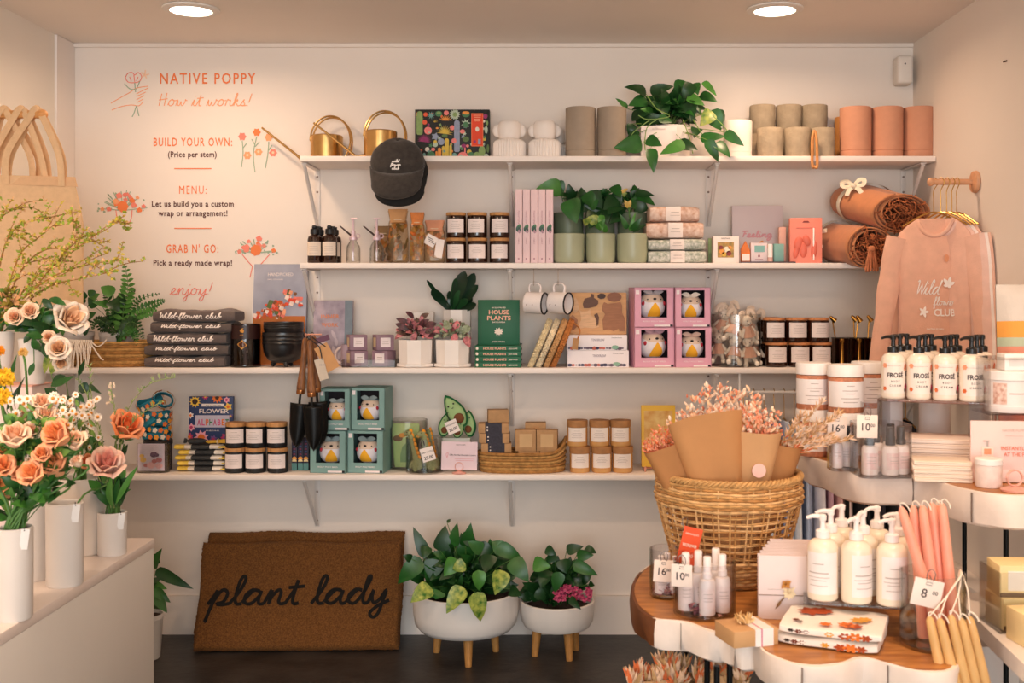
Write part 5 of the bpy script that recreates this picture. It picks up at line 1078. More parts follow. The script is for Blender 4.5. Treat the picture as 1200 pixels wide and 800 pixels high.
for i, (x, y, z) in enumerate(SPT):
    loc = (t.location.x+x, t.location.y+y, Z3+.006+z); l = 'cream plush bunny in the glass jar, '+where[i]; rot = (R.uniform(-.3, .2), R.uniform(-.35, .35), R.uniform(-.5, .5))
    if ob: c = dup(ob, l, loc); c.rotation_euler = rot; continue
    ob = p = thing('plush_bunny', l, 'plush toy', loc, 0, 'plush bunnies in the jar', rot=rot)
    b = B(); b.ball((0, 0, .03), (.02, .017, .028)); 
    for s in (-1, 1): b.tube([(s*.012, -.004, .012), (s*.02, -.02, -.012)], [.009, .007], 8); b.ball((s*.021, -.024, -.014), .0095); b.tube([(s*.016, -.004, .045), (s*.032, -.014, .022)], [.006, .0055], 8); b.ball((s*.033, -.015, .02), .007)
    b.build('body', BUN[0], p)
    b = B(); b.ball((0, -.002, .072), (.022, .02, .021)); b.ball((0, -.02, .067), (.009, .006, .007)); b.build('head', BUN[0], p)
    for s in (-1, 1): b = B(); b.tube(smooth_path([(s*.01, 0, .088), (s*.016, .0, .108), (s*.03, -.006, .1), (s*.034, -.01, .075)], 3), [.006, .008, .0085, .009, .009, .009, .009, .008, .007, .006], 8, flat=(V((0, 1, 0)), .5)); b.build('ear', BUN[1], p)
    b = B(); b.lathe([(.013, .052), (.02, .04), (.03, .012), (.028, .012), (.018, .036)], n=20, wob=lambda a, z: 1+.06*math.cos(8*a)); b.build('dress', DRS[0], p)
    b = B()
    for s in (-1, 1): b.ball((s*.009, -.019, .076), .0022)
    b.ball((0, -.0255, .069), .0022); b.build('face', mat('4a3a34', .6), p)
# brown candle jars
AMB2 = mat('2e1409', .1, var=.1, spec=.7); hh2 = 28.5*U(4.22)
cj = jars([[909.5, 936.5, 961.5], [907, 933, 958.5]], [('lower row', 0), ('upper row', hh2+.0006)], 4.205, 13*U(4.2), hh2, Z3, lambda l, loc: candle_jar(l, loc, 13*U(4.2), hh2, AMB2, mat('c48050', .6, var=.18, scale=40, stretch=(1, 6, 1)), LAB, 'brown candles on the third shelf', lidh=.01, wrap=.68), None, lambda i, rn: 'brown candle jar beside the bunny jar, %s, %s' % (rn, three[i]))
dup(cj, 'brown candle jar standing behind the leftmost lower one by the bunnies', (PX(902, 4.3), 4.305, Z3), .5); dup(cj, 'brown candle jar on top at the back, behind the leftmost upper one', (PX(900, 4.3), 4.305, Z3+hh2+.0006), .5)
# brass candle tools
SMK = clear('b89878', .85, .9); ob = None; BR2 = mat('b8843c', .25, 1, .08, 30)
for i, (px, lab) in enumerate(((984.5, 'leftmost of three'), (1001.5, 'middle of three'), (1018, 'rightmost of three'))):
    loc = (PX(px, 4.22), 4.225, Z3); l = 'square smoked glass holder with brass tools, '+lab
    if ob: dup(ob, l, loc); continue
    ob = t = thing('smoked_holder', l, 'holder', loc, 0, 'smoked glass holders'); w_ = .05; h = .108
    b = B(); b.box((0, 0, .003), (w_, w_, .006)); 
    for s in (-1, 1): b.box((s*(w_/2-.0015), 0, h/2), (.003, w_, h)); b.box((0, s*(w_/2-.0015), h/2), (w_-.006, .003, h))
    b.build('glass_wall', SMK, t); b = B(); b.tube([(-w_/2, -w_/2, h), (w_/2, -w_/2, h), (w_/2, w_/2, h), (-w_/2, w_/2, h)], .002, 6, closed=True); b.build('dark_rim', mat('2a1a12', .3), t)
ob = None
for i, (px, lab) in enumerate(((988, 'left'), (1008, 'middle'), (1024, 'right'))):
    loc = (PX(px, 4.15), 4.165, Z3); l = 'brass candle stand before the smoked glass, %s one' % lab
    if ob: dup(ob, l, loc); continue
    ob = t = thing('brass_stand', l, 'candle holder', loc, 0, 'brass candle stands'); 
    b = B(); b.lathe([(0, 0), (.018, 0), (.018, .003), (.009, .008), (.0075, .02), (.0062, .06), (.006, .092), (.009, .098), (.009, .108), (.0065, .108), (.006, .1), (0, .1)], n=22); b.build('column', BR2, t)
ob = None
for i, (px, ang, lab) in enumerate(((984, -.32, 'leaning left from the left holder'), (1000, .25, 'leaning right from the middle holder'), (1003, -.1, 'upright in the middle holder'), (1016, .12, 'in the right holder'))):
    loc = (PX(px, 4.22), 4.225+jit(.004), Z3+.0105); l = 'brass candle snuffer with a bell end, '+lab
    if ob: c = dup(ob, l, loc); c.rotation_euler = (0, ang*.5, 0); continue
    ob = t = thing('candle_snuffer', l, 'candle snuffer', loc, 0, 'brass candle snuffers', rot=(0, ang*.5, 0))
    b = B(); b.tube([(0, 0, 0), (0, 0, .17)], .0026, 8); b.build('rod', BR2, t)
    b = B(); b.T = rotm(0, -.7, 0, (0, 0, .175)); b.lathe([(0, .012), (.004, .011), (.007, .004), (.0105, -.016), (.0095, -.016), (.005, .002), (0, .006)], n=18); b.build('bell', BR2, t)
# ================================================================== lowest shelf
# floral headbands piled in a jar, photo jar
TEAL = mat('1f7f96', .7, var=.1, scale=30); FLW = [mat(h, .7, var=.1) for h in ('f0a03a', 'f6e6d0', 'e87a3a')]
def headband(label, c, R_, w_, tilt, knot):
    t = thing('floral_headband', label, 'headband', c, 0, 'teal floral headbands', rot=tilt); b = B()
    f = lambda u_, v_: V((math.cos(u_*2*pi)*(R_+.003*math.sin(v_*pi)), math.sin(u_*2*pi)*(R_+.003*math.sin(v_*pi))*.8, (v_-.5)*w_+.004*math.sin(u_*2*pi*3)))
    b.grid(f, 40, 5, 0, True); o = b.build('fabric_band', TEAL, t); md = o.modifiers.new('thick', 'SOLIDIFY'); md.thickness = .003
    b = B(); q = random.Random(len(label))
    for k in range(16):
        u_ = (k+.5)/16; c_ = f(u_, q.uniform(.2, .8)); n_ = V((math.cos(u_*2*pi), math.sin(u_*2*pi)*.9, 0)); s = V((0, 0, 1)).cross(n_)
        for j in range(5): a = j*2*pi/5; d = s*math.cos(a)+V((0, 0, 1))*math.sin(a); leaf(b, c_+n_*.0045, c_+n_*.0055+d*.011, .009, n_, k % 3, 'oval', 0, 0)
    b.build('flower_print', FLW, t)
    if knot:
        b = B(); b.tube(smooth_path([(-.02, -R_*.8-.004, -.012), (0, -R_*.8-.014, 0), (.02, -R_*.8-.004, .014)], 4), .012, 8); b.build('knot', TEAL, t)
hx = PX(180, 4.24); zz = Z4+.118
t = thing('headband_tin', 'round dark tin holding up the pile of teal headbands', 'tin', (hx+.01, 4.26, Z4)); b = B(); b.lathe([(0, 0), (.05, 0), (.052, .003), (.052, .112), (.05, .1145), (0, .115)], n=32); b.build('tin_body', mat('54484a', .5, var=.15), t); b = B(); b.lathe([(.0525, .098), (.0545, .098), (.0545, .1125), (.051, .1165), (0, .1165)], n=32); b.build('tin_lid', mat('2f2a2c', .4), t)
for i in range(4): headband('teal floral headband, %s in the pile at the shelf left end' % ['bottom', 'second from the bottom', 'third from the bottom', 'fourth from the bottom'][i], (hx+.004+jit(.004), 4.255, zz+.014+i*.0265), .052, .0235, (0, jit(.08), jit(.5)), i == 2)
headband('teal floral headband leaning left on top of the pile', (hx-.018, 4.255, zz+.138), .046, .03, (.15, -.3, .3), False)
headband('teal floral headband curled upright at the top right of the pile', (hx+.035, 4.25, zz+.15), .034, .034, (1.2, .3, .2), False)
t = thing('photo_jar', 'short glass jar with a lilac mushroom card in front of the headbands', 'jar', (PX(181, 4.2), 4.19, Z4)); b = B(); r_ = .062
b.lathe([(0, 0), (r_-.003, 0), (r_, .004), (r_, .108), (r_-.002, .109), (r_-.004, .108), (r_-.004, .006), (0, .005)], n=36, sy=.55); b.build('glass_wall', GLASS, t)
b = B(); b.box((0, -.024, .06), (.1, .002, .102), 0); b.build('card', mat('c9bcc8', .6, var=.12, scale=30), t)
b = B(); 
for x, z, r_, m_ in ((-.03, .05, .012, 0), (-.035, .065, .009, 0), (.01, .07, .014, 1), (.012, .045, .01, 2), (.03, .05, .012, 2), (.0, .03, .016, 3), (.03, .028, .014, 3), (-.02, .03, .009, 2), (.022, .068, .008, 1)): b.prism([(x+math.cos(j*.7)*r_, z+math.sin(j*.7)*r_*.8) for j in range(9)], -.0262-jit(.0002), -.025, 'y', m_)
b.build('mushroom_print', [mat('e0b45a', .6), mat('5a3a5a', .6), mat('b86a6a', .6), mat('dba8a8', .6)], t)
# alphabet book on a dark box
t, w_, h_ = card_box('dark_box', 'dark carton behind the sock bundles carrying the alphabet book', 'box', 222, 272, 519.5, 551, 4.29, .07, Z4, mat('3a3436', .6)); b = B(); b.box((0, -.0005, h_*.5), (w_*.6, .001, .012)); b.build('carton_label', mat('8a7a78', .6), t)
t, w_, h_ = card_box('alphabet_book', 'square flower alphabet book with sunflowers standing on the dark carton', 'book', 221, 272.5, 466, 517.5, 4.3, .02, Z4+31.5*U(4.29)+.0005, mat('2f3f6a', .5, var=.06), rx=-.04, part='cover')
b = B(); AM = [mat(h, .6, var=.06) for h in ('f2c64a', '3a2418', 'd95a8a', 'e8762c', 'efe2da', 'c23a6a', '7a4a8a', 'f0a8b8', '3a7a4a')]
def sq(x, y): return (x-246.7)*U(4.3), (517.5-y)*U(4.3)
def fl(x, y, r, n, m, mc, rc=.4):
    c = sq(x, y); r *= U(4.3); q = []
    for k in range(n*2): a = pi*k/n; rr = r*(1 if k % 2 else .62); q.append((max(-w_/2, min(w_/2, c[0]+math.cos(a)*rr)), max(.001, min(h_, c[1]+math.sin(a)*rr))))
    b.prism(q, -.0012-R.random()*.0008, 0, 'y', m); b.prism([(c[0]+math.cos(k)*r*rc, min(h_, max(.001, c[1]+math.sin(k)*r*rc))) for k in range(6)], -.0024, 0, 'y', mc)
for a in ((228, 472, 7, 11, 0, 1, .5), (254, 467, 7, 10, 3, 1), (240, 466, 4, 8, 5, 0), (267, 478, 5, 5, 0, 3), (265, 470, 4, 6, 7, 5), (224, 502, 5, 6, 7, 5), (236, 514, 9, 9, 7, 3, .5), (250, 516, 5, 7, 6, 5), (264, 514, 6, 7, 5, 6), (223, 488, 4, 6, 4, 3), (269, 502, 5, 7, 5, 0), (270, 489, 3, 5, 6, 0), (222, 513, 5, 7, 5, 3)): fl(*a)
b.build('flower_print', AM, t)
b = B(); c = sq(249, 476); b.box((c[0], -.0016, c[1]), (.088, .001, .011), 0); c = sq(248.5, 495); b.box((c[0], -.0014, c[1]), (.132, .0008, .047), 1); b.build('title_panels', [AM[4], mat('c9c0d0', .6)], t)
b = B(); c = sq(250, 485.5); text(b, 'FLOWER', c[0], c[1], -.0018, .0175, 0, .012, fit=.115); c = sq(250, 477.5); text(b, 'THE ILLUSTRATED', c[0], c[1], -.0024, .0055, 1, .01); c = sq(249, 506.5); text(b, 'AN ABC FOR ALL', c[0], c[1]+.0, -.0018, .005, 0, .01); b.build('title', [AM[4], AM[1]], t)
b = B()
for k, ch in enumerate('ALPHABET'): c = sq(233+k*4.7, 499.5); text(b, ch, c[0], c[1], -.0022, .024, k % 4, .03, fit=.0125)
b.build('colour_title', [AM[5], AM[2], AM[3], AM[8]], t)
# sock bundles
SK = [mat('f0cf5a', .9, var=.15, scale=50), mat('ece4da', .9, var=.06), mat('3a3c3e', .9, var=.2, scale=60), mat('d8a83a', .9, var=.2, scale=60)]
for i in range(5):
    lab = 'bundle of yellow and white cloth with a dark band, %s of five' % ['lowest', 'second lowest', 'middle', 'second highest', 'highest'][i]
    t = thing('cloth_bundle', lab, 'cloth bundle', (PX(238, 4.2)+jit(.012), 4.215, Z4+.001+i*.0205), jit(.06), 'banded cloth bundles')
    b = B(); f = lambda x0, x1, rx, k: [b.loft([(0, 0, 0, 0.001, 0.001)], 6) if False else None]
    def roll(x0, x1, r0, r1, mi, bb):
        n = 6; pts = [V((x0+(x1-x0)*k/n, .0015*math.sin(k*2+i), .0102)) for k in range(n+1)]
        bb.tube(pts, [r0+(r1-r0)*k/n for k in range(n+1)], 14, mi, flat=(V((0, 0, 1)), .42))
    b = B(); roll(-.034, .036, .0235, .0235, 0, b); b.build('dark_band', SK[2], t)
    b = B(); roll(-.062, -.03, .019, .022, 0, b); roll(.034, .075, .022, .02, 0, b); b.build('white_cloth', SK[1], t)
    b = B(); roll(-.092, -.058, .022, .02, 0, b); b.ball((-.092, 0, .0102), (.012, .02, .0095)); b.build('yellow_end', SK[0], t)
    b = B(); 
    for k in range(5): b.tube([(.07, -.016+k*.008, .01), (.11, -.018+k*.009+jit(.004), .008+jit(.004))], [.006, .0045], 6, flat=(V((0, 0, 1)), .6))
    b.build('loose_end', SK[0], t)
t = thing('dark_pouch', 'small dark cloth pouch lying on top of the cloth bundles', 'pouch', (PX(229, 4.2), 4.215, Z4+.1045)); b = B(); b.ball((0, 0, .011), (.038, .024, .0105), 0, 20, 10); b.build('pouch_body', SK[2], t); b = B(); b.tube([(-.038, 0, .011), (-.046, 0, .012)], [.008, .011], 8); b.build('pouch_neck', SK[2], t)
t = thing('straw_bundle', 'golden bundle of stems lying over the cloth bundles', 'straw bundle', (PX(258, 4.2), 4.215, Z4+.1045)); b = B()
for k in range(14): b.tube([(-.05+jit(.006), jit(.012), .004+abs(jit(.006))), (.05+jit(.01), jit(.022), .012+jit(.008))], .003, 5)
b.build('stems', SK[3], t); b = B(); b.tube([(-.012, math.cos(a)*.016, .009+math.sin(a)*.0095) for a in [k*pi/6 for k in range(12)]], .0022, 5, closed=True); b.build('tie_cord', TWINE, t)
# black candles
MB_ = mat('1a1a1c', .5, var=.1); h3 = 29*U(4.2)
jars([[275.8, 299.5, 325.5], [276.3, 300.5, 324.5]], [('lower row', 0), ('upper row', h3+.0006)], 4.195, 12*U(4.19), h3, Z4, lambda l, loc: candle_jar(l, loc, 12*U(4.19), h3, MB_, WLID, LAB, 'matte black candles', lidh=.015, lw=.95, wrap=.66), None, lambda i, rn: 'matte black candle beside the alphabet book, %s, %s' % (rn, three[i]))
# patterned slim boxes
ob = None
for i, px in enumerate((345, 352, 358.5)):
    l = 'slim dark patterned box with orange arches behind the trowels, %s of three' % ['left', 'middle', 'right'][i]; loc = (PX(px, 4.23), 4.23, Z4)
    if ob: dup(ob, l, loc); continue
    ob = t = thing('slim_box', l, 'box', loc, 0, 'slim patterned boxes'); w_ = .0205; h_ = .125; b = B(); b.box((0, .012, h_/2), (w_, .024, h_), 0, .0006); b.build('carton', mat('2b2438', .55, var=.1), t)
    b = B(); b.box((0, -.0005, .014), (w_*.96, .001, .028), 0); b.build('teal_foot', mat('5a8a86', .6), t)
    b = B()
    for z in (.034, .043): b.prism([(math.cos(a)*w_*.44, z+math.sin(a)*w_*.5) for a in [pi*k/8 for k in range(9)]], -.0012, 0, 'y', 0 if z > .04 else 1)
    for k in range(6): b.prism([(math.cos(a)*.005, .062+k*.01+math.sin(a)*.0035) for a in [pi*j/4 for j in range(8)]], -.0012, 0, 'y', 2+k % 2)
    b.build('arch_print', [mat('f0a040', .6), mat('f6d8a0', .6), mat('7a2a4a', .6), mat('3a4a7a', .6)], t)
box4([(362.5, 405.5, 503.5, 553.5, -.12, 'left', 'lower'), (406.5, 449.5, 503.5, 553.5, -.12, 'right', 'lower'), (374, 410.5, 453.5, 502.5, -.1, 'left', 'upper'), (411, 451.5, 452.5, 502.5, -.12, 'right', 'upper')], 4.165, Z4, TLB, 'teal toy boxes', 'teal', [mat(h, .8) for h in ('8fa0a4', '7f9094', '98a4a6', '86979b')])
# green pouch in a jar, toy jar
t = thing('tall_glass_jar', 'clear glass jar holding a pale green dinosaur pouch', 'jar', (PX(478.5, 4.28), 4.285, Z4)); glass_cyl(t, .074, .19)
t = thing('green_pouch', 'pale green flat pouch with a dinosaur picture inside the tall glass jar', 'pouch', (PX(476, 4.28), 4.272, Z4+.007)); b = B(); b.loft([(0, 0, 0, .042, .006), (0, 0, .01, .045, .012), (0, 0, .12, .054, .011), (0, 0, .16, .053, .006), (0, 0, .168, .05, .003)], 20, e=.6); b.build('pouch_body', mat('b4cc86', .5, var=.05), t)
b = B(); b.add([(x, -.0125, z) for x, z in ((-.02, .02), (.028, .02), (.034, .05), (.026, .09), (.01, .1), (-.012, .08), (-.02, .05))], [list(range(7))], 0); b.add([(-.03+math.cos(k*.7)*.02, -.013, .112+math.sin(k*.7)*.012) for k in range(9)], [list(range(9))], 1); b.add([(-.012+math.cos(k*.7)*.016, -.0134, .124+math.sin(k*.7)*.009) for k in range(9)], [list(range(9))], 2); b.build('dinosaur_print', [mat('7aa06a', .6), mat('7a5a3a', .6), mat('e89a3a', .6)], t)
t = thing('wide_glass_jar', 'wide glass jar of little giraffe dinosaur toys with a price tag', 'jar', (PX(497.5, 4.2), 4.197, Z4)); glass_cyl(t, .07, .132); jt = V(t.location)
b = B(); b.T = rotm(0, -.3, 0, (.004, -.0735, .085)); b.box((.014, 0, -.012), (.05, .0012, .052), 0); b.build('price_tag', PAPER, t, ); b = B(); b.T = rotm(0, -.3, 0, (.004, -.0735, .085)); text(b, '25.00', .014, -.03, -.001, .012, 0, .02); text(b, 'BABY RATTLE', .014, -.006, -.001, .0055, 0, .01); b.T = None; b.tube(smooth_path([(0, -.07, .1), (-.006, -.071, .115), (.002, -.069, .128), (.008, -.07, .11)], 3), .0018, 5, 0); b.build('tag_writing', INK, t)
GRF = [mat(h, .95, var=.12, scale=60, bump=.2, bscale=150) for h in ('8f9468', 'b08a4a', 'e8962c', '6a7a54')]; ob = None
for i, (x, y, rz, rx, lab) in enumerate(((-.034, -.014, -.3, .05, 'front left, looking left'), (.026, -.018, .4, -.05, 'front right'), (-.01, .028, 1.2, .1, 'at the back left'), (.034, .022, -.9, .0, 'at the back right'))):
    loc = (jt.x+x, jt.y+y, Z4+.0075); l = 'olive long necked dinosaur toy in the wide jar, '+lab
    if ob: c = dup(ob, l, loc); c.rotation_euler = (rx, -.08, rz); continue
    ob = t = thing('dinosaur_toy', l, 'plush toy', loc, 0, 'dinosaur toys in the jar', rot=(rx, 0, rz))
    b = B(); b.tube(smooth_path([(.018, 0, .006), (.012, 0, .03), (.004, 0, .05), (-.006, 0, .09), (-.012, 0, .122), (-.016, 0, .138)], 4), [.012, .015, .017, .0175, .017, .016, .015, .0135, .012, .0105, .0095, .009, .0085, .008, .008, .0085, .009, .0095, .0095, .009, .008][:21], 12)
    b.ball((.002, 0, .022), (.02, .017, .022)); b.tube(smooth_path([(-.014, 0, .138), (-.026, 0, .142), (-.038, 0, .138)], 3), [.0105, .0115, .011, .01, .0095, .009, .0075], 10)
    for s in (-1, 1): b.tube([(.006, s*.01, .014), (.008, s*.014, .0)], [.009, .0075], 8); b.tube([(-.006, s*.01, .03), (-.016, s*.015, .012)], [.006, .005], 8)
    b.build('body', GRF[0], t)
    b = B()
    for k in range(7): q = k/6; b.ball((-.002+.02*(1-q)-.012*q, 0, .05+q*.1), (.008, .004, .009), 0, 8, 5)
    b.build('orange_crest', GRF[2], t); b = B(); b.ball((-.036, 0, .134), (.009, .008, .0055), 0, 10, 6); b.build('muzzle', GRF[1], t)
    b = B()
    for s in (-1, 1): b.ball((-.026, s*.0095, .146), .0022)
    b.build('eyes', BLACK, t)
# avocado toys on a clear box behind the card
t = thing('clear_riser', 'clear riser box behind the pink card carrying avocado toys', 'riser', (PX(533, 4.3), 4.3, Z4)); b = B(); b.box((0, 0, .06), (.125, .09, .118), 0, .002); b.build('riser_box', mat('cfd4cc', .3, var=.03), t); b = B(); b.box((0, 0, .1195), (.129, .094, .002)); b.build('riser_lid', mat('dfe4dc', .25), t)
AV = [mat(h, .85, var=.08, bump=.1, bscale=150) for h in ('1f6a3a', 'a8c88a', '7a4a2c')]; ob = None
for i, (px, py, rot, sc, lab) in enumerate(((544, 492, (.1, -.55, .1), 1.25, 'biggest one, lying tilted on top'), (519, 503, (0, .15, .2), .8, 'left one, upright'), (551, 501, (0, -.05, -.3), .9, 'right one, upright'), (535, 512, (.2, .2, 0), .75, 'lowest one in the middle behind the card'))):
    h_ = .115; Y = 4.3-(.03 if i in (0, 3) else 0); l = 'green avocado plush with face, '+lab
    loc = P(px, py, Y); loc.z = {0: Z4+.165, 1: Z4+.121, 2: Z4+.121, 3: Z4+.121}[i]
    if ob: c = dup(ob, l, loc); c.rotation_euler = rot; c.scale = (sc,)*3; continue
    ob = t = thing('avocado_plush', l, 'plush toy', loc, 0, 'avocado plush toys', rot=rot); t.scale = (sc,)*3
    pr = [(0, 0)]+[(.034*math.sin(pi*min(1, (k+.6)/12.6))**.6*(1-.42*(k/12)**1.5), .115*k/12) for k in range(13)]+[(0, .1155)]
    b = B(); b.lathe(pr, n=26, sy=.55); b.build('green_skin', AV[0], t)
    pr2 = [(0, .008)]+[(r_*.84, .008+(z-.0)*.86) for r_, z in pr[1:-1]]+[(0, .108)]
    b = B(); b.lathe(pr2, (0, -.0075, 0), 24, 0, 1, .52); b.build('pale_flesh', AV[1], t)
    b = B(); b.ball((0, -.018, .034), (.016, .0095, .017)); b.build('brown_pit', AV[2], t)
    b = B()
    for s in (-1, 1): b.ball((s*.009, -.0205, .082), .0028)
    b.tube(smooth_path([(-.004, -.023, .074), (0, -.0235, .0715), (.004, -.023, .074)], 3), .0007, 4); b.build('face', BLACK, t)
t = thing('avocado_tag', 'white price tag tied to the avocado plush toys', 'tag', P(530, 500, 4.205)); b = B(); b.box((0, 0, 0), (.046, .0012, .05), 0, rot=rotm(0, -.4, 0)); b.build('card', PAPER, t); b = B(); b.T = rotm(0, -.4, 0); text(b, '22.00', 0, -.014, -.001, .011, 0, .02); text(b, 'AVOCADO', 0, .008, -.001, .0065, 0, .01); b.T = None; b.tube(smooth_path([(-.012, 0, .022), (-.02, .02, .05), (-.012, .05, .052)], 3), .0012, 5); b.build('tag_writing', INK, t)
# pink card on holder
RG = mat('eab0a0', .3, .35, var=.03); 
def sign_holder(label, px, Y, z, sc=1.0):
    t = thing('ring_card_holder', label, 'card holder', (PX(px, Y), Y, z)); b = B(); b.lathe([(0, 0), (.026*sc, 0), (.027*sc, .004*sc), (.012*sc, .009*sc), (0, .011*sc)], n=28); b.build('holder_base', RG, t)
    for dy in (-.0025, .0025):
        b = B(); b.tube([(math.cos(a)*.0155*sc, dy, .011*sc+.0155*sc+math.sin(a)*.0155*sc) for a in [k*pi/12 for k in range(24)]], .0015*sc, 6, closed=True); b.build('wire_ring', RG, t)
sign_holder('rose gold ring holder gripping the pink card on the lowest shelf', 538, 4.157, Z4)
t = thing('pink_sign_card', 'pale pink sign card in the ring holder before the avocado toys', 'sign card', (PX(538, 4.157), 4.157, Z4+.014), 0, rot=(0, .02, 0)); w_, h_ = 42*U(4.16), 33*U(4.16)
b = B(); b.box((0, 0, h_/2), (w_, .0012, h_)); b.build('card_face', mat('e6cfd6', .6, var=.02), t)
b = B(); text(b, 'Gifts for the Avocado Lovers', .012, h_*.5, -.001, .0065, 0, .012, fit=w_*.74); text(b, 'NATIVE POPPY', .005, h_*.87, -.001, .004, 0, .01); b.build('dark_line', INK, t)
b = B(); b.box((.02, -.001, h_*.39), (w_*.55, .0003, .0012)); b.box((.02, -.001, h_*.33), (w_*.5, .0003, .0012)); b.tube(smooth_path([(-.045, -.001, h_*.4), (-.05, -.001, h_*.55), (-.042, -.001, h_*.6), (-.045, -.001, h_*.45)], 3), .0008, 4); b.build('pink_line', mat('d98a96', .6), t)
# soap basket
t = thing('seagrass_tray', 'shallow oval seagrass basket filled with kraft soap boxes', 'basket', (PX(612, 4.21), 4.232, Z4)); st_ = V(t.location)
coil_basket(t, .158, .082, .078, 7, 1.06, .8, side=lambda ca, q: .0+ (.055*q*q*max(0, ca)**6))
SBX = mat('b98f63', .75, var=.1, scale=40); SBD = mat('2f2a36', .6, var=.3, scale=120)
def soap(label, x, y, z, w_, d_, h_, rz, lab, group):
    t = thing('soap_box', label, 'soap box', (st_.x+x, st_.y+y, Z4+.007+z), rz, group); b = B(); b.box((0, 0, h_/2), (w_, d_, h_), 0, .0008); b.build('carton', SBX, t)
    if lab == 'band':
        b = B(); b.box((0, 0, h_/2), (w_*.55, d_+.0016, h_+.0016)); b.build('dark_band', SBD, t); b = B()
        for k in range(2): b.ball((-w_*.2, -d_/2-.001, h_*(.3+.35*k)), (.003, .0008, .003), 0, 8, 4)
        b.build('star_print', PAPER, t)
    elif lab: b = B(); b.box((0, -d_/2-.0005, h_*.5), (w_*.62, .001, h_*.62)); b.build('kraft_label', mat('d0ab7c', .7, var=.05), t)
u = U(4.2)
t = thing('soap_crate', 'plain kraft carton under the banded soaps in the oval basket', 'carton', (st_.x-.106, st_.y-.004, Z4+.0065)); b = B(); b.box((0, 0, .032), (.075, .08, .063), 0, .001); b.build('carton', SBX, t); b = B(); b.box((0, 0, .0636), (.075, .03, .0006)); b.build('tape', KRAFT, t)
for k in range(3): soap('dark banded kraft soap box in the oval basket, %s of three' % ['lowest', 'middle', 'topmost'][k], -.106+[.006, .0, -.004][k], -.004, .065+k*.0375, .115, .07, .036, [.06, 0, .03][k], 'band', 'banded soap boxes')
soap('plain kraft box standing on the banded soap boxes', -.094, .008, .178, .078, .05, .048, .15, None, None)
for i, (x, z, w_, h_, lab) in enumerate(((.024, 0, .078, .071, 'lower left'), (.105, 0, .074, .071, 'lower right'), (.012, .0715, .078, .081, 'upper left'), (.096, .0715, .078, .08, 'upper right'))):
    soap('square kraft soap box with pale label in the oval basket, %s' % lab, x, -.012, z, w_, .05, h_, [.04, .0, .06, -.08][i], 'sq', 'square kraft soap boxes')
t = thing('soap_crate', 'tall kraft carton at the back of the oval basket', 'carton', (st_.x+.05, st_.y+.045, Z4+.0065)); b = B(); b.box((0, 0, .087), (.08, .05, .172), 0, .001); b.build('carton', SBX, t); b = B(); b.box((0, -.0253, .1), (.03, .0006, .12)); b.build('tape', KRAFT, t)
# honey candle jars
HON = mat('c98a4a', .15, var=.12, scale=8, spec=.7, h2='d9a668'); KL = mat('a9784a', .7, var=.2, scale=30); h4 = 30.3*U(4.2)
def mkh(l, loc):
    t = candle_jar(l, loc, 12*U(4.2), h4, HON, KL, mat('f3e8e0', .7, var=.01), 'honey candles with kraft lids', lidh=.026, lw=.95, wrap=.72, name='honey_candle', lidr=1.02); return t
jars([[679.5, 705, 729.5], [676.5, 702.5, 727]], [('lower row', 0), ('upper row', h4+.0006)], 4.2, 12.2*U(4.2), h4, Z4, mkh, None, lambda i, rn: 'honey coloured candle with a kraft lid, %s, %s' % (rn, three[i]))
t, w_, h_ = card_box('yellow_book', 'yellow book on a small easel behind the dried bouquets', 'book', 752, 792, 476, 548, 4.24, .02, Z4+.012, mat('f0c040', .5, var=.03), rx=-.1, part='cover'); b = B(); b.box((0, -.0005, h_*.55), (w_*.84, .001, h_*.72)); b.build('cover_picture', mat('e89a3a', .6, var=.2, scale=20, h2='f2d890'), t)
t = thing('book_easel', 'small pink book easel under the yellow book', 'easel', (PX(770, 4.2), 4.225, Z4)); b = B()
for s in (-1, 1): b.tube([(s*.045, -.03, .004), (s*.045, .03, .0065), (s*.045, .075, .09)], .004, 6); b.tube([(s*.045, -.03, .004), (s*.045, -.032, .02)], .004, 6)
b.tube([(-.045, .03, .0065), (.045, .03, .0065)], .004, 6); b.build('easel_frame', mat('e8a890', .4, .2), t)

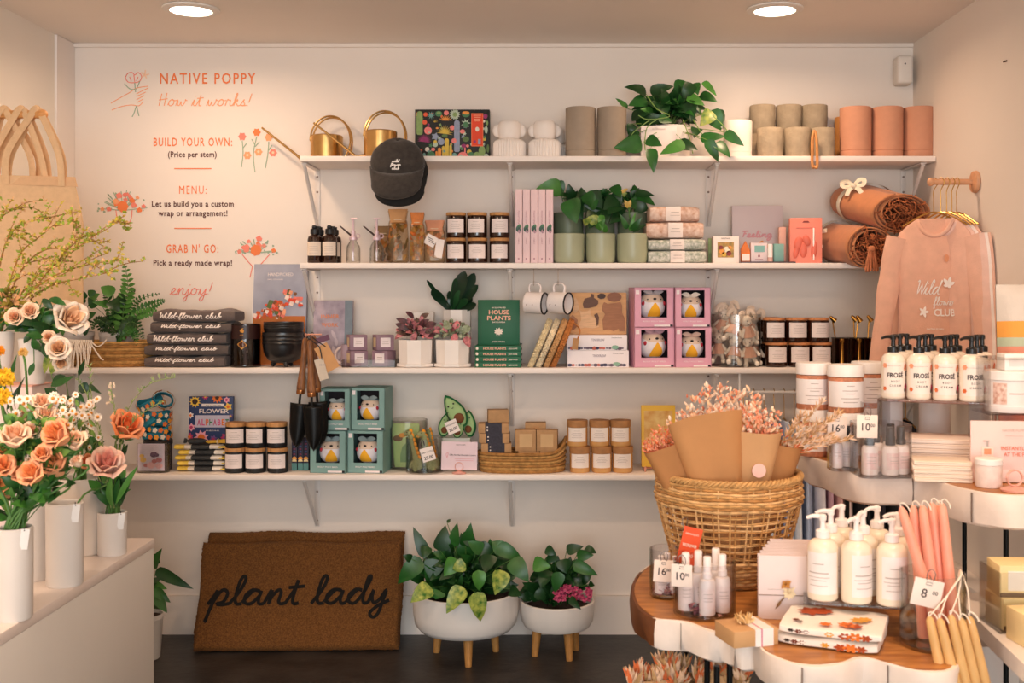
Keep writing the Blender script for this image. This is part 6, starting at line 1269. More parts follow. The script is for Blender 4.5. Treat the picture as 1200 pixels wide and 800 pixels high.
# ================================================================== floor
COIR = mat('7a4c22', .98, var=.35, scale=220, bump=.9, bscale=420, h2='96622e'); COIR2 = mat('6a4220', .98, var=.3, scale=200)
def doormat(label, x, y, tilt, rz, w_, h_, txt, seed):
    t = thing('doormat', label, 'doormat', (x, y, .004), rz, 'coir doormats', rot=(tilt, 0, rz)); th = .03
    def f(u_, v_):
        a = v_*2*pi
        return None
    bm = bmesh.new(); bmesh.ops.create_grid(bm, x_segments=150, y_segments=78, size=.5)
    vs = []; q = random.Random(seed); nx, ny = 151, 79
    b = B(); fr = []; 
    for j in range(ny):
        for i in range(nx):
            u_, v_ = i/(nx-1), j/(ny-1); ex = min(u_, 1-u_)*w_; ez = min(v_, 1-v_)*h_; e = min(ex, ez); d = th*.5*(min(1, e/.014))**.5
            fr.append(V(((u_-.5)*w_+q.uniform(-.0016, .0016)+.004*math.sin(v_*9+seed)*(e < .001), -d-q.uniform(0, .0028), v_*h_+q.uniform(-.0016, .0016)+(.004*math.sin(u_*11+seed) if ez < .001 and v_ > .5 else 0))))
    b.add(fr, [[j*nx+i, j*nx+i+1, (j+1)*nx+i+1, (j+1)*nx+i] for j in range(ny-1) for i in range(nx-1)], 0); bm.free(); b.build('coir_pile', COIR, t, ang=180)
    b = B(); b.box((0, .004, h_/2), (w_-.004, .012, h_-.004), 0, .003); b.build('backing', COIR2, t)
    if txt:
        b = B(); script(b, txt, -w_*.445, h_*.42, -th*.5-.0035, .052, .0068, 0, w_*.89, k=4, slant=.12); b.build('script_lettering', mat('17130f', .95, var=.2, scale=150, bump=.5, bscale=300), t)
doormat('coir doormat reading plant lady, front one leaning on the wall', PX(346.5, 4.17), 4.178, -.36, .03, .772, .405, 'plant lady', 3)
doormat('blank edge of a second coir doormat leaning behind the lettered one', PX(351, 4.24), 4.232, -.33, .0, .775, .43, None, 4)
# planters on wood legs
PLW = mat('e4dfda', .5, var=.02, scale=6); LEG = mat('b98448', .5, var=.2, scale=40, stretch=(5, 5, 1))
def planter(label, px, Y, w, pyt, pyb, group, legs, rzl):
    r = w*U(Y)/2; zt = PZ(pyt, Y); zb = PZ(pyb, Y-r*.6); h = zt-zb; t = thing('planter_stand', label, 'planter', (PX(px, Y), Y, 0), 0, group)
    b = B(); b.lathe([(0, zb), (r*.72, zb), (r*.88, zb+.008), (r*.965, zb+.028), (r, zb+.07), (r, zt-.003), (r-.003, zt), (r-.008, zt), (r-.01, zt-.006), (r-.012, zt-.035), (0, zt-.033)], n=56); b.build('bowl', PLW, t)
    b = B(); b.lathe([(0, zt-.024), (r-.011, zt-.03)], n=32); b.build('soil', SOIL, t)
    for a in legs:
        b = B(); b.lathe([(0, 0), (.012, 0), (.0125, .004), (.0185, zb+.004), (0, zb+.006)], n=18); 
        o = b.build('leg', LEG, t, (math.cos(a)*r*.62, math.sin(a)*r*.62, 0)); o.rotation_euler = (-math.sin(a)*-.09, math.cos(a)*-.09*-1*-1, 0)
    return t, r, zt
t, r, zt = planter('large white bowl planter on wooden legs full of variegated leaves', 546, 4.13, 123, 690, 748, 'white planters on wooden legs', (-pi/2+.15, pi-.35, .45), 0); rt = V(t.location); st = (0, 0, zt-.02)
b = B(); leaves_px(b, rt, [(500, 652, 484, 617, 15, 0), (516, 645, 522, 615, 20, 0), (532, 640, 536, 612, 14, 1), (546, 640, 552, 612, 17, 1), (524, 612, 528, 608, 4, 0), (492, 660, 470, 672, 18, 2), (494, 655, 466, 684, 22, 1), (505, 688, 481, 706, 22, 3, -.12), (515, 692, 510, 702, 20, 1, -.12), (543, 688, 523, 719, 22, 3, -.16), (557, 694, 563, 728, 22, 3, -.17), (560, 668, 561, 692, 17, 2, -.12), (588, 668, 580, 697, 22, 3, -.13), (583, 640, 612, 655, 18, 1), (600, 655, 620, 682, 22, 1, -.05), (560, 640, 580, 650, 18, 0), (535, 655, 520, 675, 20, 2, -.06), (545, 660, 530, 668, 16, 3, -.08), (510, 655, 505, 680, 24, 0), (520, 660, 528, 682, 24, 0), (575, 650, 568, 672, 20, 0), (598, 690, 612, 698, 14, 0, -.06), (565, 645, 548, 634, 16, 1), (590, 645, 576, 634, 18, 1), (482, 655, 472, 650, 10, 0), (500, 640, 496, 655, 14, 0), (545, 625, 560, 645, 15, 0)], 4.07, stem=st, smi=4, jy=.03)
clump(b, 115, (0, -.0, zt+.055), (.19, .13, .12), (.055, .095), .6, [0, 0, 0, 1], lo=-.1)
for c in ((528, 682), (534, 680), (530, 676)): b.ball(P(c[0], c[1], 4.03)-rt, .006, 2, 8, 5)
clump(b, 110, (0, -.01, zt-.0), (.18, .15, .09), (.06, .1), .6, [0, 0, 0, 1], lo=.05); b.build('foliage', GREEN+[STEM], t)
t, r, zt = planter('smaller white bowl planter on wooden legs with small pink flowers', 653, 4.15, 87, 702, 742, 'white planters on wooden legs', (-pi/2+.55, pi+.25, .6), 0); rt = V(t.location); st = (0, 0, zt-.02)
b = B(); leaves_px(b, rt, [(625, 660, 646, 664, 18, 2, -.03), (664, 645, 684, 640, 13, 0), (676, 650, 696, 650, 14, 1), (672, 660, 701, 674, 15, 1), (686, 642, 699, 648, 10, 0), (650, 648, 640, 660, 14, 0), (640, 642, 652, 650, 12, 0), (655, 670, 650, 694, 16, 1, -.06), (630, 690, 612, 682, 14, 0), (628, 692, 640, 702, 14, 0, -.06), (668, 700, 681, 714, 10, 0, -.1), (690, 684, 697, 686, 8, 0), (660, 655, 664, 672, 18, 0), (642, 668, 634, 690, 18, 0)], 4.11, stem=st, smi=4)
clump(b, 80, (-.0, .0, zt+.055), (.12, .08, .1), (.04, .07), .6, [0, 0, 1], lo=-.1); clump(b, 45, (-.03, -.01, zt), (.1, .1, .07), (.04, .07), .6, [0, 0, 0], lo=.05); b.build('foliage', GREEN+[STEM], t)
b = B()
for i in range(42): c = P(R.uniform(650, 692), R.uniform(686, 703), 4.07+jit(.03))-rt; a = R.uniform(0, 6.28); [leaf(b, c, c+V((math.cos(a+k*1.57)*.011, -.004, math.sin(a+k*1.57)*.011)), .01, (0, -1, .2), k % 2, 'oval') for k in range(4)]
b.build('pink_blooms', [mat('a03058', .6, var=.2), mat('c04a70', .6, var=.2)], t)
# floor plant behind the table
t, r, h = small_pot('potted_houseplant', 'leafy plant in a tall white pot on the floor behind the display table', 172, 4.1, .002, 38, .165, mat('e6e2dc', .4, var=.02)); rt = V(t.location)
b = B(); leaves_px(b, rt, [(183, 668, 227, 690, 14, 0, -.02), (180, 665, 190, 642, 12, 1), (180, 690, 200, 706, 12, 1, -.04), (182, 698, 196, 718, 13, 1, -.05), (182, 684, 196, 690, 8, 2), (180, 706, 190, 714, 10, 0), (178, 650, 188, 660, 12, 0)], 4.08, stem=(0, 0, h-.01), smi=4); clump(b, 40, (0, 0, h+.06), (.055, .05, .07), (.04, .07), .5, [0, 0, 1], lo=-.2); b.build('foliage', GREEN+[STEM], t)
# ================================================================== left: totes, display table, flowers
NAT = mat('e2bb90', .9, var=.05, scale=60, bump=.15, bscale=350); YR = 3.6; ZR = PZ(134, YR)
t = thing('peg_rail', 'light wooden peg on the left wall holding canvas tote bags', 'peg', (XL, YR, ZR)); b = B()
b.T = rotm(0, pi/2, 0); b.lathe([(0, .001), (.034, .001), (.036, .004), (.034, .014), (.02, .018), (0, .018)], n=28); b.T = None; b.build('wall_disc', mat('d99a5c', .5, var=.15, scale=30), t)
b = B(); b.tube([(.016, 0, 0), (.24, 0, 0)], .0135, 14); b.ball((.249, 0, 0), (.016, .0165, .0165)); b.build('rod', mat('d99a5c', .5, var=.15, scale=30, stretch=(1, 6, 6)), t)
def tote(label, x, dy, rz, seed):
    t = thing('tote_bag', label, 'tote bag', (x, YR, ZR), 0, 'canvas tote bags on the wall peg', rot=(0, 0, rz)); q = random.Random(seed); w_ = .15; zt = -.205; zb = -.62
    rings = []
    for k in range(12):
        s = k/11; z = zt+(zb-zt)*s; rings.append((0, dy, z, w_*(.8+.2*min(1, s*3))*.98, .006+.009*math.sin(pi*min(1, s*.85+.12))))
    b = B(); b.loft(rings, 26, e=.6); 
    for i, p in enumerate(b.v): p.y += noise.noise(V((p.x*9+seed, p.z*7, seed)))*.008
    b.build('bag_body', NAT, t)
    b = B(); b.loft([(0, dy, zt+.001, w_*.81, .008), (0, dy, zt-.03, w_*.86, .0125)], 26, cap=False, e=.6); b.build('top_hem', mat('ddb288', .9, var=.05, scale=60), t)
    for s in (-1, 1):
        b = B(); yy = dy+s*.014; pts = smooth_path([(-w_*.55, yy, zt-.03), (-w_*.48+q.uniform(-.01, .01), yy+s*.01, zt+.07), (-.018, s*.016, -.012), (-.004, s*.008, .0165), (.004, -s*.002, .0165), (.022, s*.018, -.012), (w_*.5+q.uniform(-.01, .01), yy+s*.012, zt+.07), (w_*.55, yy, zt-.03)], 6)
        b.tube(pts, .0105, 8, flat=(V((0, 1, 0)), .16)); b.build('strap', NAT, t)
for i, (x, rz, lab) in enumerate(((-1.675, .25, 'nearest the tip of the wooden peg'), (-1.725, .12, 'second from the tip of the wooden peg'), (-1.78, .05, 'nearest the left wall'))): tote('natural canvas tote bag hanging '+lab, x, [-.03, .0, .03][i], rz, 3+i)
# display table
TX1, TY1, TZ = -1.146, 3.2, .647
t = thing('display_table', 'white box shaped display table in the left foreground', 'display table', (-1.52, 2.3, 0)); TW_ = mat('e4e2de', .5, var=.015, scale=4); tt = mat('eadfd9', .42, var=.02, scale=4)
b = B(); b.box((0, 0, .31), (.744, 1.796, .62), 0, .003); b.build('table_body', TW_, t); b = B(); b.box((0, 0, .6335), (.748, 1.8, .027), 0, .003); b.build('table_top', tt, t)
CER = mat('dfd8d2', .55, var=.02, scale=8)
def vase(label, px, Y, w_px, ytop, tagside=True, z=TZ, name='white_vase', m=None, fl=1.0, rim=True):
    r = w_px*U(Y)/2; h = PZ(ytop, Y)-z; t = thing(name, label, 'vase', (PX(px, Y), Y, z)); m = m or CER
    b = B(); b.lathe([(0, 0), (r*.93*fl, 0), (r*.98*fl, .004), (r, h-.003), (r-.0025, h), (r-.005, h-.003), (r*fl-.007, .008), (0, .007)], n=40); b.build('vase_body', m, t)
    if tagside:
        b = B(); b.box((r*.86, -r*.62, h-.022), (.017, .0012, .044), 0, rot=rotm(.05, .12, .55)); b.build('price_tag', mat('f2f0ee', .5), t); b = B(); b.tube([(r*.8, -r*.55, h-.002), (r*.84, -r*.6, h+.004), (r*.88, -r*.66, h-.004)], .0012, 5); b.build('tag_clip', mat('4a4644', .4, .5), t)
    return t, r, h
v1, r1, h1 = vase('white cylinder vase of green stems at the table corner, with a tag', 131.5, 3.0, 33, 599)
v2, r2, h2 = vase('tall white cylinder vase in the middle of the table holding a pink bloom', 76, 2.69, 42, 588)
v3, r3, h3_ = vase('tall white vase of peach spray roses nearest the camera on the table', 17, 2.41, 41, 617)
v4, r4, h4_ = vase('wide pale bucket vase at the back of the table behind the middle vase', 95, 3.02, 56, 558, False)
v5, r5, h5_ = vase('wide pale bucket vase on the table behind the front vase', 36, 2.75, 50, 566, False)
t = thing('pink_riser', 'pale pink display box raising two white vases at the back of the table', 'riser box', (PX(20, 3.06)-.06, 3.08, TZ)); hz = PZ(452, 3.0)-TZ; b = B(); b.box((0, 0, hz/2-.002), (.24, .12, hz-.004), 0, .002); b.build('riser_body', mat('e2cdc6', .55, var=.02), t); b = B(); b.box((0, 0, hz-.002), (.244, .124, .004), 0, .001); b.build('riser_top', mat('e0a898', .5), t); Zr = TZ+hz
v6, r6, h6_ = vase('white vase of peach roses standing right on the pink riser box', 39, 3.07, 33, 396, False, Zr, fl=.78)
v7, r7, h7_ = vase('white vase with budding branches standing left on the pink riser box', -2, 3.08, 36, 388, False, Zr, fl=.78)
# petals and blooms
def petal_ring(b, c, d, s, n_, R_, H_, k, open_, lip, mi, a0=0, aw=.75, z0=0):
    for i in range(k):
        aa = a0+2*pi*i/k+jit(.12); rr = R_*R.uniform(.92, 1.08); hh = H_*R.uniform(.9, 1.08)
        def f(u_, v_):
            a = aa+(u_-.5)*2*aw*(.35+.65*math.sin(pi*min(.97, .25+v_*.6)))
            e = 1-abs(u_-.5)*2; rad = rr*(.2+.62*v_**open_) + lip*max(0, v_-.72)*rr*.8
            z = z0+hh*(math.sin(v_*pi*.5)*(.75+.25*e**.6)-.45*lip*max(0, v_-.7)**1.2)
            return c+s*math.cos(a)*rad+n_*math.sin(a)*rad+d*z
        b.grid(f, 6, 6, mi)
def rose(label, c, R_, d, mats_, vase_t, vr, name='rose', stemm=None, mid=None, leaves=2, group=None):
    c = V(c); d, s, n_ = frame(d); base = V(vase_t.location); t = thing(name, label, 'flower', (c.x, c.y, c.z), 0, group); O = V((0, 0, 0))
    b = B(); H_ = R_*1.45; dc = O-d*R_*.6
    petal_ring(b, dc, d, s, n_, R_*1.05, H_*.85, 5, .55, .55, 0, 0, .85); petal_ring(b, dc, d, s, n_, R_*.85, H_*.98, 5, .6, .3, 0, .6, .8, R_*.02); petal_ring(b, dc, d, s, n_, R_*.6, H_*1.03, 4, .6, .15, 1, .2, .85, R_*.05); petal_ring(b, dc, d, s, n_, R_*.36, H_*1.05, 4, .5, 0, 1, .9, .85, R_*.06); petal_ring(b, dc, d, s, n_, R_*.18, H_*1.04, 3, .4, 0, 1, .3, 1, R_*.06)
    b.build('petals', mats_, t, ang=70)
    b = B(); p1 = base+V((jit(vr*.4), jit(vr*.4), .012))-c; pm = V((mid or (base+V((jit(vr*.5), jit(vr*.5), 0)))))-c
    if mid is None: pm.z = (base.z+(vase_h.get(vase_t.name, .1)))-c.z
    b.tube(smooth_path([dc+d*.004, dc-d*R_*1.1, pm, p1], 5), .0026, 6, 0)
    for k in range(5): a = k*2*pi/5; q = s*math.cos(a)+n_*math.sin(a); leaf(b, dc, dc+q*R_*.7+d*R_*.12, R_*.28, -d, 0, 'lance')
    b.build('stem', stemm or STEM, t)
    if leaves:
        b = B()
        for k in range(leaves): p = (dc-d*R_*1.1).lerp(pm, .25+.5*k/max(1, leaves)); q = V((jit(1), -.4+jit(.6), .3+jit(.4))).normalized(); leaf(b, p, p+q*R.uniform(.035, .06), R.uniform(.018, .028), (0, -1, .5), R.choice([0, 1, 2]), 'oval')
        b.build('leaves', GREEN, t)
    return t
vase_h = {v1.name: h1, v2.name: h2, v3.name: h3_, v4.name: h4_, v5.name: h5_, v6.name: h6_, v7.name: h7_}
PE = [mat('f8b184', .6, var=.08, scale=60, sss=.15), mat('f39a5e', .6, var=.1, scale=60, sss=.15)]; PEL = [mat('f9d6b8', .6, var=.08, scale=60, sss=.15), mat('f6bf98', .6, var=.08, scale=60, sss=.15)]; PKP = [mat('efb8a8', .6, var=.1, scale=40, sss=.15, h2='f4d8c4'), mat('eea898', .6, var=.1, scale=60, sss=.15)]; ORP = [mat('f28a4a', .6, var=.1, scale=50, sss=.15, h2='f6b48a'), mat('f07e48', .6, var=.1, scale=50, sss=.15)]; CRP = [mat('f4e2d0', .6, var=.06, scale=40, sss=.15), mat('f2c49a', .6, var=.08, scale=40, sss=.15)]
b0 = 'peach spray rose of the front bunch, '
spray = [(17, 514, 14, 'P', 'near the left frame edge'), (2, 527, 14, 'O', 'cut by the left frame edge, upper one'), (70, 511, 15, 'O', 'broad one high in the middle'), (88, 519, 11, 'P', 'right end of the upper row'), (36, 506, 9, 'L', 'small pale one at the top'), (25, 544, 9, 'L', 'small pale one at mid left'), (42, 542, 9, 'L', 'small pale one in the middle'), (66, 549, 14, 'O', 'round open one at the right'), (50, 534, 9, 'O', 'small deep orange one in the centre'), (40, 556, 13, 'O', 'lower centre one'), (25, 556, 9, 'O', 'low small one left of centre'), (8, 574, 14, 'O', 'lowest one at the left'), (1, 548, 12, 'O', 'cut by the left frame edge, lower one'), (91, 542, 7, 'L', 'small bud furthest right'), (35, 487, 10, 'L', 'pale one in the top row at left'), (53, 488, 10, 'L', 'pale one in the top row in the middle'), (69, 491, 9, 'L', 'pale one in the top row at right'), (49, 473, 9, 'L', 'topmost pale one among the daisies')]
for px, py, r_, k, lab in spray:
    Y = 2.41+jit(.05)+(.08 if py < 500 else 0); rose(b0+lab, P(px, py, Y), r_*U(Y)*1.32, (jit(.6)+.1, -.7+jit(.2), .9+jit(.4)), {'P': PEL, 'O': PE, 'L': PEL}[k], v3, r3, 'spray_rose', leaves=3 if py < 530 else 2, group='peach spray roses')
rose('big peach orange rose nodding over the corner vase', P(147, 503, 2.99), 19*U(3)*1.1, (.6, -.55, .75), ORP, v1, r1, leaves=3)
rose('pink cream rose bending right out of the middle vase', P(125, 546, 2.74), 20*U(2.74)*1.1, (.3, -.7, .75), PKP, v2, r2, mid=P(92, 588, 2.69), leaves=1)
rose('small orange rose half hidden behind the pink cream one', P(104, 541, 2.8), 9*U(2.8), (-.4, -1, .4), ORP, v4, r4, 'spray_rose', leaves=1)
rose('large cream rose with an orange flush leaning right from the riser', P(80, 376, 3.02), 20*U(3)*1.1, (.8, -.7, .5), CRP, v6, r6, leaves=3)
rose('frilly cream rose hanging lower right of the riser', P(69, 409, 2.98), 13*U(3)*1.1, (.3, -.9, .3), CRP, v6, r6, leaves=2)
rose('pale cream rose low beside the pink riser, below the hanging one', P(72, 424, 3.0), 9*U(3)*1.2, (.4, -1, -.2), CRP, v6, r6, 'spray_rose', leaves=1)
rose('small peach rose among the branches at the left edge, upper one', P(18, 372, 3.02), 9*U(3)*1.2, (.2, -1, .3), PEL, v7, r7, 'spray_rose'); rose('small peach rose among the branches, beside the cream rose', P(36, 366, 3.02), 9*U(3)*1.2, (.3, -1, .5), PEL, v7, r7, 'spray_rose'); rose('pale peach bud between branches and riser', P(57, 395, 3.0), 7*U(3)*1.2, (.3, -1, .2), PEL, v6, r6, 'spray_rose')
YEL = mat('f5c22a', .7, var=.15, scale=90); YELD = mat('f09a1e', .7, var=.15, scale=90)
def pompom(label, c, r_, m, v, vr):
    c = V(c); t = thing('yellow_bloom', label, 'flower', c); b = B(); q = random.Random(int(c.x*1000))
    for i in range(120):
        z = q.uniform(-.75, 1); a = q.uniform(0, 2*pi); d = V((math.cos(a)*math.sqrt(1-z*z), math.sin(a)*math.sqrt(1-z*z), z)); leaf(b, d*r_*.35, d*r_*q.uniform(.92, 1.1), r_*.34, (d.y, -d.x, .4), 0, 'oval', .1, .4)
    b.ball((0, 0, 0), r_*.55); b.build('petals', m, t); b = B(); base = V(v.location)-c; b.tube(smooth_path([(0, 0, -r_*.3), (jit(.01), 0, -.06), base+V((0, 0, vase_h[v.name])), base+V((0, 0, .012))], 4), .003, 6); b.build('stem', STEM, t)
pompom('round yellow bloom at the left frame edge, upper one', P(4, 443, 2.6), 13*U(2.6), YEL, v5, r5); pompom('round yellow bloom at the left frame edge, lower one', P(2, 466, 2.58), 12*U(2.58), YEL, v5, r5); pompom('small orange bloom at the left edge above the yellow ones', P(-1, 411, 2.62), 7*U(2.6), YELD, v5, r5); pompom('little pale yellow bloom before the white riser vase', P(27, 413, 2.66), 6*U(2.6), mat('e8c070', .7, var=.15), v5, r5)
DW = mat('f6ece0', .6, var=.03); DY = mat('e89a3a', .7, var=.1)
def daisy_spray(label, top, n, v, spread, seed):
    q = random.Random(seed); t = thing('daisy_spray', label, 'flower', v.location); base = V((0, 0, .012)); b = B(); s_ = B(); c_ = B()
    mid = V((q.uniform(-.01, .01), q.uniform(-.01, .01), vase_h[v.name]+.03)); s_.tube([base, mid], .0024, 5)
    for i in range(n):
        p = V(top)-V(v.location)+V((q.uniform(-1, 1)*spread[0], q.uniform(-1, .6)*.05, q.uniform(-1, 1)*spread[1])); s_.tube(smooth_path([mid, mid.lerp(p, .5)+V((q.uniform(-.01, .01), 0, -.01)), p], 3), .0011, 4); d, s, n_ = frame((q.uniform(-.6, .6), -1, q.uniform(-.1, .8))); r_ = q.uniform(.008, .012)
        for k in range(9): a = k*2*pi/9; e = s*math.cos(a)+n_*math.sin(a); leaf(b, p+e*r_*.25, p+e*r_, r_*.5, d, 0, 'oval', 0, 0)
        c_.ball(p+d*.001, r_*.36, 0, 8, 5)
        if i % 2: leaf(s_, p-V((0, 0, .01)), p+V((q.uniform(-.02, .02), 0, -.03)), .008, (0, -1, .3), 0, 'oval')
    b.build('petals', DW, t); c_.build('flower_centres', DY, t); s_.build('stems', mat('6a8a3a', .5, var=.2), t)
daisy_spray('spray of tiny daisies with orange centres above the peach roses, left one', P(58, 478, 2.5), 44, v5, (.07, .035), 3); daisy_spray('spray of tiny daisies with orange centres, right one above the vases', P(86, 492, 2.72), 40, v4, (.06, .055), 4); daisy_spray('spray of tiny daisies low behind the peach roses', P(88, 520, 2.8), 12, v4, (.03, .03), 5)
# foliage in the vases
def greens(name, label, v, specs, Y, n, c, rad, L, wr, kind='oval', cat='foliage', mis=(0, 0, 1, 2), mm=None, up=.3):
    t = thing(name, label, cat, v.location); rt = V(t.location); b = B(); h = vase_h[v.name]; st = V((0, 0, h*.85))
    leaves_px(b, rt, specs, Y, kind, stem=st, smi=4)
    if n: clump(b, n, V(c)-rt, rad, L, wr, list(mis), kind, up=up)
    for k in range(9): e = V(c)-rt+V((jit(rad[0]*.5), jit(rad[1]*.5), 0)); b.tube(smooth_path([(jit(.012), jit(.012), .012), (jit(.018), jit(.018), h), e], 4), .002, 5, 4)
    b.build('leaf_stems', mm or GREEN+[STEM], t)
greens('leafy_stems', 'dense bright green leafy stems filling the corner vase', v1, [(125, 592, 112, 560, 9, 1), (128, 592, 118, 570, 8, 0), (136, 594, 140, 560, 9, 1), (140, 594, 150, 565, 8, 0), (132, 594, 131, 556, 9, 2), (128, 590, 112, 575, 8, 1), (140, 590, 154, 552, 8, 1), (136, 590, 162, 545, 7, 2, -.03), (134, 560, 134, 530, 10, 1), (140, 540, 150, 520, 7, 0)], 2.98, 60, P(132, 572, 2.99), (.035, .03, .055), (.035, .06), .35, up=1.2)
greens('grass_spray', 'thin wispy green grass stems with seed heads above the corner vase', v1, [], 3, 0, P(140, 520, 3), (.03, .02, .02), (.02, .03), .3); g_ = bpy.data.objects[[o.name for o in bpy.data.objects if o.name.startswith('grass_spray')][-1]]
b = B(); rt = V(g_.location)
for pts in ([(132, 595), (125, 540), (110, 480), (92, 445)], [(133, 595), (138, 530), (150, 480), (175, 450), (205, 442)], [(134, 595), (142, 520), (160, 490), (190, 470)], [(130, 595), (118, 520), (108, 470), (105, 430)], [(133, 595), (136, 520), (134, 480), (130, 455)], [(132, 590), (112, 530), (100, 500)], [(131, 590), (106, 540), (88, 505), (78, 480)]):
    pp = smooth_path([P(x, y, 2.98+jit(.02))-rt for x, y in pts], 5); b.tube(pp, .0012, 4)
    for p in pp[6:]: 
        for k in range(2): leaf(b, p, p+V((jit(.012), -.003, .01+jit(.012))), .0035, (0, -1, .2), R.choice([0, 1]), 'lance')
for i in range(16): p = P(130+jit(5), 463+jit(12), 2.98)-rt; leaf(b, p, p+V((jit(.01), 0, .01)), .006, (0, -1, 0), 2, 'oval')
b.build('seed_heads', [mat('9aa86a', .6, var=.2), mat('7f9a5a', .6, var=.2), mat('e0c8b0', .7)], g_)
greens('leafy_stems', 'green leafy filler among the front peach roses', v3, [(20, 610, 5, 590, 9, 1), (25, 600, 45, 585, 11, 0), (35, 590, 50, 570, 12, 1), (45, 560, 60, 575, 11, 2), (60, 570, 48, 590, 11, 0), (30, 520, 12, 500, 13, 1), (75, 535, 92, 530, 10, 2), (70, 525, 82, 535, 9, 1), (10, 600, 0, 575, 9, 2), (70, 575, 56, 590, 9, 0)], 2.42, 330, P(38, 535, 2.44), (.09, .05, .1), (.022, .04), .5, mm=[mat('3a6a2c', .45, var=.3), mat('5a8a38', .45, var=.3), mat('7aa048', .45, var=.25), GREEN[3], STEM])
greens('leafy_stems', 'trailing dark leaves spilling right below the third shelf from the back bucket', v4, [(70, 465, 52, 455, 12, 0), (60, 452, 88, 440, 9, 1), (92, 452, 108, 458, 14, 0), (105, 450, 120, 462, 6, 0), (72, 470, 85, 465, 8, 0), (88, 460, 100, 472, 9, 1), (76, 440, 60, 450, 10, 0), (100, 500, 115, 520, 6, 1), (104, 505, 98, 530, 6, 0), (108, 510, 110, 540, 6, 1), (60, 438, 66, 415, 9, 3), (92, 440, 100, 420, 6, 0)], 2.98, 60, P(100, 530, 3.0), (.05, .03, .06), (.03, .06), .22, 'lance', up=1)
greens('leafy_stems', 'green rose leaves around the cream roses on the riser', v6, [(60, 385, 35, 378, 11, 0), (50, 395, 30, 392, 10, 1), (45, 375, 25, 380, 12, 0), (58, 350, 78, 358, 9, 1), (50, 350, 62, 362, 9, 0), (52, 400, 56, 420, 10, 0), (60, 410, 52, 438, 9, 3), (46, 410, 38, 395, 10, 1), (40, 425, 34, 440, 7, 1), (28, 402, 40, 390, 8, 0)], 3.0, 75, P(42, 382, 3.05), (.06, .03, .05), (.035, .06), .45)
greens('leafy_stems', 'slender green stems standing in the white bucket at the left edge', v5, [(22, 470, 30, 440, 5, 0), (12, 450, 20, 415, 6, 1), (8, 480, 24, 450, 6, 0)], 2.72, 22, P(25, 520, 2.72), (.05, .03, .05), (.04, .07), .25, 'lance', up=1)
# budding branches
TWG = mat('9a6a34', .8, var=.25, scale=60); BUD = [mat('8a9a2e', .6, var=.25), mat('b8a23a', .6, var=.2), mat('d9a878', .6, var=.2)]
BRL = [([(0, 388), (8, 350), (30, 310), (55, 292), (90, 290), (130, 262), (152, 262)], 'arching over to the vase drawing'), ([(0, 388), (20, 350), (50, 318), (78, 300), (98, 285), (110, 275)], 'rising to the right with yellow buds'), ([(2, 388), (25, 352), (60, 325), (95, 312), (120, 307), (148, 304)], 'reaching right under the arching one'), ([(0, 385), (22, 362), (58, 336), (100, 325), (135, 318)], 'lowest one, nearly level above the fern'), ([(-2, 388), (-4, 340), (5, 290), (18, 268), (40, 258), (60, 256)], 'curving along the tote bags'), ([(-4, 388), (-12, 330), (-6, 270), (10, 248), (28, 245)], 'highest one at the left frame edge'), ([(2, 388), (30, 350), (62, 312), (86, 282), (92, 262)], 'steep one ending below the arching tip'), ([(0, 388), (12, 330), (25, 296), (48, 276), (72, 256)], 'middle one crossing the tote bag')]
for i, (pts, lab) in enumerate(BRL):
    Y = 3.06; t = thing('budding_branch', 'thin branch with yellow green buds, '+lab, 'branch', v7.location, 0, 'budding branches in the riser vase'); rt = V(t.location); q = random.Random(20+i)
    dep = [q.uniform(-.05, .04)*k/5 for k in range(len(pts))]; pp = smooth_path([V((jit(.008), jit(.008), .012)), V((jit(.01), jit(.01), h7_))]+[P(x, y, Y+dep[k])-rt for k, (x, y) in enumerate(pts)][1:], 6)
    b = B(); m_ = len(pp); b.tube(pp, [.0032*(1-.75*k/m_) for k in range(m_)], 6); bb = B()
    def buds(pl, lo=0, dn=2):
        for k in range(lo, len(pl)):
            for _ in range(dn):
                d = V((q.uniform(-1, 1), q.uniform(-1, .5), q.uniform(-.6, 1))).normalized(); p = pl[k]+V((q.uniform(-.004, .004), 0, q.uniform(-.004, .004))); leaf(bb, p, p+d*q.uniform(.006, .014), q.uniform(.004, .008), (0, -1, .3), q.choice([0, 0, 1, 1, 2]), 'oval')
    buds(pp, 8, 3)
    for k in range(9, m_-3, 3):
        d = (pp[k+1]-pp[k]).normalized(); e = (d+V((q.uniform(-.9, .9), q.uniform(-.3, .2), q.uniform(-.9, .9)))).normalized(); L = q.uniform(.03, .12); tw = smooth_path([pp[k], pp[k]+e*L*.5+V((0, 0, q.uniform(-.01, .012))), pp[k]+e*L], 4); b.tube(tw, [.0016, .0015, .0014, .0013, .0012, .001, .001, .0009, .0008][:len(tw)], 4); buds(tw, 1, 2)
    b.build('twig', TWG, t); bb.build('buds', BUD, t)
greens('leafy_stems', 'brown and green filler with pale petals at the foot of the branches', v7, [], 3.04, 90, P(12, 358, 3.06), (.06, .03, .05), (.02, .04), .6, mis=(0, 1, 2, 3, 3), mm=[mat('8a7a2e', .6, var=.3), mat('5a7a2a', .5, var=.3), mat('e8c09a', .6, var=.15), mat('d9a06a', .6, var=.2), STEM])
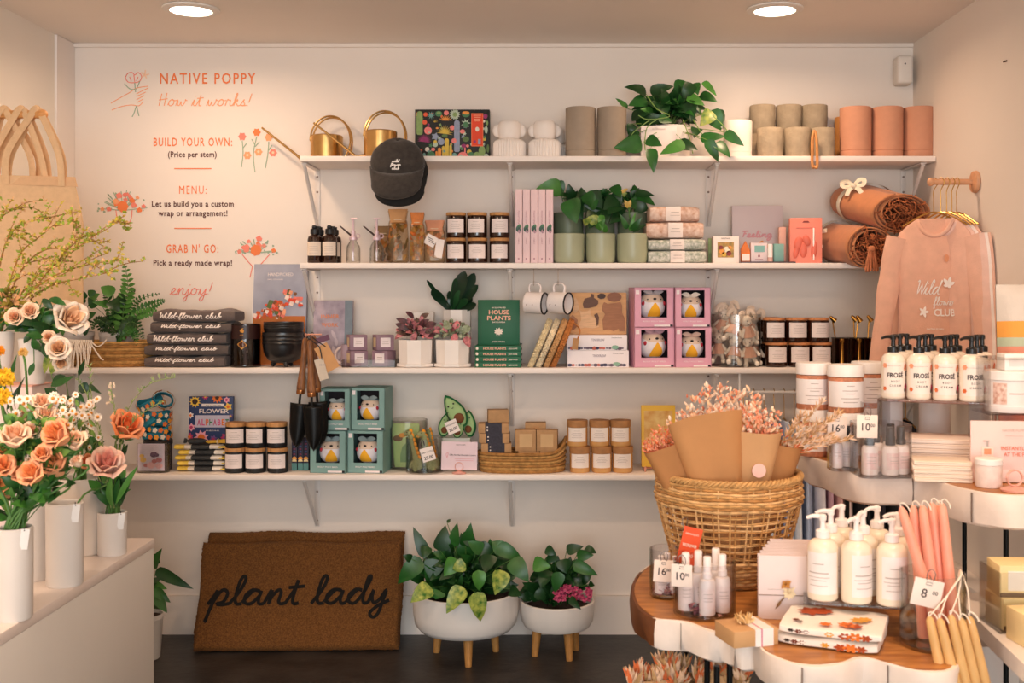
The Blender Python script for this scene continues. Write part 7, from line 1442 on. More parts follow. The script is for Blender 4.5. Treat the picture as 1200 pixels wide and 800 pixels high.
# long trailing bud wall shadow is not built: the light makes it
# ================================================================== right wall: sweatshirts
YP = 3.74; ZP = PZ(213, YP); PEW = mat('d9a078', .5, var=.15, scale=30)
t = thing('peg_rail', 'light wooden peg on the right wall holding the pink sweatshirts', 'peg', (XR, YP, ZP)); b = B()
b.T = rotm(0, -pi/2, 0); b.lathe([(0, .001), (.036, .001), (.038, .004), (.036, .014), (.02, .018), (0, .018)], n=28); b.T = None; b.build('wall_disc', PEW, t)
b = B(); b.tube([(-.016, 0, 0), (-.15, 0, 0)], .010, 12); b.ball((-.157, 0, 0), (.012, .0145, .0145)); b.build('rod', PEW, t)
PSH = [mat(h, .95, var=.05, scale=30, bump=.2, bscale=250, sheen=.25) for h in ('e6b096', 'e8b6a0', 'ecc4b6', 'f4e4dc', 'e6b6a0')]; GOLD = mat('c9a05a', .3, .9, var=.05)
def sweatshirt(label, x, rz, m, front, sx, th=1):
    t = thing('sweatshirt', label, 'sweatshirt', (x, YP-.0, ZP), 0, 'pink sweatshirts on the peg', rot=(0, 0, rz)); z0 = -.155
    b = B(); b.tube(smooth_path([(0, 0, z0+.05), (0, 0, z0+.095), (.0, 0, -.03), (.014, 0, -.004), (.004, 0, .0135), (-.010, 0, .006)], 4), .0017, 6); b.tube(smooth_path([(-.1*sx, 0, z0+.006), (-.04*sx, 0, z0+.04), (0, 0, z0+.052), (.04*sx, 0, z0+.04), (.1*sx, 0, z0+.006)], 4), .003, 6); b.build('gold_hanger', GOLD, t)
    rings = [(0, 0, z0-.52, .106*sx, .03), (0, 0, z0-.49, .112*sx, .034), (0, 0, z0-.40, .116*sx, .04), (0, 0, z0-.25, .117*sx, .042), (0, 0, z0-.12, .118*sx, .04), (0, 0, z0-.05, .122*sx, .032), (0, 0, z0-.018, .112*sx, .024), (0, 0, z0+.008, .085*sx, .02), (0, 0, z0+.026, .06*sx, .018)]
    b = B(); b.loft([(a_, b_, c_, d_, e_*th) for a_, b_, c_, d_, e_ in rings], 36, e=.75)
    for p in b.v: p.y += noise.noise(V((p.x*14, p.z*6, x*40)))*.02*th*min(1, (z0-p.z)*6+.1)
    b.build('body', m, t)
    for s in (-1, 1):
        b = B(); pts = smooth_path([(s*.112*sx, 0, z0-.035), (s*.135*sx, -.004, z0-.12), (s*.158*sx, -.012, z0-.27), (s*.182*sx, -.02, z0-.45), (s*.188*sx, -.02, z0-.54)], 5); b.tube(pts, [.042-.018*k/len(pts) for k in range(len(pts))], 14, flat=(V((0, 1, 0)), .75*th))
        for p in b.v: p += noise.noise_vector(V((p.x*20, p.z*14, s+x*9)))*.006*th
        b.build('sleeve', m, t)
    b = B(); b.tube([(math.cos(a)*.05*sx, math.sin(a)*.017-.008*(math.sin(a) < 0), z0+.026-.055*max(0, -math.sin(a))**1.0*(1)) for a in [k*pi/14 for k in range(28)]], .0065, 8, closed=True); b.build('collar', m, t)
    if front:
        b = B(); b.box((0, -.004, z0-.002), (.022, .0012, .034)); b.build('neck_label', PAPER, t)
        def bd(p):
            yb = -.042*th*max(.02, 1-abs(p.x/.117)**2.667)**.375; return V((p.x, yb+noise.noise(V((p.x*14, p.z*6, x*40)))*.02*th*min(1, (z0-p.z)*6+.1)-.008-max(0, p.x)*.12+(p.y-round(p.y, 2))*0, p.z))
        b = B(); r_ = .0016
        script(b, 'Wild', -.062, z0-.225, -.05, .024, r_, 0, .075, slant=.3); script(b, 'flower', -.005, z0-.262, -.05, .014, r_*.8, 0, .07); text(b, 'CLUB', .03, z0-.298, -.0455, .024, 0, .02, fit=.066)
        for k in range(5): leaf(b, (.042, -.0455, z0-.195), (.042+math.cos(k*1.25)*.02, -.0465, z0-.185+math.sin(k*1.25)*.02), .012, (0, -1, 0), 0, 'oval', 0, 0)
        for k in range(5): leaf(b, (-.035, -.0455, z0-.285), (-.035+math.cos(k*1.25)*.017, -.0465, z0-.285+math.sin(k*1.25)*.02), .009, (0, -1, 0), 0, 'oval', 0, 0)
        text(b, 'NATIVE POPPY', .0, z0-.345, -.0445, .006, 0, .01)
        b.v = [bd(p) for p in b.v]; b.build('white_print', mat('f6ece4', .8), t)
        b = B(); b.prism([(.036+math.cos(k*.6)*.007, z0-.105+math.sin(k*.6)*.013) for k in range(10)], -.043, -.03, 'y'); b.v = [bd(p) for p in b.v]; b.build('sleeve_badge', mat('d8906a', .8), t)
    return t
for i, (x, rz, lab) in enumerate(((1.298, -.22, 'front one printed in white'), (1.322, -.95, 'second from the front'), (1.342, -1.05, 'third from the front'), (1.360, -1.12, 'pale one, fourth from the front'), (1.376, -1.18, 'nearest the right wall'))):
    sweatshirt('peach pink sweatshirt on a gold hanger, '+lab, x, rz, PSH[i], i == 0, 1.0, .8 if i == 0 else .32)
# rail with pastel garments below the third shelf
YG, ZG = 4.2, PZ(459, 4.2); b = B(); b.tube([(.70, YG, ZG), (XR-.002, YG, ZG)], .008, 10)
for x in (.72, 1.36): b.tube([(x, YG, ZG), (x, YG, Z3-TH-.0005)], .006, 8); b.lathe([(0, -.0005), (.016, -.0005), (.016, -.004), (0, -.004)], (x, YG, Z3-TH), 16)
tag(b.build('clothes_rail', mat('e8e2dc', .35, .2)), 'white clothes rail under the third shelf at the right', 'rail')
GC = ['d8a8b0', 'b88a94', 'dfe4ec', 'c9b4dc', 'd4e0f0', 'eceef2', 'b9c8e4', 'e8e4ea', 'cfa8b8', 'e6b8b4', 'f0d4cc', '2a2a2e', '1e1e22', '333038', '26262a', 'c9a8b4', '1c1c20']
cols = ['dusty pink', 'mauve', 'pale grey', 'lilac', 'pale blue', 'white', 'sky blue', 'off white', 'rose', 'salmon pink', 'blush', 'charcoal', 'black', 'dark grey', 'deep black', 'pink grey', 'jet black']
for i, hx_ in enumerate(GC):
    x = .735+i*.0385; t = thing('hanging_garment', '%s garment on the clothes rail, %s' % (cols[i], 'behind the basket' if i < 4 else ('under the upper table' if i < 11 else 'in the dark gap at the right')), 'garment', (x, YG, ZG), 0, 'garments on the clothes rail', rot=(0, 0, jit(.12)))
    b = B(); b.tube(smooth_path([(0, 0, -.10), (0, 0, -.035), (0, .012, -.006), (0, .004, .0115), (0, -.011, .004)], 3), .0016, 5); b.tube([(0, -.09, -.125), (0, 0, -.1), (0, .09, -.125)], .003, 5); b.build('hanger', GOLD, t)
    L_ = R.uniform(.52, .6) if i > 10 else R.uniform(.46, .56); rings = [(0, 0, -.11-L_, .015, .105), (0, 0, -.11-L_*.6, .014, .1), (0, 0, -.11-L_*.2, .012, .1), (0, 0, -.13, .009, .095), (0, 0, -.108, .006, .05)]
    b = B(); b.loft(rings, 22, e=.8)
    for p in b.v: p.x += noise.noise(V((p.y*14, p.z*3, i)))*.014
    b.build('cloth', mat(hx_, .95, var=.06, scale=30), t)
# ================================================================== tiered live edge tables
WTOP = mat('a8652f', .38, var=.25, scale=9, stretch=(1.2, 5, 1), h2='c98a4a'); RIM = mat('ecdcd0', .6, var=.05, scale=14, bump=.12, bscale=40); ENDG = mat('6a3c1e', .5, var=.3, scale=14); ROD = mat('151515', .4, .6)
def live_edge(name, label, pts, z, th, zf, legs, seams, endg=None):
    pl = [V((x, y, 0)) for x, y in pts]; n = len(pl); sm = []
    for i in range(n):
        p0, p1, p2, p3 = pl[i-1], pl[i], pl[(i+1) % n], pl[(i+2) % n]
        for j in range(4): tt_ = j/4; sm.append(.5*((2*p1)+(p2-p0)*tt_+(2*p0-5*p1+4*p2-p3)*tt_**2+(3*p1-p0-3*p2+p3)*tt_**3))
    t = thing(name, label, 'display table', (0, 0, 0)); c = sum(sm, V())/len(sm)
    b = B(); ins = [p+(c-p).normalized()*.012 for p in sm]; b.prism([(p.x, p.y) for p in ins], z-.012, z); b.build('wood_top', WTOP, t)
    b = B(); m_ = len(sm); rows = [(0.012, z-.0006), (.003, z-.002), (0, z-.009), (-.004+.004, z-th*.5), (.004, z-th+.006), (.014, z-th), (.05, z-th)]; vs = []; fs = []
    for d, zz_ in rows:
        for i, p in enumerate(sm): q = p+(c-p).normalized()*(d+.003*math.sin(i*.9+zz_*60)); vs.append((q.x, q.y, zz_))
    for j in range(len(rows)-1):
        for i in range(m_): i2 = (i+1) % m_; fs.append([j*m_+i, j*m_+i2, (j+1)*m_+i2, (j+1)*m_+i])
    vs2 = len(vs); fs.append([(len(rows)-1)*m_+i for i in range(m_)]); b.add(vs, fs, 0)
    if endg:
        for f_i in range(len(b.f)-1):
            xs = sum(b.v[k].x for k in b.f[f_i])/4
            if xs < endg: b.m[f_i] = 1
    b.build('live_edge_rim', [RIM, ENDG], t)
    b = B()
    for i in seams: p = sm[i]; o = (p-c).normalized(); b.box((p.x+o.x*.0005, p.y+o.y*.0005, z-th*.5), (.0016, .008, th*.84), 0)
    if seams: b.build('rim_seams', mat('8a7a70', .8), t)
    for x, y in legs: b = B(); b.tube([(x, y, zf), (x, y, z-th+.001)], .0065, 10); b.build('rod_leg', ROD, t)
    return t
ZL, ZU = .651, .92
def G(px, py, z): Y = (CH-z)*F/(py-CY); return (PX(px, Y), Y)
low = [G(741, 704, ZL), G(752, 716, ZL), G(766, 724, ZL), G(798, 727, ZL), G(828, 738, ZL), G(846, 740, ZL), G(855, 744, ZL), G(868, 749, ZL), G(882, 750, ZL), G(888, 756, ZL), G(905, 768, ZL), G(940, 779, ZL), G(985, 778, ZL), G(1012, 770, ZL), G(1040, 776, ZL), G(1080, 786, ZL), G(1120, 784, ZL), (.8, 2.18), (.835, 2.42), (.84, 2.68), (.76, 2.86), (.62, 2.98), (.42, 3.0), (.27, 2.9), (.2, 2.7)]
live_edge('live_edge_table', 'lower live edge wood table with a white painted rim, in the foreground', low, ZL, .068, 0, [(.335, 2.36), (.345, 2.29), (.375, 2.31), (.7, 2.25), (.75, 2.7), (.35, 2.85)], [12, 26, 44, 56], .225)
up = [G(934, 524, ZU), G(944, 533, ZU), G(962, 539, ZU), G(985, 549, ZU), G(1008, 554, ZU), G(1040, 555, ZU), G(1070, 557, ZU), G(1098, 563, ZU), G(1130, 572, ZU), G(1165, 578, ZU), G(1200, 580, ZU), G(1240, 576, ZU), (1.25, 2.55), (1.33, 2.8), (1.33, 3.1), (1.2, 3.3), (.95, 3.36), (.76, 3.28)]
live_edge('live_edge_table', 'upper live edge wood table with a white painted rim, at the right', up, ZU, .078, 0, [(1.11, 2.69), (1.25, 2.64), (.86, 3.2), (1.2, 3.2), (.98, 2.9)], [24, 33])
# white side board with yellow boxes
t = thing('white_side_table', 'white side table with a rounded front corner at the lower right edge', 'display table', (0, 0, 0)); zs = .66
sp = [G(1118, 697, zs), G(1133, 713, zs), G(1165, 745, zs), G(1200, 778, zs), G(1260, 800, zs), (1.3, 2.1), (1.33, 2.5), (1.12, 2.62)]
b = B(); b.prism(sp, zs-.034, zs); b.build('table_top', mat('ece2da', .45, var=.02), t)
for x, y in ((.955, 2.2), (1.25, 2.3), (1.17, 2.5)): b = B(); b.tube([(x, y, 0), (x, y, zs-.033)], .0075, 10); b.build('rod_leg', ROD, t)
t = thing('white_bucket', 'white cylinder bucket standing under the white side table', 'bucket', (1.12, 2.95, .001)); b = B(); b.lathe([(0, 0), (.088, 0), (.09, .004), (.094, .44), (.09, .44), (.086, .01), (0, .008)], n=40); b.build('bucket_body', mat('e0d6d0', .5, var=.02), t)
t = thing('glass_jar', 'square glass jar of yellow boxes at the right frame edge', 'jar', (.972, 2.31, zs)); b = B(); w_ = .105
b.box((0, 0, .002), (w_, w_, .004))
for s in (-1, 1): b.box((s*w_/2, 0, .062), (.003, w_+.003, .124)); b.box((0, s*w_/2, .062), (w_-.003, .003, .124))
b.build('glass_wall', GLASS, t)
YBX = mat('f2d9a0', .6, var=.05); ob = None
for i, (x, y, z, rz, lab) in enumerate(((-.008, -.004, .0045, .1, 'lower left'), (-.006, .0, .0705, -.05, 'upper left'), )):
    loc = (.972+x, 2.31+y, zs+z); l = 'pale yellow boxed soap with a white label, %s in the jar' % lab
    if ob: dup(ob, l, loc, rz); continue
    ob = t = thing('yellow_box', l, 'soap box', loc, rz, 'pale yellow boxes'); b = B(); b.box((0, 0, .0325), (.078, .078, .065), 0, .0015); b.build('carton', YBX, t); b = B(); b.box((.0, -.0396, .034), (.045, .0008, .04)); b.build('white_label', mat('f4ece2', .6), t); b = B(); b.box((0, -.0395, .005), (.0775, .0008, .009), 0); b.build('dark_edge', mat('5a4438', .6, var=.3, scale=120), t)
dup(ob, 'pale yellow boxed soap with a white label, standing in front at the frame edge', (.965, 2.2, zs+.0005), .12)

# ================================================================== basket of dried bouquets
RAT = [mat('c6985f', .65, var=.25, scale=40), mat('b07e48', .65, var=.25, scale=40), mat('d9ae78', .65, var=.2, scale=40)]
BX, BY = PX(853, 2.74), 2.735; t = thing('woven_basket', 'tall open weave rattan basket holding kraft wrapped dried bouquets', 'basket', (BX, BY, ZL)); Hb = .262
def br(z): s = z/Hb; return .118+.062*min(1, s*1.25)**.8-.014*max(0, s-.8)*2
def ring(b, z, r_, wv, amp, ph, rad, mi=0, n=108): b.tube([(math.cos(a)*(r_+amp*math.cos(wv*a+ph)), math.sin(a)*(r_+amp*math.cos(wv*a+ph)), z+.0012*math.sin(7*a+z*90)) for a in [2*pi*k/n for k in range(n)]], rad, 5, mi, closed=True)
b = B()
for k in range(9): ring(b, Hb-.012-k*.0068, br(Hb-.012-k*.0068), 27, .0022, (k % 2)*pi, .0037, k % 3)
b.build('upper_weave', RAT, t)
b = B()
for k in range(8): ring(b, .008+k*.0082, br(.008+k*.0082), 27, .0025, (k % 2)*pi, .0044, (k+1) % 3)
b.build('lower_weave', RAT, t)
b = B()
for k in range(7): z = .078+k*.0172; ring(b, z, br(z), 27, .0015, (k % 2)*pi, .0022, k % 3); ring(b, z+.004, br(z), 27, .0015, (k % 2)*pi+pi, .002, (k+1) % 3)
for k in range(54):
    a = 2*pi*(k+.5*(k % 2)*.7)/54; b.tube([(math.cos(a)*br(z), math.sin(a)*br(z), z) for z in [.004+(Hb-.01)*j/9 for j in range(10)]], .0024, 5, k % 3)
b.build('open_lattice', RAT, t)
b = B(); 
for ph in (0, pi/1.5, pi/.75): b.tube([(math.cos(a)*(br(Hb)+.005*math.cos(30*a+ph)), math.sin(a)*(br(Hb)+.005*math.cos(30*a+ph)), Hb-.002+.005*math.sin(30*a+ph)) for a in [2*pi*k/240 for k in range(240)]], .0042, 6, closed=True)
b.build('rolled_rim', RAT[0], t)
b = B(); b.lathe([(0, .001), (.117, .001), (.117, .006), (0, .006)], n=36); b.build('basket_base', RAT[1], t)
t = thing('hang_tag', 'bright orange hang tag pinned on the front of the woven basket', 'tag', P(808, 624, 2.552)); b = B(); R_ = rotm(0, .24, 0); b.box((.0, 0, -.03), (.044, .0014, .085), 0, 0, rot=R_); b.build('tag_card', mat('e8552a', .6, var=.03), t)
b = B(); b.T = R_ @ Matrix.Translation((-.0, 0, 0)); text(b, 'WILDFLOWER', .007, -.032, -.0012, .0075, 0, .02, fit=.034); text(b, 'DRIED BOUQUETS', .007, -.004, -.0012, .004, 0, .01, fit=.03); text(b, '38.00', .007, -.056, -.0012, .009, 0, .01); b.T = None; b.build('tag_text', mat('f6e2d2', .6), t); b = B(); b.tube(smooth_path([(-.012, 0, .01), (-.016, .004, .03), (-.004, .006, .032), (-.008, 0, .008)], 4), .0012, 5); b.build('wire_clip', mat('6a5a50', .4, .7), t)
KR = [mat('c08a58', .75, var=.07, scale=12, bump=.1, bscale=20), mat('b47d4c', .75, var=.07, scale=12, bump=.1, bscale=20), mat('d0a070', .75, var=.06, scale=12, bump=.1, bscale=20)]
def cone(label, base, topc, wtop, dep, mk, fill, seal=None, flat=0, seed=1, wrap=1.6):
    base, topc = V(base), V(topc); t = thing('dried_bouquet', label, 'dried bouquet', base, 0, None); d, s, n_ = frame(topc-base, V((0, 1, .001))); L = (topc-base).length; q = random.Random(seed)
    if s.x < 0: s, n_ = -s, -n_
    if n_.y < 0: n_ = -n_
    def f(u_, v_):
        a = -pi*.5+(u_-.5)*2*pi*.97; w_ = .012+(wtop*.5-.012)*v_**.85; return d*(v_*L*(1+(.05 if flat else -.0)*math.cos(a+pi/2)))+s*(math.cos(a)*w_)+n_*(math.sin(a)*w_*dep)+n_*.003*math.sin(u_*23+v_*4)
    b = B(); b.grid(f, 40, 12, 0); b.tube([f(.5+(k-6)*.0, k/12)+n_*-.002 for k in range(2, 3)]+[f(.62, .8)], .001, 4) if False else None
    o = b.build('kraft_wrap', mk, t); 
    b = B(); fill(b, q, d*L, d, s, n_, wtop, L); 
    for k in range(10): b.tube([d*.02, d*L*.9+s*q.uniform(-.3, .3)*wtop+n_*q.uniform(-.2, .2)*wtop*dep], .0014, 4, 3)
    b.build('dried_flowers', DRF, t)
    if seal:
        b = B(); c = f(.54, .74); b.T = Matrix.Translation(c-n_*.006) @ rotm(pi/2, 0, 0); b.lathe([(0, .0015), (.0165, .0015), (.017, 0), (0, 0)], n=24); b.T = None; b.build('round_sticker', mat('eec0b4', .6), t)
    return t
DRF = [mat(h, .8, var=.2, scale=80) for h in ('f0a07c', 'f4c4a0', 'e88a6a', 'c89a68', 'f2d4bc', 'e0703c')]
def fluff(mis, r_, n, sz, up=.08):
    def go(b, q, top, d, s, n_, w_, L):
        for i in range(n):
            a = q.uniform(0, 2*pi); rr = math.sqrt(q.random()); p = top*.95+s*math.cos(a)*w_*.5*rr+n_*(math.sin(a)*w_*.2*rr+.012)+d*(q.uniform(0, 1)**1.7*up*(1.2-rr*.5)-.008); e = (d+s*q.uniform(-1, 1)+n_*q.uniform(-1, .6)).normalized(); L_ = q.uniform(*sz); leaf(b, p, p+e*L_, L_*r_, -n_+d*.3, q.choice(mis), 'oval')
    return go
def pampas(b, q, top, d, s, n_, w_, L):
    for i in range(15):
        e = (d*q.uniform(.6, 1.1)+s*q.uniform(-.15, 1.25)+n_*q.uniform(-.4, .2)).normalized(); st_ = top*.88+s*q.uniform(-.3, .3)*w_; ln_ = q.uniform(.09, .18)
        pl = smooth_path([st_, st_+e*ln_*.5, st_+e*ln_+V((q.uniform(0, .02), 0, -.012))], 7); b.tube(pl, .0012, 4, 3)
        for k in range(4, len(pl)):
            for _ in range(9): v = (e+V((q.uniform(-.6, .6), q.uniform(-.6, .6), q.uniform(-.6, .6)))).normalized(); leaf(b, pl[k], pl[k]+v*q.uniform(.012, .024), .003, (0, -1, .3), q.choice([1, 3, 3, 4, 5 if k < 7 else 1]), 'lance')
zb = ZL+.012
cone('dried bouquet in kraft paper leaning left in the basket, with orange filler', (BX-.045, BY-.035, zb+.03), P(778, 520, 2.66), .105, .7, KR[1], fluff([0, 0, 2, 5], .4, 700, (.004, .010), .06), None, 0, 3)
cone('large dried bouquet in kraft paper at the front centre of the basket', (BX-.0, BY-.07, zb+.02), P(826, 490, 2.62), .18, .42, KR[0], fluff([4, 4, 1, 0], .45, 300, (.007, .015), .055), None, 1, 4)
cone('dried bouquet with a round pink sticker behind the large one', (BX+.03, BY-.03, zb+.02), P(884, 503, 2.645), .135, .5, KR[2], fluff([1, 0, 4, 2], .45, 480, (.006, .016), .085), True, 0, 5)
cone('dried bouquet of pampas plumes leaning right out of the basket', (BX+.06, BY+.0, zb+.02), P(914, 518, 2.69), .12, .55, KR[1], pampas, None, 0, 6)
cone('dried bouquet of pale and coral blooms at the back of the basket', (BX+.0, BY+.07, zb+.02), P(850, 490, 2.84), .2, .5, KR[1], fluff([4, 1, 0, 2, 4, 1], .4, 620, (.007, .02), .115), None, 0, 7)
# ================================================================== lower table goods
JG = clear('fdfcfd', .985)
WBT = mat('efe6e2', .4, var=.02); PTL = [mat(h, .85, var=.3, scale=80) for h in ('8a4a5a', 'b4707a', '6a3440', 'c9948a')]
def mini_bottle(label, loc, r, h, group, rz=0, cap=None, body=None, lab=None):
    t = thing('spray_bottle', label, 'bottle', loc, rz, group); hb_ = h*.62
    b = B(); b.lathe([(0, 0), (r*.92, 0), (r, .003), (r, hb_*.86), (r*.86, hb_*.96), (r*.5, hb_), (0, hb_)], n=22); b.build('bottle_body', body or WBT, t)
    b = B(); b.lathe([(r*.55, hb_), (r*.6, hb_+.001), (r*.6, hb_+h*.1), (r*.5, hb_+h*.11), (r*.5, h*.985), (r*.42, h), (0, h)], n=18); b.build('spray_cap', cap or WBT, t)
    b = B(); f = cy(-pi/2-1.0, -pi/2+1.0, hb_*.2, hb_*.75, r+.0006); b.grid(f, 10, 1, 0)
    for q in (.6, .48, .4): b.grid(cy(-pi/2-.55, -pi/2+.55, hb_*q, hb_*q+.0012, r+.001), 6, 1, 1)
    b.build('paper_label', [lab or mat('f0e2de', .6), GREY], t); return t
def tag_on(label, px, py, Y, w_, h_, txt, sup, rx=0, ry=0, rz=0):
    t = thing('price_tag', label, 'price tag', P(px, py, Y), 0, None, rot=(rx, ry, rz)); b = B(); b.box((0, 0, -h_*.5), (w_, .0012, h_), 0, .0004); b.build('tag_card', mat('f2e0d4', .7), t)
    b = B(); text(b, txt, -w_*.1, -h_*.68, -.001, h_*.34, 0, .01); text(b, sup, w_*.26, -h_*.52, -.001, h_*.15, 0, .01); b.tube([(-w_*.1, -.001, -h_*.2), (-w_*.1, -.001, -h_*.1), (w_*.1, -.001, -h_*.1), (w_*.1, -.001, -h_*.2), (-w_*.1, -.001, -h_*.2)], .0005, 4); b.build('tag_number', INK, t)
    b = B(); b.tube(smooth_path([(-.006, .0, -.002), (-.008, -.001, .012), (.0, .001, .02), (.008, -.001, .012), (.006, .0, -.002), (0, .006, .006)], 4), .001, 5); b.build('wire_clip', mat('8a7a74', .35, .8), t)
def petal_bed(b, r, z, n, q):
    for i in range(n): a = q.uniform(0, 6.28); rr = math.sqrt(q.random())*r; p = V((math.cos(a)*rr, math.sin(a)*rr, z+q.uniform(.002, .016))); e = V((q.uniform(-1, 1), q.uniform(-1, 1), q.uniform(-.3, .5))).normalized(); leaf(b, p, p+e*.012, .009, (0, -.4, 1), q.randrange(4), 'oval')
def bottle_jar(label, px, Y, r, h, spots, bh, br_, group, what, m=JG, petals=True, cap=None, body=None, z=ZL, names=None):
    t = thing('glass_jar', label, 'jar', (PX(px, Y), Y, z)); glass_cyl(t, r, h, .0035, m, 44)
    if petals: b = B(); petal_bed(b, r-.016, .006, 170, random.Random(int(px))); b.build('dried_petals', PTL, t)
    ob = None
    for i, (x, y) in enumerate(spots):
        loc = (t.location.x+x, Y+y, z+.0065+(.004 if petals else 0)); l = what % names[i]
        if ob: dup(ob, l, loc, jit(.5)); continue
        ob = mini_bottle(l, loc, br_, bh, group, jit(.3), cap, body)
    return t
n5 = ['front left', 'front right', 'far right', 'at the back left', 'at the back right']
bottle_jar('round glass jar of white spray bottles on red petals before the basket', 825.5, 2.435, .0685, .118, [(-.042, -.006), (.0, -.044), (.036, -.022), (-.012, .012), (.03, .034)], .125, .0175, 'white spray bottles in the front jar', 'white spray bottle in the round petal jar, %s', names=n5)
bottle_jar('glass jar of small white bottles at the left end of the lower table', 783, 2.575, .043, .112, [(-.018, -.01), (.016, -.012), (.0, .02)], .085, .0145, 'small white bottles in the left jar', 'small white bottle in the leftmost petal jar, %s', names=['left one', 'right one', 'back one'])
tag_on('price tag reading 16 on the leftmost petal jar', 778, 656, 2.526, .044, .05, '16', '00', 0, .06); tag_on('price tag reading 10 on the round petal jar', 799, 661, 2.372, .045, .05, '10', '00', .1, .02, -.25)
# journals
JR = mat('e2d2d0', .6, var=.02); JK = mat('c29060', .7, var=.06)
for i in range(6):
    x0, y0 = PX(916, 2.4)+.011*i, 2.385+i*.0285; lab = ['front one with a dried flower tied on', 'second one, behind the flower journal', 'third of the row', 'fourth of the row', 'fifth of the row', 'rearmost one'][i]
    t = thing('journal', 'pale kraft edged journal, '+lab, 'journal', (x0, y0, ZL+.0005), -.10, 'pale journals in a row', rot=(-.04, 0, -.10)); w_, h_, d_ = .105, .137, .022
    b = B(); b.box((0, .001, h_/2), (w_, .002, h_), 0, .0007); b.box((0, d_-.001, h_/2), (w_, .002, h_), 0, .0007); b.box((w_/2-.001, d_/2, h_/2), (.002, d_, h_), 0, .0007); b.build('cover', JR, t)
    b = B(); b.box((-.002, d_/2, h_/2-.001), (w_-.006, d_-.004, h_-.006)); b.build('pages', JK, t)
    if i == 0:
        b = B(); b.box((0, -.0006, h_*.38), (w_+.001, .0012, .0016)); b.build('elastic_cord', mat('8a7060', .7), t)
        b = B(); c = V((.012, -.006, h_*.43)); q = random.Random(2)
        for k in range(60): z = q.uniform(-1, 1); a = q.uniform(0, 6.28); d = V((math.cos(a), -abs(math.sin(a))*.6, z)); leaf(b, c, c+d*q.uniform(.01, .016), .006, (0, -1, .2), 0, 'lance')
        for k in range(50): z = q.uniform(-1, 1); a = q.uniform(0, 6.28); d = V((math.cos(a), -abs(math.sin(a))*.6, z)); leaf(b, c+V((-.006, 0, .018)), c+V((-.006, 0, .018))+d*q.uniform(.008, .012), .005, (0, -1, .2), 1, 'lance')
        b.tube([c, c+V((-.02, .002, -.022))], .0016, 5, 2); leaf(b, c+V((-.016, 0, -.016)), c+V((-.03, -.001, -.036)), .006, (0, -1, 0), 2, 'lance'); b.build('dried_flower', [mat('ecd8b4', .8), mat('c98a44', .8), mat('7a5a3a', .8)], t); b = B(); b.box((-.018, -.0005, h_*.47), (.03, .0006, .001)); b.build('faint_print', GREY, t)
# kraft gift box
gx, gy = .398, 2.245; t = thing('gift_box', 'flat kraft gift box with a white band and dried flowers on top', 'gift box', (gx, gy, ZL+.0005), .30); b = B(); b.box((0, 0, .0165), (.098, .088, .033), 0, .0015); b.build('kraft_box', mat('c89a6a', .7, var=.05), t)
b = B(); b.box((.018, 0, .0167), (.04, .0896, .0345)); b.build('white_band', mat('f0e8e4', .6), t); b = B(); b.box((.012, 0, .0168), (.0025, .0904, .0352)); b.build('pink_cord', mat('c86a8a', .6), t)
b = B(); q = random.Random(8)
for k in range(70): a = q.uniform(0, 6.28); p = V((-.005+math.cos(a)*.014*q.random(), math.sin(a)*.018*q.random()+.005, .035)); leaf(b, p, p+V((q.uniform(-.014, .014), q.uniform(-.014, .014), q.uniform(.006, .022))), .0045, (0, -1, .4), k % 2, 'lance')
b.build('dried_flowers', [mat('e2c08c', .8), mat('d0a468', .8)], t)
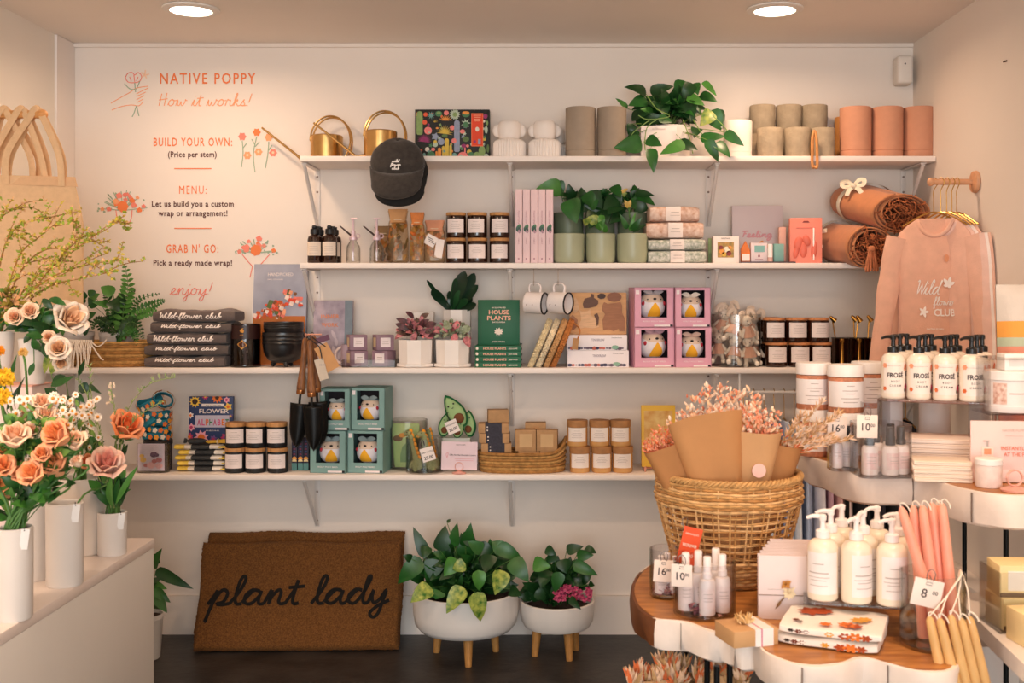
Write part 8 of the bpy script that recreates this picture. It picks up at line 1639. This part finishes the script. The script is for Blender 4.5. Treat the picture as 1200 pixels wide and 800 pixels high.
# clear riser with lotion bottles, towels under it
rx_, ry_, rz_ = PX(1003, 2.36)+.006, 2.372, .062; t = thing('acrylic_riser', 'clear acrylic riser holding white lotion bottles over the folded towels', 'riser', (rx_, ry_, ZL), -.22); b = B(); w_, d_ = .225, .2
b.box((0, 0, rz_-.002), (w_, d_, .004), 0, .0008); 
for s in (-1, 1): b.box((s*(w_/2-.002), 0, rz_/2-.002), (.004, d_, rz_-.0045), 0)
b.build('acrylic_sheet', clear('fcfdfd', .97), t)
CRM = mat('f2e2cc', .3, var=.02, spec=.6); LBL = mat('f3ebe8', .6); PMP = mat('f4ece8', .3, var=.01)
def pump_bottle(label, loc, rz, r, h, body, lab, pump, group, lines, name='lotion_bottle', art=None, txt=None):
    t = thing(name, label, 'bottle', loc, rz, group); hb_ = h*.7
    b = B(); b.lathe([(0, 0), (r*.9, 0), (r*.99, .003), (r, .008), (r, hb_*.84), (r*.95, hb_*.9), (r*.75, hb_*.965), (r*.42, hb_), (r*.4, hb_+.004), (0, hb_+.004)], n=30); b.build('bottle_body', body, t)
    b = B(); b.lathe([(r*.44, hb_+.001), (r*.47, hb_+.002), (r*.47, hb_+h*.085), (r*.36, hb_+h*.1), (r*.2, hb_+h*.105), (r*.17, hb_+h*.2), (r*.24, hb_+h*.205), (r*.26, hb_+h*.26), (r*.15, hb_+h*.275), (0, hb_+h*.275)], n=20); b.tube(smooth_path([(0, 0, hb_+h*.245), (-r*.6, -.002, hb_+h*.25), (-r*1.05, -.004, hb_+h*.225)], 3), [r*.17, r*.16, r*.15, r*.14, r*.13, r*.12, r*.11], 8); b.build('pump_head', pump, t)
    b = B(); z0, z1 = hb_*.12, hb_*.8; b.grid(cy(-pi/2-1.15, -pi/2+1.15, z0, z1, r+.0006), 16, 1, 0)
    for q, wd, th_ in lines: b.grid(cy(-pi/2-.75*wd-.25, -pi/2+.75*wd-.25, z0+(z1-z0)*q, z0+(z1-z0)*q+th_, r+.0011), 8, 1, 1)
    b.build('paper_label', [lab, GREY], t)
    if txt:
        b = B(); wrapf = lambda: None; b0_ = len(b.v)
        text(b, txt[0], 0, z0+(z1-z0)*.52, 0, (z1-z0)*.15, 0, .03, fit=r*1.35); text(b, txt[1], 0, z0+(z1-z0)*.36, 0, (z1-z0)*.065, 0, .01, sp=1.5, fit=r*.7); text(b, txt[2], 0, z0+(z1-z0)*.22, 0, (z1-z0)*.065, 0, .01, sp=1.5, fit=r*.95)
        for p in b.v: a = -pi/2+(p.x/r)-.12; p.x, p.y = math.cos(a)*(r+.0012), math.sin(a)*(r+.0012)
        b.build('label_text', mat('3a2a2c', .6), t)
    if art:
        b = B()
        for a, zf, m_, rr in art:
            for k in range(6): aa = -pi/2+a; c = V((math.cos(aa)*(r+.001), math.sin(aa)*(r+.001), z0+(z1-z0)*zf)); s = V((-math.sin(aa), math.cos(aa), 0)); e = s*math.cos(k*1.05)+V((0, 0, 1))*math.sin(k*1.05); leaf(b, c, c+e*rr+V((math.cos(aa), math.sin(aa), 0))*.0004, rr*.8, V((math.cos(aa), math.sin(aa), 0)), m_, 'oval', 0, 0)
        b.build('flower_print', art_m, t)
    return t
art_m = [mat(h, .6) for h in ('e0703a', 'c8365a', '5a5a3a', 'f0a07a')]
ob = None; Mr = Matrix.Translation((rx_, ry_, 0)) @ Matrix.Rotation(-.22, 4, 'Z')
for i, (x, y, lab) in enumerate(((-.073, -.062, 'front row, left'), (-.005, -.068, 'front row, middle'), (.066, -.072, 'front row, right'), (-.055, .0, 'middle row, left'), (.012, -.004, 'middle row, centre'), (.083, -.006, 'middle row, right'), (-.03, .062, 'back row, left'), (.045, .06, 'back row, right'))):
    loc = Mr @ V((x, y, ZL+rz_+.0006)); l = 'white pump lotion bottle on the low clear riser, '+lab
    if ob: dup(ob, l, loc, [-.3, .9, .5, .2, 1.1, .4, .8, .6][i]-.3); continue
    ob = pump_bottle(l, loc, -.3, .0315, .182, CRM, LBL, PMP, 'white lotion bottles', [(.72, .5, .0015), (.5, .9, .0022), (.4, 1, .0012), (.33, .7, .0012), (.2, .8, .0012)])
for i, (zq, lab) in enumerate(((0, 'lower one'), (.0225, 'upper one'))):
    t, w_, h_, f = bumpy_stack('tea_towel', 'white tea towel with rust and orange flowers under the clear riser, '+lab, 'towel', 0, 116, 0, 11, 2.3, .17, mat('f0e6dc', .9, var=.02, bump=.1, bscale=300), ZL+.0006+zq, 'floral tea towels', seed=30+i, sag=.004)
    t.location = (PX(978, 2.24)+.004*i, 2.258-.004*i, ZL+.0008+zq); t.rotation_euler[2] = -.42+.04*i
    b = B(); q = random.Random(40+i); q; TM = [mat(h, .85, var=.15, scale=60) for h in ('a8481f', 'e0752a', '6a2f1e', 'd99a3a', '3a2f2a')]
    for x, y, r_, m_ in ((-.05, .02, .03, 0), (-.03, .03, .026, 0), (.05, -.01, .02, 3), (.06, .0, .016, 3), (.03, -.05, .02, 1), (.045, -.055, .018, 0), (-.01, -.06, .014, 1), (-.07, -.05, .008, 2), (-.06, -.058, .006, 4)):
        for k in range(7): a = k*.9+x*9; leaf(b, (x, y, h_*1.0+.0038), (max(-w_*.46, min(w_*.46, x+math.cos(a)*r_)), max(-.078, min(.078, y+math.sin(a)*r_)), h_+.0042), r_*.6, (0, 0, 1), m_, 'oval', 0, 0)
    for x, zz_, r_, m_ in ((.05, .5, .012, 1), (.07, .5, .009, 0), (.03, .45, .01, 0), (-.06, .5, .006, 2), (-.075, .55, .005, 4), (-.045, .5, .005, 2), (.0, .5, .007, 3)):
        for k in range(6): a = k*1.05; leaf(b, (x, -.0845, h_*zz_), (x+math.cos(a)*r_*1.4, -.0852, max(.002, min(h_*.95, h_*zz_+math.sin(a)*r_*.8))), r_*.6, (0, -1, 0), m_, 'oval', 0, 0)
    b.build('flower_print', TM, t)
# glass vase of tapers
vx, vy = PX(1094, 2.21), 2.215; t = thing('glass_vase', 'clear glass cylinder vase of coral taper candles on the lower table', 'vase', (vx, vy, ZL)); glass_cyl(t, .0635, .148, .0032, GLASS, 48)
COR = mat('f6a68c', .4, var=.04, sss=.2); BEES = mat('dcae70', .45, var=.06, sss=.15); WICK = mat('f2e4d2', .8)
def taper(label, base, top, r, m, group, name='taper_candle', wick=True):
    base, top = V(base), V(top); t = thing(name, label, 'taper candle', base, 0, group); d = top-base; L = d.length; dn = d/L
    b = B(); b.tube([V(), dn*.004, dn*L*.5, dn*L*.86, dn*L*.97, dn*L], [r*.9, r, r*.9, r*.78, r*.66, r*.3], 14); b.build('wax_body', m, t)
    b = B(); b.tube(smooth_path([dn*L*.99, dn*(L+.006), dn*(L+.009)+V((.006, -.003, .0)), dn*(L+.001)+V((.012, -.006, 0)), dn*(L-.008)+V((.013, -.008, 0))], 3), .0014, 5); b.build('wick', WICK, t); return t
for i, (bx, by_, px, py, Y, lab) in enumerate(((.012, -.03, 1056, 594, 2.2, 'leftmost one, leaning left'), (-.01, .02, 1070, 592, 2.24, 'second from the left'), (.012, -.004, 1081, 592, 2.22, 'third from the left'), (.03, .01, 1092, 589, 2.24, 'fourth from the left'), (.043, -.008, 1104, 590, 2.22, 'rightmost one'), (.024, .036, 1098, 592, 2.26, 'behind the rightmost pair'))):
    taper('tall coral taper candle in the glass vase, '+lab, (vx+bx, vy+by_, ZL+.0085), P(px, py, Y), .0125, COR, 'coral taper candles')
tag_on('price tag reading 8 clipped on the glass candle vase', 1090, 679, 2.139, .058, .053, '8', '00', 0, .22)
for i, (x0, x1, Y, lab) in enumerate(((1089, 1122, 2.12, 'leftmost one'), (1101, 1138, 2.112, 'second one'), (1114, 1148, 2.115, 'third one'), (1126, 1160, 2.118, 'fourth one'), (1136, 1172, 2.125, 'rightmost one'))):
    top = P(x0, 722+[0, 2, -2, 2, 0][i], Y); bot = P(x1-6, 850, Y-.02+.005*i); t = taper('hanging beeswax taper below the glass vase, '+lab, bot, top, .0115, BEES, 'hanging beeswax tapers')
    b = B(); o = top-bot; rim = V((vx+.035+.004*i, vy-.05+.012*i*.8, ZL+.1495))-bot; b.tube(smooth_path([o, o.lerp(rim, .5)+V((.005*(-1)**i, -.004, .004)), rim+V((0, -.006, .002)), rim+V((0, .006, 0))], 4), .0014, 5); b.build('wick_loop', WICK, t)
# dried flowers standing below the lower table
t = thing('floor_basket', 'woven floor basket of dried flowers below the lower table front', 'basket', (.33, 2.62, .001)); coil_basket(t, .13, .13, .26, 12, 1.12, 1.0)
def starfl(b, q, top, d, s, n_, w_, L):
    for i in range(46):
        p = top*.95+s*q.uniform(-.55, .55)*w_+n_*q.uniform(-.4, .3)*w_+d*q.uniform(-.01, .04); e = (d+s*q.uniform(-.5, .5)+n_*q.uniform(-.5, .3)).normalized(); L_ = q.uniform(.03, .055); 
        for k in range(6): v = (e+V((q.uniform(-.45, .45), q.uniform(-.45, .45), q.uniform(-.1, .3)))).normalized(); leaf(b, p, p+v*L_, .011, -n_, q.choice([3, 1, 5, 3, 1]), 'lance')
for i, (px, py, lab) in enumerate(((766, 792, 'left one at the bottom frame edge'), (806, 794, 'middle one at the bottom frame edge'), (842, 786, 'right one behind the thin black legs'))):
    cone('dried star flower bouquet standing in the floor basket, '+lab, (.33+(-.04, 0, .04)[i], 2.6, .03), P(px, py, 2.6), .1, .7, KR[2], starfl, None, 0, 20+i)
# ================================================================== upper table goods
SCR = mat('c9825f', .6, var=.25, scale=90); TUB = mat('f2ebe6', .4, var=.015)
ob = None; tr, th_ = .0455, .124
def tub(label, loc, rz):
    t = thing('scrub_jar', label, 'jar', loc, rz, 'white lidded scrub jars'); b = B(); b.lathe([(0, 0), (tr*.96, 0), (tr, .004), (tr, th_*.74), (0, th_*.74)], n=36); b.build('jar_body', SCR, t)
    b = B(); b.lathe([(tr*.99, th_*.75), (tr*1.04, th_*.755), (tr*1.04, th_*.97), (tr*1.0, th_), (0, th_)], n=36); b.build('white_lid', TUB, t)
    b = B(); b.grid(cy(-pi/2-1.5, -pi/2+1.5, th_*.12, th_*.66, tr+.0007), 20, 1, 0)
    for q, wd in ((.56, .25), (.46, .5), (.4, .3), (.3, .6), (.22, .45)): b.grid(cy(-pi/2-.9*wd, -pi/2+.9*wd, th_*q, th_*q+.0018, tr+.0012), 8, 1, 1)
    b.build('paper_label', [LBL, GREY], t); return t
for col, (px, Y, lab) in enumerate(((953.5, 2.98, 'left'), (991, 2.90, 'middle'), (1018, 3.02, 'right rear'))):
    for lev in (0, 1):
        loc = (PX(px, Y), Y, ZU+.0006+lev*(th_+.0006)); l = 'white lidded body scrub jar, %s of the %s stack' % (['bottom', 'top'][lev], lab)
        if ob: dup(ob, l, loc, jit(.2)); continue
        ob = tub(l, loc, .1)
SPB = mat('4a3a34', .2, var=.1); SPW = mat('f0e4dc', .35, var=.03)
def square_jar(label, px, Y, w_, h_, z, rz=0): 
    t = thing('glass_box_jar', label, 'jar', (PX(px, Y), Y, z), rz, None); b = B(); b.loft([(0, 0, 0, w_/2, w_/2), (0, 0, .005, w_/2, w_/2)], 32, e=.35)
    def w2(r_): return [(math.copysign(abs(math.cos(a))**.35, math.cos(a))*r_, math.copysign(abs(math.sin(a))**.35, math.sin(a))*r_) for a in [2*pi*k/40 for k in range(40)]]
    o_, i_ = w2(w_/2), w2(w_/2-.003); n = 40; vs = [(x, y, .0) for x, y in o_]+[(x, y, h_) for x, y in o_]+[(x, y, h_) for x, y in i_]+[(x, y, .006) for x, y in i_]; b.add(vs, [[j*n+k, j*n+(k+1) % n, (j+1)*n+(k+1) % n, (j+1)*n+k] for j in range(3) for k in range(n)]); b.build('glass_wall', JG, t); return t
t = square_jar('small square glass jar of cosmetics at the left front of the upper table', 987, 2.735, .066, .108, ZU); ob = None
for i, (x, y, lab) in enumerate(((-.016, -.012, 'left'), (.015, .01, 'right'), (-.012, .016, 'back'))):
    l = 'small dark capped bottle in the small square jar, %s one' % lab; loc = (t.location.x+x, t.location.y+y, ZU+.0065); ob = (dup(ob, l, loc, jit(.4)) and ob) if ob else mini_bottle(l, loc, .0135, .1, 'dark capped bottles', 0, BLACK, SPW)
t = square_jar('larger square glass jar of face mists on the upper table', 1031.5, 2.66, .126, .124, ZU); ob = None
for i, (x, y, lab) in enumerate(((-.036, -.036, 'front left'), (.012, -.04, 'front centre'), (.042, -.024, 'front right'), (-.008, .012, 'back left'), (.034, .03, 'back right'))):
    l = 'face mist bottle with a dark sprayer in the larger square jar, '+lab; loc = (t.location.x+x, t.location.y+y, ZU+.0065); ob = (dup(ob, l, loc, jit(.4)) and ob) if ob else mini_bottle(l, loc, .0195, .112, 'face mist bottles', 0, mat('3a3434', .25, var=.05), SPW, mat('f2e2da', .6, var=.1, scale=70, h2='e8c4c0'))
tag_on('price tag reading 16 on the small square jar', 981.5, 488, 2.694, .047, .054, '16', '00', 0, .04); tag_on('price tag reading 10 on the larger square jar', 1016.5, 486, 2.588, .049, .054, '10', '00', 0, .02)
square_jar('empty clear glass jar behind the face mist jar', 1021, 2.86, .055, .155, ZU)
# riser with rose bottles
qx, qy, qz = .984, 2.80, PZ(467, 2.76)-ZU; t = thing('acrylic_riser', 'tall clear acrylic riser holding the floral cream bottles', 'riser', (qx, qy, ZU), -.42); w_, d_ = .272, .215; b = B(); b.box((0, 0, qz-.003), (w_, d_, .006), 0, .001)
for s in (-1, 1): b.box((s*(w_/2-.0025), 0, qz/2-.003), (.005, d_, qz-.0066))
b.build('acrylic_sheet', clear('fbf4f4', .97), t); Mq = Matrix.Translation((qx, qy, 0)) @ Matrix.Rotation(-.42, 4, 'Z'); ob = None
for row in range(3):
    for k in range(4):
        x, y = -.102+k*.0615+row*.009, -.07+row*.066; loc = Mq @ V((x, y, ZU+qz+.0005)); l = 'cream bottle with black pump and flower label, %s in the %s row' % (['leftmost', 'second from left', 'third from left', 'rightmost'][k], ['front', 'middle', 'back'][row])
        if ob: dup(ob, l, loc, jit(.2) if row else [0, .05, -.05, .1][k]); continue
        ob = pump_bottle(l, loc, .0, .029, .162, mat('f4e4d2', .25, var=.03, spec=.6), mat('f2e6dc', .55, var=.02), mat('161414', .3), 'floral cream bottles', [(.88, .9, .0008)], 'cream_bottle', [(.95, .86, 0, .008), (.85, .8, 3, .007), (.98, .2, 1, .009), (.85, .1, 2, .006), (1.1, .12, 1, .006), (-1.0, .9, 3, .007), (-1.02, .15, 0, .006)], ('FROSÉ', 'BODY', 'CREAM'))
# prints under the riser and cards in front
PR = mat('f0ddd0', .75, var=.03); PRE = mat('d8bca8', .7)
for i in range(7):
    t = thing('print_pack', 'flat white print pack under the tall riser, %s' % (['lowest of seven'] + ['%s from the bottom' % ordinal(k) for k in range(1, 6)] + ['topmost of seven'])[i], 'print pack', (.958+jit(.003), 2.735, ZU+.0006+i*.0118), -.3+jit(.015), 'white print packs'); b = B(); b.box((0, 0, .0055), (.17, .125, .011), 0, .0015); b.build('pack', PR, t); b = B(); b.box((0, -.0626, .0085), (.16, .0006, .0016)); b.build('edge_line', PRE, t)
for i in range(5):
    t = thing('card_pack', 'thin pale card pack in front of the prints, %s' % (['lowest of five', 'second from the bottom', 'middle of five', 'fourth from the bottom', 'topmost of five'][i]), 'card pack', (PX(1104, 2.58)+jit(.002), 2.588, ZU+.0006+i*.0095), -.24+jit(.03), 'thin pale card packs'); b = B(); b.box((0, 0, .0045), (.128, .092, .009), 0, .0015); b.build('pack', mat('f2dfcc', .6, var=.04), t); b = B(); b.box((0, -.0461, .0065), (.12, .0004, .0012)); b.build('edge_line', PRE, t)
for i, (x, lab) in enumerate(((-.07, 'left'), (.06, 'right'))): t = thing('white_roll', 'white paper roll standing behind the riser, %s one' % lab, 'roll', (qx+x, qy+.2, ZU+.0006)); b = B(); b.lathe([(0, 0), (.04, 0), (.041, .002), (.041, .16), (.039, .162), (.012, .162), (.012, .15), (0, .15)], n=30); b.build('paper_roll', mat('ece6e2', .6, var=.02), t)
# pink sign, jars and stripes at the right edge
t = thing('pink_sign_box', 'pale pink sign block with a pump bottle drawing at the right edge', 'sign', (PX(1181, 2.53), 2.535, ZU+.0006), -.1); w_, h_ = 82*U(2.53), .128; b = B(); b.box((0, .004, h_/2+.014), (w_, .006, h_), 0, .001); b.box((0, .03, .016), (w_, .06, .03), 0, .002); b.build('sign_board', mat('ebcdc6', .6, var=.02), t)
b = B(); ox = -w_*.27; b.box((ox, -.0016, .068), (.026, .001, .03), 0); b.box((ox, -.0022, .072), (.016, .001, .013), 1); b.box((ox, -.0016, .09), (.004, .001, .012), 2); b.box((ox-.003, -.0016, .096), (.014, .001, .003), 2); b.build('bottle_drawing', [mat('e4d2c4', .6), mat('f0906a', .6), GREY], t)
b = B(); text(b, 'INSTANTLY YES', w_*.16, .076, -.0018, .0085, 0, .02, fit=.078); text(b, 'AT THE FEST', w_*.15, .062, -.0018, .0085, 0, .02, fit=.062); b.build('orange_text', mat('e0806a', .6), t); b = B(); text(b, 'NATIVE POPPY', w_*.1, .118, -.0018, .006, 0, .0); b.box((w_*.1, -.0016, .108), (.04, .0006, .001)); b.build('small_text', GREY, t)
sign_holder('rose gold ring holder in front of the pink sign block at the right edge', 1189, 2.43, ZU+.0006, 1.1)
t = thing('cosmetic_jar', 'short white jar at the left foot of the pink sign block', 'jar', (PX(1156, 2.50), 2.488, ZU+.0006)); b = B(); b.lathe([(0, 0), (.027, 0), (.029, .003), (.029, .05), (0, .05)], n=30); b.build('jar_body', mat('f0dcd2', .4, var=.1, scale=60), t); b = B(); b.lathe([(.0295, .0505), (.03, .051), (.03, .062), (.028, .064), (0, .064)], n=30); b.build('jar_lid', TUB, t)
zj = ZU+.0006+.142+.0005; t = thing('acrylic_box', 'tall clear acrylic box behind the pink sign at the right edge', 'display box', (PX(1184, 2.6)+.02, 2.66, ZU+.0006)); b = B(); w_, h_ = .14, PZ(420, 2.6)-ZU; b.box((0, 0, h_-.002), (w_, .13, .004))
for s in (-1, 1): b.box((s*w_/2, 0, h_/2-.002), (.004, .13, h_-.004)); 
b.box((0, .063, h_/2-.002), (w_-.004, .004, h_-.004)); b.box((0, 0, .15), (w_-.005, .12, .004)); b.build('acrylic_sheet', clear('fdfcfc', .975), t); ax = t.location.x
t = thing('floral_jar', 'large white jar with a floral label inside the acrylic box, lower one', 'jar', (ax, 2.652, ZU+.1535)); b = B(); b.lathe([(0, 0), (.055, 0), (.057, .004), (.057, .016), (.055, .0165), (.055, .076), (0, .076)], n=36); b.build('jar_body', mat('efe6e2', .4, var=.02), t); b = B(); b.lathe([(.0555, .0765), (.058, .077), (.058, .096), (.056, .098), (0, .098)], n=36); b.build('jar_lid', TUB, t); b = B(); b.grid(cy(-pi/2-1.1, -pi/2-.5, .02, .07, .0557), 8, 1, 0); b.grid(cy(-pi/2-.4, -pi/2+.9, .044, .047, .0557), 8, 1, 1); b.build('floral_label', [mat('e0a894', .6, var=.25, scale=120, h2='f2d8cc'), GREY], t)
t = thing('small_white_box', 'small white carton standing on the lidded jar in the acrylic box', 'box', (ax+.008, 2.652, ZU+.1535+.0985)); b = B(); b.box((0, 0, .02), (.06, .05, .04), 0, .002); b.build('carton', mat('f4f0ec', .5), t); b = B(); b.box((0, -.0254, .02), (.04, .0008, .02)); b.build('carton_label', mat('e2dcd8', .5), t)
t = thing('striped_cushion', 'grey, orange and coral striped cushion standing at the right edge', 'cushion', (1.272, 2.79, ZU+.0006), -.1, rot=(-.06, 0, -.06)); w_, h_ = .27, .458
b = B(); bands = [(0, .52, 4), (.52, .655, 3), (.655, .705, 2), (.705, .795, 1), (.795, 1.0, 0)]
def cu(u_, v_): s = (u_-.5)*2; q = (v_-.5)*2; k = (1-abs(s)**4)*(1-abs(q)**4); return V((s*w_/2, -.002-.045*k**.5, v_*h_))
mm_ = [mat(h, .85, var=.04, bump=.1, bscale=200) for h in ('d2c8be', 'e8a04a', 'b4bda2', 'd99078', 'e8846a')]
for a, c, mi in bands: b.grid(lambda u_, v_: cu(u_, a+(c-a)*v_), 16, 5, mi)
b.grid(lambda u_, v_: cu(u_, v_)*1.0+V((0, 2*-cu(u_, v_).y, 0)), 16, 16, 0); b.build('cushion_cover', mm_, t)
# ------------------------------------------------------------------ pieces of parts go one level deeper
SUB = {'screw': 'wall_plate', 'title': 'cover', 'spine_title': 'cover', 'spine_text': 'cover', 'spine_leaf': 'cover', 'cover_print': 'cover', 'hinge_line': 'cover', 'leaf_print': 'cover', 'grey_edge_band': 'cover', 'tabletop_print': 'cover',
       'title_panels': 'cover', 'colour_title': 'cover', 'carton_title': 'carton', 'carton_text': 'carton', 'carton_print': 'carton', 'animal_strip': 'carton', 'arch_print': 'carton', 'star_print': 'dark_band', 'tag_number': 'tag_card', 'tag_text': 'tag_card', 'wire_clip': 'tag_card',
       'tag_writing': 'price_tag', 'tag_price': 'grey_card', 'embroidery': 'crown', 'brim_edge': 'brim', 'neck_label': 'body', 'white_print': 'body', 'sleeve_badge': 'body', 'cactus_print': 'box', 'band_label': 'box', 'label_text': 'paper_label',
       'script_print': 'cloth', 'lamp_lens': 'trim_ring', 'copper_ferrule': 'wood_handle', 'bell': 'rod', 'muzzle': 'body', 'eyes': 'body', 'face': 'head', 'beak_and_eyes': 'face_patch', 'flower_centres': 'petals', 'black_rim': 'mug_body', 'sketch_print': 'mug_body',
       'photo_flowers': 'photo', 'dinosaur_print': 'pouch_body', 'mushroom_print': 'card', 'dried_flower': 'elastic_cord', 'faint_print': 'cover', 'rim_seams': 'live_edge_rim', 'brown_pit': 'pale_flesh', 'sensor_eye': 'housing', 'tail_piece': 'cat_piece', 'script_lettering': 'coir_pile', 'top_hem': 'bag_body', 'edge_line': 'pack'}
stem = lambda o: o.name.rsplit('.', 1)[0] if o.name[-3:].isdigit() else o.name
for root in [o for o in bpy.data.objects if o.parent is None and o.get('category')]:
    ch = list(root.children); by = {}
    for c in ch: by.setdefault(stem(c), c)
    for c in ch:
        p = by.get(SUB.get(stem(c)))
        if p is None and stem(c) == 'flower_print': p = by.get('paper_label') or by.get('cover') or by.get('cloth') or by.get('fabric_band')
        if p is None and stem(c) in ('paper_label', 'front_label', 'side_label', 'kraft_label'): p = by.get('jar_body') or by.get('bottle_body') or by.get('carton')
        if p is not None and p.parent is not root: p = p.parent
        if p is not None and p is not c and p is not root and not any(k.parent == c for k in ch) and sum(k.parent == root for k in ch) > 2: c.parent = p
